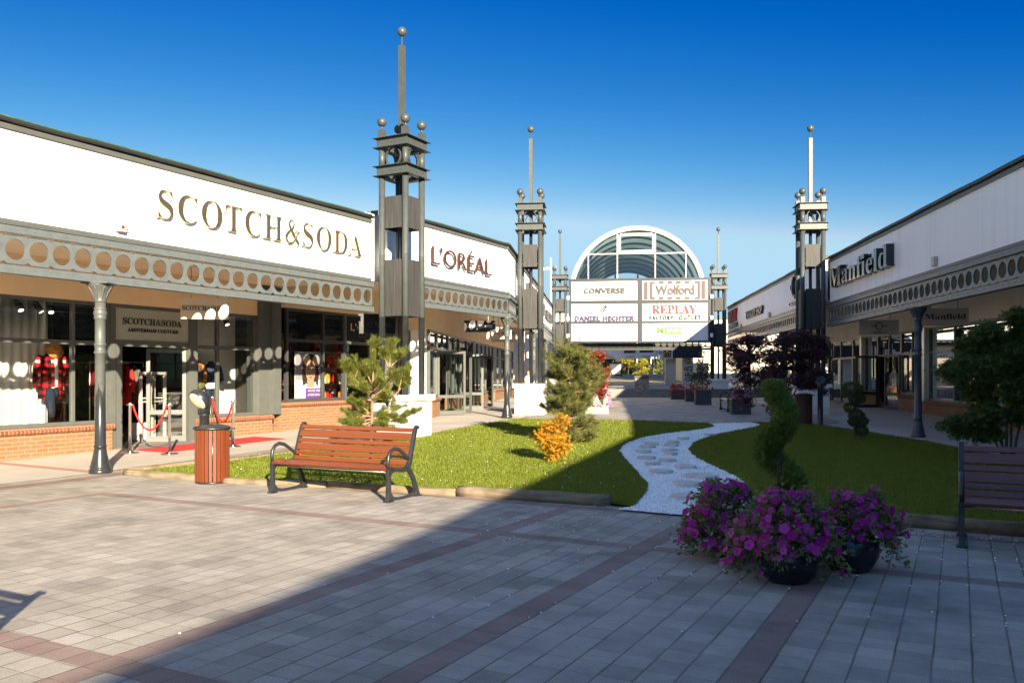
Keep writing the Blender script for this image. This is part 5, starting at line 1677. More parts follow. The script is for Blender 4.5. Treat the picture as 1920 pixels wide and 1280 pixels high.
# small boxes on the walls
def wallbox(label, parent_fn, s, z, w=0.16, h=0.22, mat='white', red=True, ang=0):
    p = parent_fn(s, 0.10)
    r = thing('alarm_box', label, 'alarm box', (p.x, p.y, z), ang)
    MB().mm(-w / 2, w / 2, -0.10, 0.0, 0, h).build('case', M[mat], r, 0.01)
    if red:
        MB().mm(-0.02, 0.03, -0.108, -0.101, 0.05, 0.10).build('red_light', M['letter_red'], r)
        MB().mm(w / 2, w / 2 + 0.07, -0.07, -0.05, 0.04, 0.055).build('bracket', M['iron'], r)
wallbox('small cream alarm box with a red light on the near left fascia', lw, 0.38, 3.98, red=True, mat='signbeige', ang=LANG)
wallbox('small grey box on the right fascia under the dark lower-case letters', rw, 1.0, 4.05, red=False, mat='signgrey', ang=RANG)
wallbox('tiny grey box on the far right fascia beside the black wall letters', rw, -18.0, 4.2, red=False, mat='signgrey', ang=RANG)
wallbox('tiny grey box on the far right fascia beside the red wall letters', rw, -25.8, 4.15, red=False, mat='signgrey', ang=RANG)

# ------------------------------------------------------------------ billboard across the passage
BORG = Vector((3.28, 49.0, 0)); BDIR = (Vector((11.33, 48.12, 0)) - BORG)
BW = BDIR.length; BANG = math.atan2(BDIR.y, BDIR.x)
bb_ = thing('billboard', 'wide billboard of six white shop panels hung between the two distant towers', 'billboard', BORG, BANG)
z0, z1 = 3.46, 7.16
f = MB()
zr = [(z0, z0 + 0.10), (4.58, 4.70), (5.72, 5.90), (z1 - 0.14, z1)]
xm = BW * 0.506
for a, b in zr: f.mm(0, BW, -0.06, 0.08, a, b)
for a, b in ((0, 0.16), (xm - 0.13, xm + 0.13), (BW - 0.16, BW)):
    for (q0, q1) in zip(zr[:-1], zr[1:]): f.mm(a, b, -0.058, 0.078, q0[1], q1[0])
f.mm(0.0, BW, 0.3, 0.42, z0, z1); 
for x in np.linspace(0.1, BW - 0.1, 6): f.mm(x - 0.05, x + 0.05, 0.08, 0.3, z0 + 0.05, z1 - 0.05)
f.build('frame', M['blueframe'], bb_)
for i, (q0, q1) in enumerate(zip(zr[:-1], zr[1:])):
    for j, (a, b) in enumerate(((0.16, xm - 0.13), (xm + 0.13, BW - 0.16))):
        pn = MB(); pn.mm(a + 0.002, b - 0.002, 0.0, 0.04, q0[1] + 0.002, q1[0] - 0.002)
        o = pn.build('sign_panel', M['signwhite'], bb_)
        L, H, mid = b - a, q1[0] - q0[1], (q0[1] + q1[0]) / 2
        if (i, j) == (2, 0): letters(sansbold('CONVERSE'), a + L * 0.19, a + L * 0.80, mid - 0.17, mid + 0.15, -0.002, 0.06, M['letter_grey'], o, offset=0.035)
        if (i, j) == (2, 1):
            letters('Wolford', a + L * 0.20, a + L * 0.79, mid - 0.27, mid + 0.28, -0.002, 0.06, M['letter_brown'], o, offset=0.035)
            w = MB()
            for x in (0.03, 0.90): w.mm(a + L * x, a + L * (x + 0.055), -0.055, -0.002, mid - 0.52, mid + 0.50)
            for s, x in ((1, 0.12), (-1, 0.845)):
                w.mm(a + L * x, a + L * (x + 0.035), -0.055, -0.002, mid - 0.52, mid + 0.50)
                xa, xb = (x + 0.035, x + 0.075) if s > 0 else (x - 0.04, x)
                for zz in (mid - 0.52, mid + 0.38): w.mm(a + L * xa, a + L * xb, -0.055, -0.002, zz, zz + 0.12)
            for x in (0.25, 0.38, 0.51, 0.64):
                for zz in (mid - 0.52, mid + 0.38): w.prism([(a + L * x, zz), (a + L * (x + 0.075), zz), (a + L * (x + 0.085), zz + 0.14), (a + L * (x + 0.01), zz + 0.14)], -0.055, -0.002)
            w.build('emblem', M['letter_brown'], o)
        if (i, j) == (1, 0):
            letters(sansbold('DANIEL HECHTER'), a + L * 0.05, a + L * 0.95, mid - 0.49, mid - 0.20, -0.002, 0.06, M['letter_violet'], o, offset=0.035)
            e = MB()
            for dx, dz in ((0.0, 0.0), (0.10, -0.11)): e.prism([(a + L * 0.42 + dx, mid + 0.04 + dz), (a + L * 0.42 + dx + 0.10, mid + 0.04 + dz), (a + L * 0.55, mid + 0.46 + dz), (a + L * 0.55 - 0.10, mid + 0.46 + dz)], -0.04, -0.002)
            e.build('emblem', M['letter_black'], o)
        if (i, j) == (1, 1):
            letters(serif('REPLAY'), a + L * 0.15, a + L * 0.83, mid - 0.09, mid + 0.40, -0.002, 0.05, M['letter_red'], o, offset=0.012)
            letters(sansbold('FACTORY'), a + L * 0.11, a + L * 0.48, mid - 0.46, mid - 0.20, -0.002, 0.05, M['letter_black'], o, spacing=1.3, offset=0.03)
            letters(sansbold('OUTLET'), a + L * 0.56, a + L * 0.89, mid - 0.46, mid - 0.20, -0.002, 0.05, M['letter_black'], o, spacing=1.3, offset=0.03)
        if (i, j) == (0, 1):
            letters('MEZZ', a + L * 0.22, a + L * 0.62, mid - 0.09, mid + 0.28, -0.002, 0.05, M['letter_green'], o, offset=0.03)
            ob = MB(); cx, cz = a + L * 0.70, mid + 0.11
            ob.tube([(cx + 0.20 * math.cos(t_), -0.03, cz + 0.20 * math.sin(t_)) for t_ in np.linspace(0.6, 2 * math.pi + 0.35, 24)], 0.028, 6)
            ob.tube([(cx + 0.15, -0.03, cz + 0.15), (cx + 0.30, -0.03, cz + 0.26)], 0.025, 6)
            ob.build('emblem', M['letter_tan'], o)
            letters('DI PASTA', a + L * 0.33, a + L * 0.68, mid - 0.35, mid - 0.20, -0.002, 0.04, M['letter_black'], o, spacing=1.4)
for zz in (3.75, 4.75, 5.95):
    for q in (-0.10, BW - 0.06):
        MB().mm(q, q + 0.16, -0.16, -0.06, zz, zz + 0.22).build('floodlight', M['white'], bb_, 0.01)
gg = thing('gate_girder', 'pierced grey girder spanning the passage below the billboard', 'girder', (BORG.x, BORG.y, 0.0), BANG)
gm_ = girder_mesh(-0.1, BW + 0.1, 0.5)
gm_.v = [(x, y_, z - 0.05) for x, y_, z in gm_.v]
gm_.build('web', M['gutter'], gg)

# ------------------------------------------------------------------ glazed vault over the passage
VD0, VL = 60.5, 25.0
vdir = Vector((math.sin(TH_C), math.cos(TH_C), 0))
VC = Vector((8.93, VD0, 0))
VANG = -TH_C
V = thing('vaulted_hall', 'entrance hall with a white-edged glazed barrel vault behind the billboard', 'building', (VC.x, VC.y, 0), VANG)
RV, ZV = 4.75, 7.42
N = 48
vb = MB()
o_, i_ = [], []
A0 = -0.10
ang = [A0 + (math.pi - 2 * A0) * k / N for k in range(N + 1)]
def arcpts(r): return [(r * math.cos(a), ZV + r * math.sin(a)) for a in ang]
def arch_band(mb, r0, r1, y0, y1):
    a, b = arcpts(r0), arcpts(r1); n = N + 1
    vs = [(x, y0, z) for x, z in a] + [(x, y0, z) for x, z in b] + [(x, y1, z) for x, z in a] + [(x, y1, z) for x, z in b]
    fs = []
    for k in range(N):
        fs += [(k, k + 1, n + k + 1, n + k), (2 * n + k + 1, 2 * n + k, 3 * n + k, 3 * n + k + 1), (n + k, n + k + 1, 3 * n + k + 1, 3 * n + k), (k + 1, k, 2 * n + k, 2 * n + k + 1)]
    mb.add(vs, fs, True)
    return mb
fa = MB(); arch_band(fa, RV - 0.24, RV + 0.06, -0.25, 0.0)
fa.build('arch_rim', M['white'], V)
fa2 = MB(); arch_band(fa2, RV - 0.25, RV + 0.06, VL, VL + 0.25); fa2.build('arch_rim', M['blueframe'], V)
ribs = MB()
for k in range(9):
    arch_band(ribs, RV - 0.22, RV - 0.06, 0.6 + k * (VL - 1.0) / 8, 0.72 + k * (VL - 1.0) / 8)
ribs.build('rib', M['blueframe'], V)
sk = MB(); arch_band(sk, RV - 0.05, RV - 0.0, 0.0, VL)
def mk_vaultskin():
    t = NT('ribbed_vault_sheet')
    y_ = t.xyz()[1]
    w = t.math('FRACT', t.math('MULTIPLY', y_, 3.2))
    t.set(t.ramp(w, [(0.0, (0.26, 0.31, 0.31)), (0.5, (0.42, 0.47, 0.46)), (1.0, (0.26, 0.31, 0.31))]), 0.35, 0, 0.5)
    tr = t.new('ShaderNodeBsdfTranslucent'); tr.inputs[0].default_value = (0.50, 0.58, 0.57, 1)
    mx = t.new('ShaderNodeMixShader'); mx.inputs[0].default_value = 0.42
    t.link(t.b.outputs[0], mx.inputs[1]); t.link(tr.outputs[0], mx.inputs[2]); t.link(mx.outputs[0], t.out.inputs[0])
    return t.m
M['vaultskin'] = mk_vaultskin()
sk.build('vault_shell', M['vaultskin'], V)
gl = MB()
ap = [(x, z) for x, z in arcpts(RV - 0.28)]
zb = 6.2
poly = ap + [(-(RV - 0.28) * math.cos(A0), zb), ((RV - 0.28) * math.cos(A0), zb)]
gl.prism(poly, -0.12, -0.10)
gl.build('pane', M['glass_vault'], V)
mu = MB()
hz = ZV + RV * 0.60
def halfw(z): return math.sqrt(max(0, (RV - 0.30) ** 2 - (z - ZV) ** 2))
mu.mm(-halfw(hz), halfw(hz), -0.2, -0.125, hz - 0.035, hz + 0.03)
for x in (-1.38, 1.30):
    mu.mm(x - 0.03, x + 0.03, -0.19, -0.125, zb, ZV + math.sqrt((RV - 0.3) ** 2 - x * x))
for x in (-3.45, 3.45):
    mu.mm(x - 0.028, x + 0.028, -0.19, -0.125, zb, hz - 0.035)
mu.build('mullion', M['white'], V)
wf = MB()
for a, b, c, d in ((-1.32, -1.14, hz + 0.05, ZV + 4.20), (1.08, 1.24, hz + 0.05, ZV + 4.20), (-1.14, 1.08, hz + 0.05, hz + 0.22), (-1.14, 1.08, ZV + 4.10, ZV + 4.28)):
    wf.mm(a, b, -0.24, -0.201, c, d)
wf.build('opening_window', M['white'], V)
fm = MB()
for x in (-1.15, 1.1): fm.mm(x - 0.09, x + 0.09, VL + 0.02, VL + 0.1, zb, ZV + 4.3)
fm.mm(-4, 4, VL + 0.02, VL + 0.09, ZV + 3.2, ZV + 3.3)
fm.build('mullion', M['blueframe'], V)
# walls carrying the vault, with the passage between
wl_ = MB()
wl_.mm(-12.0, -4.6, -6.0, VL, -0.3, 5.6); wl_.mm(3.6, 14.0, 1.5, VL, -0.3, 5.6)
wl_.build('wall', M['beige'], V)
pr = MB()
for x in (2.15, 3.3):
    pr.mm(x - 0.35, x + 0.35, -3.0, -2.3, -0.3, 3.6)
pr.build('pillar', M['beige'], V)
dk = MB(); dk.mm(3.62, 5.2, 1.38, 1.49, 1.3, 2.5); dk.build('shop_window', M['letter_navy'], V)
cn = MB(); cn.mm(-4.59, 4.2, -3.4, -3.0, 2.75, 3.75)
cn.build('beam', M['gutter'], V)
ro = MB(); ro.mm(-12, -4.8, -6.0, VL, 5.6, 5.8); ro.mm(4.8, 14, 1.5, VL, 5.6, 5.8); ro.build('roof', M['roof'], V)
lt = MB(); lt.mm(-4.59, 3.59, 3.0, 3.3, 3.3, 3.7); lt.build('lintel', M['gutter'], V)
# long white shop directory under the canopy
sb = thing('directory_sign', 'long white directory sign with small logos hung over the far passage', 'sign', (VC.x - 0.35, VC.y - 4.9, 2.68), VANG)
MB().mm(-3.3, 1.95, -0.15, 0.55, 0, 0.62).build('board', M['signwhite'], sb)
lg = MB(); lg.mm(-1.2, -0.45, -0.165, -0.152, 0.36, 0.62); lg.build('logo_block', M['letter_brown'], sb)
lg = MB(); lg.mm(-0.20, 0.70, -0.165, -0.152, 0.40, 0.60); lg.build('logo_block', M['letter_grey'], sb)
lg = MB(); lg.mm(1.35, 1.85, -0.165, -0.152, 0.08, 0.62); lg.build('logo_block', M['letter_black'], sb)
letters('m', 1.42, 1.78, 0.14, 0.48, -0.166, 0.012, M['letter_yellow'], sb)
letters('SUB', 0.85, 1.05, 0.26, 0.46, -0.152, 0.012, M['letter_cream'], sb); letters('WAY', 1.05, 1.28, 0.26, 0.46, -0.152, 0.012, M['letter_green'], sb)
letters('Pizza', -2.4, -1.9, 0.06, 0.2, -0.152, 0.012, M['letter_grey'], sb)
for q in (-1.1, -0.1):
    letters('outlet', q, q + 0.6, 0.10, 0.20, -0.152, 0.012, M['letter_grey'], sb)
for x in (-3.0, 1.6):
    rd = MB(); rd.tube([(x, 0.2, 0.62), (x, 0.2, 0.88)], 0.03, 6); rd.build('hanger', M['gutter'], sb)
mast = thing('antenna_mast', 'thin pale antenna mast with small cross arms, seen between two towers', 'mast', (3.45, 75.0, 0), 0.2)
mm_ = MB(); mm_.tube([(0, 0, 0), (0, 0, 12.0)], 0.07, 8); mm_.build('pole', M['white'], mast)
am = MB(); am.tube([(-0.8, 0, 10.9), (0.5, 0, 11.2)], 0.035, 6); am.box((-0.7, 0, 10.98), (0.25, 0.2, 0.2)); am.box((-0.3, 0, 11.05), (0.2, 0.2, 0.2)); am.build('arm', M['white'], mast)

# ------------------------------------------------------------------ steps, upper path, far garden
for k in range(3):
    Y0 = 47.2 + k * 0.45
    b = MB(); b.mm(-14, 14, 0, 9 - 0.45 * k - (0.0), -0.2, 0.36 + 0.15 * (k + 1))
    o = MB().mm(-1.5, 12.5, 0, 0.46 if k < 2 else 8.0, -0.2, 0.36 + 0.15 * (k + 1)).build('steps', M['stepstone'])
    o.location = (2.0, Y0, 0); o.rotation_euler = (0, 0, -TH_C * 0.5)
    tag(o, kind='structure')
def slope(name, pts, mat):
    bm = bmesh.new(); vs = [bm.verts.new(p) for p in pts]; bm.faces.new(vs)
    bmesh.ops.triangulate(bm, faces=bm.faces[:])
    me = bpy.data.meshes.new(name); bm.to_mesh(me); bm.free()
    me.materials.append(mat); o = bpy.data.objects.new(name, me); C.objects.link(o)
    return tag(o, kind='structure')
slope('path', [(-8, 50.0, 0.816), (22, 50.0, 0.816), (30, 96, 1.72), (-12, 96, 1.72)], M['asphalt'])
slope('terrain', [(-12, 95.9, 1.70), (30, 95.9, 1.70), (140, 320, 2.2), (-120, 320, 2.2)], M['earth'])

def garden_tree(label, x, y_, z, h, w, mat, n, size, cat='tree', trunk=0.25, grp='trees and shrubs beyond the passage'):
    r = thing('garden_tree', label, cat, (x, y_, z), 0, grp)
    MB().tube([(0, 0, -0.2), (0.05, 0, h * 0.35), (0, 0.05, h * 0.8)], [0.09, 0.07, 0.03], 7).build('trunk', M['bark_dark'], r)
    P, A = [], []
    nb = 9
    for k in range(nb):
        cz = h * (trunk + (1 - trunk) * (k + 0.5) / nb)
        rr = w * math.sin(math.pi * min(0.97, (k + 0.8) / (nb + 0.4))) ** 0.7
        c = (random.gauss(0, 0.35) * rr, random.gauss(0, 0.35) * rr, cz)
        p_, d_ = ball(n // nb, c, (rr * 0.8, rr * 0.8, h * 0.11), 0.4)
        P.append(p_); A.append(d_ + rng.normal(size=d_.shape) * 0.6)
    leaves('crown', np.concatenate(P), np.concatenate(A), rng.uniform(0.7, 1.3, nb * (n // nb)) * size, 'oval', M[mat], r)
    return r
FT = [('tall yellow-green tree left of the notice board, beyond the passage', 7.2, 92, 1.6, 4.2, 1.5, 'far_yellow'), ('dark green tree behind the notice board', 10.6, 97, 1.7, 5.0, 2.0, 'far_green'),
      ('yellow-tipped shrub behind the left white flagpole', 13.6, 99, 1.7, 4.6, 1.7, 'far_yellow'), ('dark conifer behind the right white flagpole', 16.2, 98, 1.7, 5.2, 1.9, 'far_green'),
      ('green tree at the right rim of the far garden', 18.2, 92, 1.6, 4.8, 1.9, 'far_green'), ('tan autumn tree beside the beige pillar', 19.6, 88, 1.5, 5.0, 1.8, 'far_tan'),
      ('pale tan shrub low in the far garden', 16.6, 80, 1.3, 1.5, 1.6, 'far_tan'), ('low dark shrub in front of the tan shrub', 15.0, 74, 1.2, 0.9, 1.2, 'far_green'),
      ('low yellow shrub near the stone block', 18.0, 76, 1.2, 1.3, 1.1, 'far_yellow'), ('tan tree seen past the right tower of the billboard', 25.5, 92, 1.6, 5.0, 2.4, 'far_tan'),
      ('yellow tree seen past the right tower of the billboard', 24.0, 84, 1.5, 3.0, 1.6, 'far_yellow'), ('dark hedge tree far left behind the pines', 4.8, 98, 1.7, 5.0, 2.2, 'far_green')]
for lab, x, y_, z, h, w, mt in FT:
    garden_tree(lab, x, y_, z, h, w, mt, 1800, 0.20)
hedge = thing('hedge', 'dark hedge closing the view behind the far garden', 'hedge', (12, 104, 1.7))
m = 9000
P = np.stack([rng.uniform(-22, 22, m), rng.uniform(-1.2, 1.2, m), rng.uniform(0, 4.4, m)], 1)
leaves('foliage', P, rng.normal(size=(m, 3)) + np.array([0, -0.6, 0.4]), rng.uniform(0.25, 0.5, m), 'oval', M['far_green'], hedge)
MB().mm(-22, 22, 0.2, 1.0, -0.3, 3.9).build('stems', M['earth'], hedge)

for x, lab in ((12.0, 'left white flagpole beyond the passage'), (13.75, 'second white flagpole beyond the passage'), (15.3, 'third short white post beyond the passage'), (17.2, 'fourth short white post in the far garden')):
    f_ = thing('flagpole', lab, 'flagpole', (x, 93.0, 1.6), 0, 'white poles in the far garden')
    MB().tube([(0, 0, -0.2), (0, 0, 6.0 if x < 14 else 1.9)], 0.07, 8).build('pole', M['white'], f_)
nb = thing('notice_board', 'white notice board in a dark frame beyond the passage', 'notice board', (9.75, 80.0, 1.36), -0.05)
MB().mm(-0.5, 0.5, -0.03, 0.0, 0.35, 1.30).build('panel', M['signwhite'], nb)
fr = MB(); fr.mm(-0.66, -0.52, -0.05, 0.05, -0.2, 1.42); fr.mm(0.52, 0.66, -0.05, 0.05, -0.2, 1.42); fr.mm(-0.52, 0.52, -0.05, 0.05, 1.31, 1.46); fr.mm(-0.52, 0.52, 0.002, 0.05, 0.2, 1.31)
fr.build('frame', M['blueframe'], nb)
blk = thing('stone_block', 'pale stone block beside the far shrubs', 'stone block', (14.0, 71.0, 1.15)); MB().mm(-0.75, 0.75, -0.4, 0.4, -0.1, 0.75).build('block', M['flagstone'], blk, 0.04)

# gabion pillar with a spiral tree on the steps
gp_ = thing('stone_planter', 'square planter of caged rubble stones with a dark rim, standing on the steps', 'planter', (7.35, 48.05, 0.36), -TH_C)
gs = MB()
gs.mm(-0.38, 0.38, -0.38, 0.38, -0.05, 1.05)
gs.build('core', M['stepstone'], gp_)
st_ = MB()
for k in range(170):
    side = random.randrange(2); u_, z_ = random.uniform(-0.36, 0.36), random.uniform(0.28, 1.03); r_ = random.uniform(0.035, 0.07)
    st_.lathe([(0.01, -r_ * .7), (r_, -r_ * .2), (r_ * .8, r_ * .5), (0.01, r_ * .7)], 6, (u_, -0.37, z_) if side == 0 else (0.37, u_, z_))
def mk_stones():
    t = NT('rubble_stones')
    t.set(t.ramp(t.new('ShaderNodeNewGeometry').outputs['Random Per Island'], [(0, (0.28, 0.15, 0.10)), (0.4, (0.42, 0.33, 0.25)), (0.8, (0.5, 0.45, 0.38)), (1, (0.34, 0.22, 0.17))]), 0.85)
    return t.m
M['stones'] = mk_stones()
st_.build('stones', M['stones'], gp_)
rim = MB(); rim.mm(-0.40, 0.40, -0.40, -0.34, 1.05, 1.20); rim.mm(-0.40, 0.40, 0.34, 0.40, 1.05, 1.20); rim.mm(-0.40, -0.34, -0.34, 0.34, 1.05, 1.20); rim.mm(0.34, 0.40, -0.34, 0.34, 1.05, 1.20)
rim.build('rim', M['planter_dark'], gp_)
MB().mm(-0.34, 0.34, -0.34, 0.34, 1.05, 1.15).build('soil', M['soil'], gp_)
spiral('small yellow-green conifer clipped into a spiral, in the caged stone planter', Vector((7.42, 48.1, 1.45)), 1.0, 0.32, 0.12, 2.2, 0.5, 'far_yellow', 1500, 0.10, 0.7)

# planters along the passage
def planter(label, x, y_, w, h, mat, th=-TH_C):
    r = thing('planter', label, 'planter', (x, y_, gz(y_)), th, 'planters along the passage')
    t = 0.05
    b = MB(); b.mm(-w / 2, w / 2, -w / 2, -w / 2 + t, 0, h); b.mm(-w / 2, w / 2, w / 2 - t, w / 2, 0, h); b.mm(-w / 2, -w / 2 + t, -w / 2 + t, w / 2 - t, 0, h); b.mm(w / 2 - t, w / 2, -w / 2 + t, w / 2 - t, 0, h)
    b.build('box', M[mat], r, 0.006)
    MB().mm(-w / 2 + t, w / 2 - t, -w / 2 + t, w / 2 - t, 0.02, h - 0.06).build('soil', M['soil'], r)
    return r
def bedding(r, w, h, nfl, col, nlf=500, drop=0.25, leaf_mat='pet_leaf', fs=0.045):
    P, A = [], []
    m = nlf
    q = np.stack([rng.uniform(-w * .62, w * .62, m), rng.uniform(-w * .62, w * .62, m), h + rng.uniform(-0.05, 0.28, m)], 1)
    edge = (np.abs(q[:, :2]).max(1) > w * 0.45); q[edge, 2] = h + rng.uniform(-drop, 0.12, edge.sum())
    leaves('foliage', q, rng.normal(size=(m, 3)) + np.array([0, 0, 0.3]), rng.uniform(0.04, 0.075, m), 'oval', M[leaf_mat], r)
    q = np.stack([rng.uniform(-w * .6, w * .6, nfl), rng.uniform(-w * .66, w * .3, nfl), h + rng.uniform(0.05, 0.30, nfl)], 1)
    edge = (np.abs(q[:, :2]).max(1) > w * 0.45); q[edge, 2] = h + rng.uniform(-drop, 0.15, edge.sum())
    nrm = np.tile((0, -1.0, 0.6), (nfl, 1)) + rng.normal(size=(nfl, 3)) * 0.4
    leaves('blossoms', q, unit(np.cross(nrm, rng.normal(size=(nfl, 3)))), rng.uniform(0.7, 1.2, nfl) * fs, 'flower', M[col], r, normal=nrm, roll=0.05)
p = at(1392, 777)
pf = planter('dark square planter of purple flowers in front of the purple maple', p.x, p.y + 0.3, 0.62, 0.50, 'planter_dark'); bedding(pf, 0.62, 0.5, 110, 'petunia_pink', 600, 0.3, fs=0.034)
p = at(1124, 776)
pg = planter('pale grey planter of pink flowers and trailing leaves behind the bushy pine', p.x - 0.05, p.y + 0.35, 0.78, 0.62, 'planter_grey'); bedding(pg, 0.78, 0.62, 130, 'petunia_pink', 500, 0.4, 'silver_leaf', 0.042)
p = at(1321, 759)
pq = planter('tall dark square planter of pom-pom topiary beside the right distant tower', p.x, p.y + 0.35, 0.66, 0.62, 'planter_dark'); bedding(pq, 0.66, 0.62, 10, 'petunia_red', 260, 0.15)
p = at(1290, 757)
pr_ = planter('dark planter of brownish flowers beside the pom-pom topiary planter', 8.55, 40.2, 0.6, 0.55, 'planter_dark'); bedding(pr_, 0.6, 0.55, 30, 'petunia_red', 300, 0.25, 'maple_red')
ps = planter('far planter of red flowers at the foot of the steps', 8.55, 43.6, 0.7, 0.5, 'planter_dark'); bedding(ps, 0.7, 0.5, 80, 'petunia_red', 300, 0.3)
def pompom(label, x, y_, z, balls):
    k_ = y_ / FPX
    bl = [(dx * k_, random.uniform(-0.15, 0.15), dz * k_, r_ * k_, r_ * k_) for dx, dz, r_ in balls]
    stems = [([(0, 0, 0), (0.02, 0, balls[0][1] * k_ * 0.6), (0, 0, balls[0][1] * k_)], 0.03, 0.015)]
    for (a, b, c, d, e) in bl[1:]:
        stems.append(([(0.0, 0, max(0, c - 0.12)), (a * 0.6, b * 0.6, c - 0.04), (a, b, c)], 0.014, 0.01))
    return topiary_balls(label, Vector((x, y_, z)), bl, stems, dens=260, size=0.07, name='pom_pom_topiary', group='pom-pom topiaries along the passage')
pompom('pom-pom tree of many dark clipped balls in the tall dark planter', pq.location.x, pq.location.y, pq.location.z + 0.56,
       [(0, 70, 5.5), (-2, 60, 4.5), (-5, 53, 4), (-6, 46, 4), (-7, 41, 4.5), (-4, 38, 3.5), (7, 48, 4.5), (7, 42, 4.5), (-10, 31, 4), (12, 32, 3.5), (-11, 20, 4.5), (4, 24, 4.5), (12, 18, 3.5), (-6, 17, 3.5)])
pompom('smaller pom-pom tree of dark clipped balls in the planter of brownish flowers', pr_.location.x, pr_.location.y, pr_.location.z + 0.5,
       [(-7, 56, 4.2), (-4, 42, 3.6), (-11, 42, 3), (-10, 32, 3.2), (-4, 31, 3.2), (-8, 22, 3.5), (-1, 26, 3), (3, 22, 4)])

# ------------------------------------------------------------------ rope stanchions and carpet
def stanchion(label):
    r = thing('rope_stanchion', label, 'stanchion', group='chrome rope stanchions at the shop door')
    MB().lathe([(0.165, 0.0), (0.168, 0.012), (0.12, 0.03), (0.05, 0.045), (0.03, 0.05)], 28).build('base', M['chrome'], r)
    p_ = MB(); p_.lathe([(0.028, 0.045), (0.028, 0.90), (0.033, 0.905), (0.033, 0.985), (0.028, 0.99)], 16)
    p_.tube([(-0.07, 0, 0.945), (0.07, 0, 0.945)], 0.011, 8)
    p_.build('post', M['chrome'], r)
    return r
SP = [(244, 850, 'chrome rope stanchion nearest the dark cast column'), (318, 852, 'chrome rope stanchion in the middle of the shop doorway'), (437, 838, 'chrome rope stanchion right of the litter bin'), (398, 823, 'chrome rope stanchion hidden behind the litter bin')]
base0, spos = None, []
for px, py, lab in SP:
    p = at(px, py)
    o = stanchion(lab) if base0 is None else copy_tree(base0)
    base0 = base0 or o
    o['label'] = lab
    o.location = (p.x, p.y, p.z + 0.012)
    spos.append(p)
for i, j, lab in ((0, 1, 'red twisted rope hanging between the two front stanchions'), (2, 3, 'red twisted rope hanging behind the litter bin')):
    a, b = spos[i] + Vector((0, 0, 0.94)), spos[j] + Vector((0, 0, 0.94))
    d = (b - a); L = math.hypot(d.x, d.y); d2 = Vector((d.x, d.y, 0)).normalized()
    a = a + d2 * 0.07; b = b - d2 * 0.07
    nseg = 46
    pts = [a.lerp(b, t) - Vector((0, 0, 0.47 * (1 - (2 * t - 1) ** 2) ** 0.9)) for t in np.linspace(0, 1, nseg)]
    mb = MB()
    for ph in (0, 2.1, 4.2):
        q = []
        for k, p_ in enumerate(pts):
            aa = ph + k * 0.9
            q.append(p_ + Vector((0, 0, 1)) * 0.010 * math.cos(aa) + d2.cross(Vector((0, 0, 1))) * 0.010 * math.sin(aa))
        mb.tube(q, 0.0125, 6)
    o = mb.build('barrier_rope', M['rope'])
    tag(o, lab, 'rope', 'red barrier ropes')
def rug(name, label, cat, s0, s1, y0, y1, mat, dz, th=0.012):
    """a thin mat lying on the sloping walkway in front of the left shop"""
    b = MB()
    n = 10
    vs, fs = [], []
    for k in range(n + 1):
        s = s0 + (s1 - s0) * k / n
        for yy in (y0, y1):
            p_ = lw(s, yy); z = gz(p_.y) + 0.006 + dz
            vs += [(p_.x, p_.y, z), (p_.x, p_.y, z + th)]
    for k in range(n):
        a = 4 * k; c = a + 4
        fs += [(a + 1, a + 3, c + 3, c + 1), (a, a + 1, c + 1, c), (a + 2, c + 2, c + 3, a + 3), (a, c, c + 2, a + 2)]
    fs += [(0, 2, 3, 1), (4 * n, 4 * n + 1, 4 * n + 3, 4 * n + 2)]
    b.add(vs, fs)
    return tag(b.build(name, M[mat]), label, cat)
rug('red_carpet', 'red carpet laid in front of the shop door under the stanchions', 'carpet', 2.55, 5.9, 1.55, 2.55, 'carpet', 0.0)
rug('door_mat', 'grey door mat between the red carpet and the shop door', 'door mat', 2.75, 4.35, 2.57, 3.2, 'mat', 0.0)
# ------------------------------------------------------------------ shop displays on the left
def mk_curtain():
    t = NT('white_curtain_cloth')
    t.set((0.74, 0.70, 0.65), 0.9, 0, 0.1)
    t.bump(t.noise(40, 3), 0.1, 0.005)
    return t.m
M['curtain'] = mk_curtain()
def mk_plaid():
    t = NT('red_black_plaid')
    x, y, z = t.xyz()
    def st(c, f, o):
        return t.math('LESS_THAN', t.math('FRACT', t.math('ADD', t.math('MULTIPLY', c, f), o)), 0.5)
    a, b = st(x, 7.5, 0.1), st(z, 7.5, 0.3)
    s = t.math('ADD', a, b)
    col = t.ramp(t.math('MULTIPLY', s, 0.5), [(0.0, (0.55, 0.015, 0.02)), (0.34, (0.16, 0.01, 0.015)), (0.67, (0.16, 0.01, 0.015)), (0.99, (0.012, 0.012, 0.014))])
    w = t.math('MULTIPLY', t.math('LESS_THAN', t.math('FRACT', t.math('ADD', t.math('MULTIPLY', x, 3.75), 0.3)), 0.22), t.math('LESS_THAN', t.math('FRACT', t.math('ADD', t.math('MULTIPLY', z, 3.75), 0.1)), 0.22))
    t.set(t.mix(w, col, (0.62, 0.55, 0.5)), 0.95, 0, 0.1)
    return t.m
M['plaid'] = mk_plaid()
CL = {'navy': (0.02, 0.028, 0.05), 'red': (0.50, 0.03, 0.02), 'crimson': (0.16, 0.008, 0.012), 'mauve': (0.14, 0.11, 0.15), 'black': (0.014, 0.014, 0.016), 'olive': (0.15, 0.14, 0.055), 'sand': (0.42, 0.36, 0.27), 'white': (0.75, 0.73, 0.70), 'taupe': (0.10, 0.075, 0.065), 'hat': (0.48, 0.20, 0.06), 'mustard': (0.45, 0.30, 0.06), 'denim': (0.045, 0.065, 0.10), 'green': (0.16, 0.25, 0.10)}
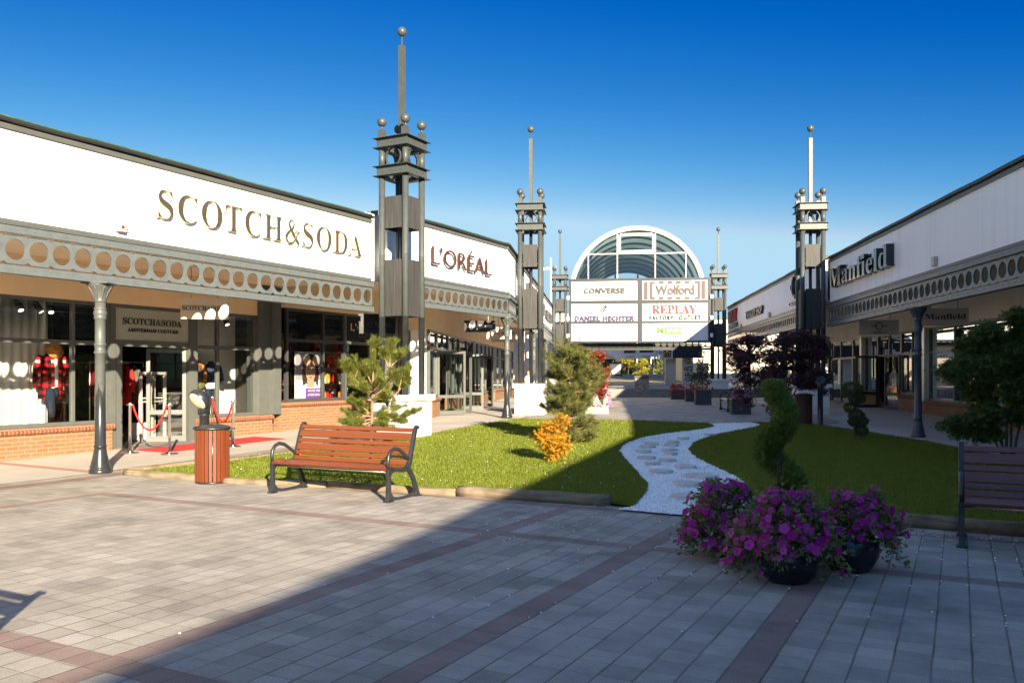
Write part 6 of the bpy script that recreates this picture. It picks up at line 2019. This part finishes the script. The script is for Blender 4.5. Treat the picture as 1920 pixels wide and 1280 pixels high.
for k_, c in CL.items(): M['cl_' + k_] = simple(k_ + '_cloth', c, 0.95, var=0.18, scale=14, bump=0.15, spec=0.1)
M['wallwhite'] = simple('display_backdrop', (0.78, 0.755, 0.70), 0.7, var=0.03)

def curtain(label, s0, s1, y_, z0, z1, org=LORG, ang=LANG, fold=0.17, amp=0.035):
    r = thing('curtain', label, 'curtain', (*lw(s0, y_, 0, org, ang)[:2], 0), ang)
    n = int((s1 - s0) * 26)
    vs, fs = [], []
    for k in range(n + 1):
        x = (s1 - s0) * k / n
        yy = amp * math.sin(2 * math.pi * x / fold + 0.8 * math.sin(x * 2.3)) + 0.012 * math.sin(x * 41)
        vs += [(x, yy, z0), (x, yy * 0.8, z1), (x, yy + 0.006, z1), (x, yy + 0.006, z0)]
    for k in range(n):
        a = 4 * k
        fs += [(a, a + 1, a + 5, a + 4), (a + 3, a + 7, a + 6, a + 2), (a + 1, a + 2, a + 6, a + 5)]
    mb = MB(); mb.add(vs, fs, True)
    mb.build('cloth', M['curtain'], r)
    rl = MB(); rl.tube([(0, 0, z1 + 0.02), (s1 - s0, 0, z1 + 0.02)], 0.015, 6); rl.build('rail', M['black'], r)
curtain('pleated white curtain behind the plaid shirt in the near left shop window', -9.0, 1.62, SFL + 0.75, 0.64, 3.1)

def spot(label, s, y_, org=LORG, ang=LANG, z0=0.0, tilt=0.5):
    p_ = lw(s, y_, 0, org, ang)
    r = thing('track_spotlight', label, 'spotlight', (p_.x, p_.y, z0), ang + tilt, 'black track spotlights in the shop windows')
    d_ = Vector((0.35, -0.45, -0.9)).normalized()
    c0 = Vector((0, 0, 3.02))
    h = MB(); h.tube([c0, c0 + d_ * 0.24], 0.062, 16); h.tube([(0, 0, 3.02), (0, 0, 3.22)], 0.012, 6)
    hd = h.build('housing', M['black'], r)
    l = MB(); l.tube([c0 + d_ * 0.2405, c0 + d_ * 0.245], 0.045, 14); l.build('bulb', M['lamp'], r)
spot('black track spotlight above the curtain, leftmost of three', 0.72, SFL + 0.35, tilt=-0.6)
spot('black track spotlight above the curtain, middle of three', 1.06, SFL + 0.35, tilt=0.2)
spot('lit black track spotlight above the curtain, rightmost of three', 1.36, SFL + 0.35, tilt=-0.9)
spot('lit black track spotlight above the white display backdrop', 5.85, SFL + 0.4, tilt=-0.7)

# hung outfit: plaid overshirt, white tee, dark trousers, felt hat
p_ = lw(1.52, SFL + 0.50)
of = thing('outfit_display', 'hung outfit of red plaid shirt, white tee, trousers and hat in a shop window', 'clothes display', (p_.x, p_.y, 0.0), LANG)
def shell(mb, secs, n=18):
    """stacked ellipses (cx, cy, z, rx, ry)"""
    vs, fs = [], []
    for (cx, cy, z, rx, ry) in secs:
        for k in range(n):
            a = 2 * math.pi * k / n
            vs.append((cx + rx * math.cos(a), cy + ry * math.sin(a), z))
    for i in range(len(secs) - 1):
        for k in range(n):
            k2 = (k + 1) % n
            fs.append((i * n + k, i * n + k2, (i + 1) * n + k2, (i + 1) * n + k))
    fs += [tuple(reversed(range(n))), tuple((len(secs) - 1) * n + k for k in range(n))]
    mb.add(vs, fs, True)
    return mb
cm = MB()
shell(cm, [(0, 0, 1.13, 0.27, 0.13), (0, 0, 1.35, 0.26, 0.13), (0, 0, 1.70, 0.25, 0.13), (0, 0, 1.93, 0.23, 0.11), (0, 0, 2.02, 0.10, 0.07)])
for s in (-1, 1):
    cm.tube([(s * 0.20, 0, 1.96), (s * 0.29, -0.01, 1.78), (s * 0.325, -0.03, 1.58), (s * 0.335, -0.05, 1.38)], [0.075, 0.085, 0.078, 0.075], 12)
cm.build('overshirt', M['plaid'], of)
tm = MB(); shell(tm, [(0.02, -0.075, 1.36, 0.055, 0.07), (0.02, -0.07, 1.70, 0.06, 0.075), (0.02, -0.055, 1.92, 0.05, 0.07)]); tm.build('tee', M['cl_white'], of)
pm = MB(); pm.tube([(-0.11, -0.13, 1.34), (-0.12, -0.14, 1.10), (-0.09, -0.13, 0.92), (-0.06, -0.12, 0.78)], [0.085, 0.09, 0.075, 0.06], 12); pm.tube([(-0.02, -0.12, 1.32), (-0.01, -0.13, 1.16)], [0.08, 0.06], 10)
pm.build('trousers', M['cl_navy'], of)
hb = MB(); m3 = Matrix.Rotation(math.radians(62), 4, 'X')
tmp = MB(); tmp.lathe([(0.19, 0.0), (0.195, 0.008), (0.12, 0.02), (0.105, 0.09), (0.085, 0.12), (0.02, 0.11)], 24)
hb.add([tuple(m3 @ Vector(v) + Vector((0.02, -0.04, 2.10))) for v in tmp.v], tmp.f, True); hb.build('hat', M['cl_hat'], of)
tg = MB(); tg.box((0.27, -0.14, 1.12), (0.10, 0.01, 0.14), mat=Matrix.Rotation(0.35, 3, 'Y')); tg.build('price_tag', M['cl_black'], of)
MB().tube([(0.02, 0, 2.0), (0.02, 0, 3.1)], 0.004, 4).build('hanger', M['black'], of)

def mannequin(label, s, y_, top, under, legs, h=1.72, org=LORG, ang=LANG, z0=0.1, turn=0.0, scarf=None):
    p_ = lw(s, y_, 0, org, ang)
    r = thing('mannequin', label, 'mannequin', (p_.x, p_.y, z0), ang + turn, 'dressed headless mannequins')
    k = h / 1.72
    b = MB()
    shell(b, [(0, 0, 0.90 * k, 0.17, 0.11), (0, 0, 1.05 * k, 0.165, 0.105), (0, 0, 1.25 * k, 0.19, 0.12), (0, 0, 1.40 * k, 0.20, 0.105), (0, 0, 1.46 * k, 0.09, 0.07), (0, 0, 1.54 * k, 0.055, 0.055)])
    for sd in (-1, 1):
        b.tube([(sd * 0.19, 0, 1.40 * k), (sd * 0.26, 0.01, 1.18 * k), (sd * 0.27, -0.03, 0.95 * k)], [0.062, 0.055, 0.045], 10)
    b.build('jacket', M['cl_' + top], r)
    u = MB(); shell(u, [(0, -0.03, 0.80 * k, 0.16, 0.11), (0, -0.03, 0.96 * k, 0.165, 0.11)]); u.build('shirt', M['cl_' + under], r)
    lg_ = MB()
    for sd in (-1, 1):
        lg_.tube([(sd * 0.085, 0, 0.86 * k), (sd * 0.095, -0.01, 0.48 * k), (sd * 0.10, 0, 0.03)], [0.095, 0.072, 0.055], 12)
    lg_.build('trousers', M['cl_' + legs], r)
    if scarf:
        sc = MB(); sc.tube([(0.10 * math.cos(a), 0.085 * math.sin(a) - 0.02, 1.45 * k + 0.02 * math.sin(2 * a)) for a in np.linspace(0, 6.28, 16)], 0.05, 8)
        sc.tube([(0.02, -0.11, 1.43 * k), (0.05, -0.15, 1.2 * k), (0.04, -0.15, 1.0 * k)], [0.05, 0.045, 0.04], 8)
        sc.build('scarf', M['cl_' + scarf], r)
    MB().lathe([(0.2, 0), (0.2, 0.012), (0.02, 0.015)], 20).build('stand', M['black'], r)
for a, lab, s, top, under, legs, sc, tn in ((0, 'headless mannequin in olive and sand clothes in the window beside the shop door', 5.28, 'taupe', 'olive', 'sand', 'hat', 0.2),
                                            (1, 'headless mannequin in a dark blue jacket beside the white window backdrop', 5.66, 'denim', 'white', 'navy', None, -0.3)):
    mannequin(lab, s, SFL + 0.62, top, under, legs, z0=0.55, h=1.55, turn=tn, scarf=sc)
bd = thing('display_backdrop', 'white display backdrop panel in the window right of the shop door', 'backdrop', (*lw(5.5, SFL + 0.95)[:2], 0.0), LANG)
MB().mm(0.0, 1.25, 0, 0.04, 0.6, 3.1).build('panel', M['wallwhite'], bd)
pf_ = thing('display_platform', 'low dark platform under the two mannequins', 'platform', (*lw(4.65, SFL + 0.12)[:2], 0.0), LANG); MB().mm(0, 2.0, 0, 1.6, 0.13, 0.545).build('top', M['interior'], pf_)

# clothes on rails behind the door
def rail(label, s0, s1, y_, cols, z=1.75, gl=0.95):
    pr_ = lw(s0, y_)
    r = thing('clothes_rail', label, 'clothes rail', (pr_.x, pr_.y, 0.14), LANG)
    b = MB(); b.tube([(0, 0, 0), (0, 0, z), (s1 - s0, 0, z), (s1 - s0, 0, 0)], 0.015, 6); b.build('rail', M['steelgrey'], r)
    for i, c in enumerate(cols):
        x = (s1 - s0) * (i + 0.5) / len(cols)
        q = lw(s0 + x, y_)
        L = gl * random.uniform(0.8, 1.1)
        g = MB()
        shell(g, [(0, 0, z - L, 0.06, 0.24), (0, -0.01, z - L * 0.5, 0.055, 0.21), (0, 0, z - 0.16, 0.05, 0.22), (0, 0, z - 0.06, 0.035, 0.08)], 12)
        g.tube([(0.02, -0.18, z - 0.17), (0.03, -0.25, z - 0.42), (0.02, -0.26, z - 0.68)], [0.05, 0.05, 0.045], 8)
        o = g.build('hung_garment', M['cl_' + c])
        o.location = (q.x, q.y, 0.14); o.rotation_euler = (0, 0, LANG + random.uniform(-0.3, 0.3))
        tag(o, f'{c} garment on the {label.split()[0]} clothes rail inside the shop, {ORD[i]} from the left', 'garment', 'garments hung inside the left shop')
rail('front clothes rail just inside the shop door', 2.85, 4.2, SFL + 1.2, ['crimson', 'black', 'mauve', 'crimson', 'red', 'taupe', 'black'])
rail('rear clothes rail deep inside the shop', 2.2, 5.2, SFL + 3.0, ['navy', 'crimson', 'black', 'sand', 'taupe', 'denim', 'mustard', 'white', 'black'])
for i, (s, lab) in enumerate(((3.95, 'left pale anti-theft gate inside the shop doorway'), (4.25, 'right pale anti-theft gate inside the shop doorway'))):
    q = lw(s, SFL + 0.75)
    g = thing('security_gate', lab, 'security gate', (q.x, q.y, 0.12), LANG + 0.25, 'anti-theft gates at the shop door')
    b = MB(); b.mm(-0.25, -0.20, -0.03, 0.03, 0, 1.55); b.mm(0.20, 0.25, -0.03, 0.03, 0, 1.55); b.mm(-0.20, 0.20, -0.025, 0.025, 1.49, 1.55); b.mm(-0.20, 0.20, -0.02, 0.02, 0.95, 0.98); b.mm(-0.20, 0.20, -0.02, 0.02, 0.87, 0.90)
    b.build('frame', M['signgrey'], g)
q = lw(4.05, SFL + 1.05)
bx_ = thing('white_box', 'white carton standing behind the anti-theft gates', 'box', (q.x, q.y, 0.14), LANG); MB().mm(-0.2, 0.2, -0.15, 0.15, 0, 0.38).build('carton', M['signwhite'], bx_)

# beauty shop window: poster and shelving
q = lw(8.06, SFL + 0.14)
po = thing('poster', 'beauty poster of a long-haired face with a violet strip, behind the corner shop glass', 'poster', (q.x, q.y, CZ), LANG)
MB().mm(0, 1.14, 0, 0.02, 0.66, 1.95).build('sheet', M['signwhite'], po)
def flat(name, outline, mat, y_):
    mb = MB(); mb.prism(outline, -y_, -0.0005); return mb.build(name, M[mat], po)
M['lilac'] = simple('lilac_print', (0.36, 0.33, 0.38), 0.6, var=0.05); M['violet'] = simple('violet_print', (0.17, 0.06, 0.30), 0.6, var=0.05)
flat('print', [(0.01, 1.2), (1.13, 1.2), (1.13, 1.94), (0.01, 1.94)], 'lilac', 0.002)
def ell(cx, cz, rx, rz, n=24): return [(cx + rx * math.cos(2 * math.pi * k / n), cz + rz * math.sin(2 * math.pi * k / n)) for k in range(n)]
flat('hair', [(0.30, 1.05), (0.26, 1.4), (0.30, 1.7), (0.42, 1.86), (0.62, 1.91), (0.82, 1.84), (0.92, 1.6), (0.93, 1.3), (0.88, 0.98), (0.80, 1.15), (0.70, 1.1), (0.42, 1.1)], 'hair', 0.004)
flat('face', ell(0.60, 1.45, 0.20, 0.29), 'skin', 0.006)
flat('face', [(0.45, 1.0), (0.75, 1.0), (0.72, 1.3), (0.48, 1.3)], 'skin', 0.005)
flat('face', ell(0.51, 1.50, 0.05, 0.014), 'hair', 0.008); flat('face', ell(0.69, 1.50, 0.05, 0.014), 'hair', 0.008); flat('face', ell(0.60, 1.27, 0.06, 0.016), 'letter_red', 0.008)
flat('band', [(0.40, 0.70), (1.12, 0.70), (1.12, 0.98), (0.40, 0.98)], 'violet', 0.007)
flat('print', ell(0.20, 0.84, 0.13, 0.15), 'letter_cream', 0.007)
letters("L\u2019OR\u00c9AL", 0.36, 0.84, 1.80, 1.88, -0.009, 0.002, M['letter_black'], po)
letters(sansbold('VOTRE SOIN'), 0.48, 1.04, 0.88, 0.94, -0.009, 0.002, M['letter_cream'], po); letters(sansbold('A PRIX OUTLET'), 0.48, 1.04, 0.77, 0.83, -0.009, 0.002, M['letter_cream'], po)

def shelving(label, s, y_, w, h, n, org, ang, z0, cols, mat='interior_warm', levels=5):
    q = lw(s, y_, 0, org, ang)
    r = thing('shelf_unit', label, 'shelf unit', (q.x, q.y, z0), ang)
    b = MB(); b.mm(0, w, 0.3, 0.34, 0, h)
    for k in range(levels + 1): b.mm(0, w, 0, 0.3, h * k / levels - 0.015, h * k / levels + 0.015)
    b.build('shelves', M[mat], r)
    for c in cols:
        g = MB()
        for _ in range(n // len(cols)):
            lv = random.randrange(levels); x = random.uniform(0.04, w - 0.12); hh = random.uniform(0.08, h / levels * 0.75)
            g.mm(x, x + random.uniform(0.04, 0.10), random.uniform(0.02, 0.1), 0.24, h * lv / levels + 0.017, h * lv / levels + 0.017 + hh)
        tag(g.build('goods', M['cl_' + c], r), kind='stuff')
shelving('warm lit shelves of small goods behind the beauty poster', 8.9, SFL + 1.6, 1.0, 2.4, 60, LORG, LANG, CZ + 0.1, ['crimson', 'taupe', 'mustard'])
shelving('shelves of red and amber goods behind the small pine', 10.0, SFL + 1.2, 1.4, 2.4, 80, LORG, LANG, CZ + 0.1, ['red', 'mustard', 'crimson', 'white'])
shelving('white counter shelves in the corridor shop left of its open doors', 3.0, SFD + 1.0, 2.2, 1.3, 40, DORG, DANG, 0.4, ['white', 'green', 'mustard', 'red'], 'white', 3)
shelving('tall shelves of coloured goods inside the left corridor shop', 5.4, SFD + 2.2, 3.0, 2.0, 70, DORG, DANG, 0.4, ['green', 'sand', 'red', 'navy'], 'interior_warm', 4)
shelving('pale cabinet behind the farther corridor window', 9.0, SFD + 0.8, 3.2, 2.2, 24, DORG, DANG, 0.4, ['sand', 'green'], 'wallwhite', 2)
shelving('warm shelves of bags inside the right shop beside the open door', -15.4, SFR + 1.6, 1.5, 2.2, 50, RORG, RANG, 0.25, ['hat', 'taupe', 'sand', 'mustard'])
shelving('warm shelves of shoes inside the right shop left of its door', -17.6, SFR + 2.0, 1.6, 2.2, 50, RORG, RANG, 0.25, ['hat', 'taupe', 'white'])
shelving('low white shelf with red tickets inside the right shop window', -10.8, SFR + 0.8, 1.6, 1.4, 30, RORG, RANG, 0.25, ['white', 'red', 'red'], 'white', 3)
shelving('shelves of bags behind the green maple in the right shop', -7.5, SFR + 1.8, 3.2, 2.0, 60, RORG, RANG, 0.25, ['hat', 'taupe', 'crimson', 'sand'])
mannequin('headless mannequin in white clothes inside the corridor shop doorway', 7.2, SFD + 0.9, 'white', 'red', 'denim', org=DORG, ang=DANG, z0=0.40, turn=0.4)
mannequin('headless mannequin in pale clothes behind the right shop door', -14.6, SFR + 0.8, 'white', 'sand', 'sand', org=RORG, ang=RANG, z0=0.26, turn=0.3)
mannequin('headless mannequin in yellow clothes behind the far right shop window', -18.3, SFR + 0.8, 'mustard', 'mustard', 'green', org=RORG, ang=RANG, z0=0.30, turn=0.1)

# ------------------------------------------------------------------ person far along the left arcade
def person(label, loc, rz, h):
    verts = [(0, 0, 0.53), (0, 0, 0.62), (0, 0, 0.74), (0, 0, 0.815), (0, 0, 0.86), (0, 0.0, 0.905), (0, -0.005, 0.955), (0, 0, 0.985),
             (0.10, 0, 0.80), (0.135, 0.01, 0.66), (0.13, -0.03, 0.53), (0.13, -0.04, 0.48), (-0.10, 0, 0.80), (-0.135, 0.01, 0.66), (-0.13, -0.05, 0.53), (-0.13, -0.07, 0.48),
             (0.055, 0, 0.49), (0.06, -0.01, 0.28), (0.06, 0.01, 0.05), (0.06, -0.07, 0.015), (-0.055, 0, 0.49), (-0.06, -0.06, 0.29), (-0.06, 0.03, 0.06), (-0.06, -0.04, 0.015)]
    edges = [(0, 1), (1, 2), (2, 3), (3, 4), (4, 5), (5, 6), (6, 7), (3, 8), (8, 9), (9, 10), (10, 11), (3, 12), (12, 13), (13, 14), (14, 15), (0, 16), (16, 17), (17, 18), (18, 19), (0, 20), (20, 21), (21, 22), (22, 23)]
    rad = [0.085, 0.075, 0.09, 0.085, 0.032, 0.048, 0.055, 0.035, 0.038, 0.028, 0.02, 0.022, 0.038, 0.028, 0.02, 0.022, 0.065, 0.042, 0.026, 0.022, 0.065, 0.042, 0.026, 0.022]
    def grow(name, ids, mat, parent, extra=0.0):
        mp = {v: i for i, v in enumerate(ids)}
        me = bpy.data.meshes.new(name)
        me.from_pydata([tuple(c * h for c in verts[i]) for i in ids], [(mp[a], mp[b]) for a, b in edges if a in mp and b in mp], [])
        o = bpy.data.objects.new(name, me); C.objects.link(o); o.parent = parent
        sk_ = o.modifiers.new('skin', 'SKIN')
        for i, v in enumerate(ids):
            me.skin_vertices[0].data[i].radius = ((rad[v] + extra) * h, (rad[v] * 0.8 + extra) * h)
        me.skin_vertices[0].data[0].use_root = True
        sb_ = o.modifiers.new('sub', 'SUBSURF'); sb_.levels = sb_.render_levels = 2
        me.materials.append(mat)
        return o
    r = thing('person', label, 'person', loc, rz)
    body = grow('body', list(range(24)), M['skin'], r)
    grow('white_top', [0, 1, 2, 3, 8, 9, 12, 13], M['cl_white'], r, 0.012)
    grow('trousers', [0, 16, 17, 18, 20, 21, 22], M['cl_navy'], r, 0.010)
    hm_ = MB(); shell(hm_, [(0, 0.012 * h, 0.915 * h, 0.030 * h, 0.05 * h), (0, 0.012 * h, 0.96 * h, 0.058 * h, 0.062 * h), (0, 0.008 * h, 0.995 * h, 0.052 * h, 0.056 * h), (0, 0.006 * h, 1.015 * h, 0.02 * h, 0.02 * h)], 14)
    hm_.build('hair', M['cl_hat'], r)
person('person in a white top walking far along the left arcade behind the white plinth', (0.86, 44.0, 0.36), 0.4, 1.43)
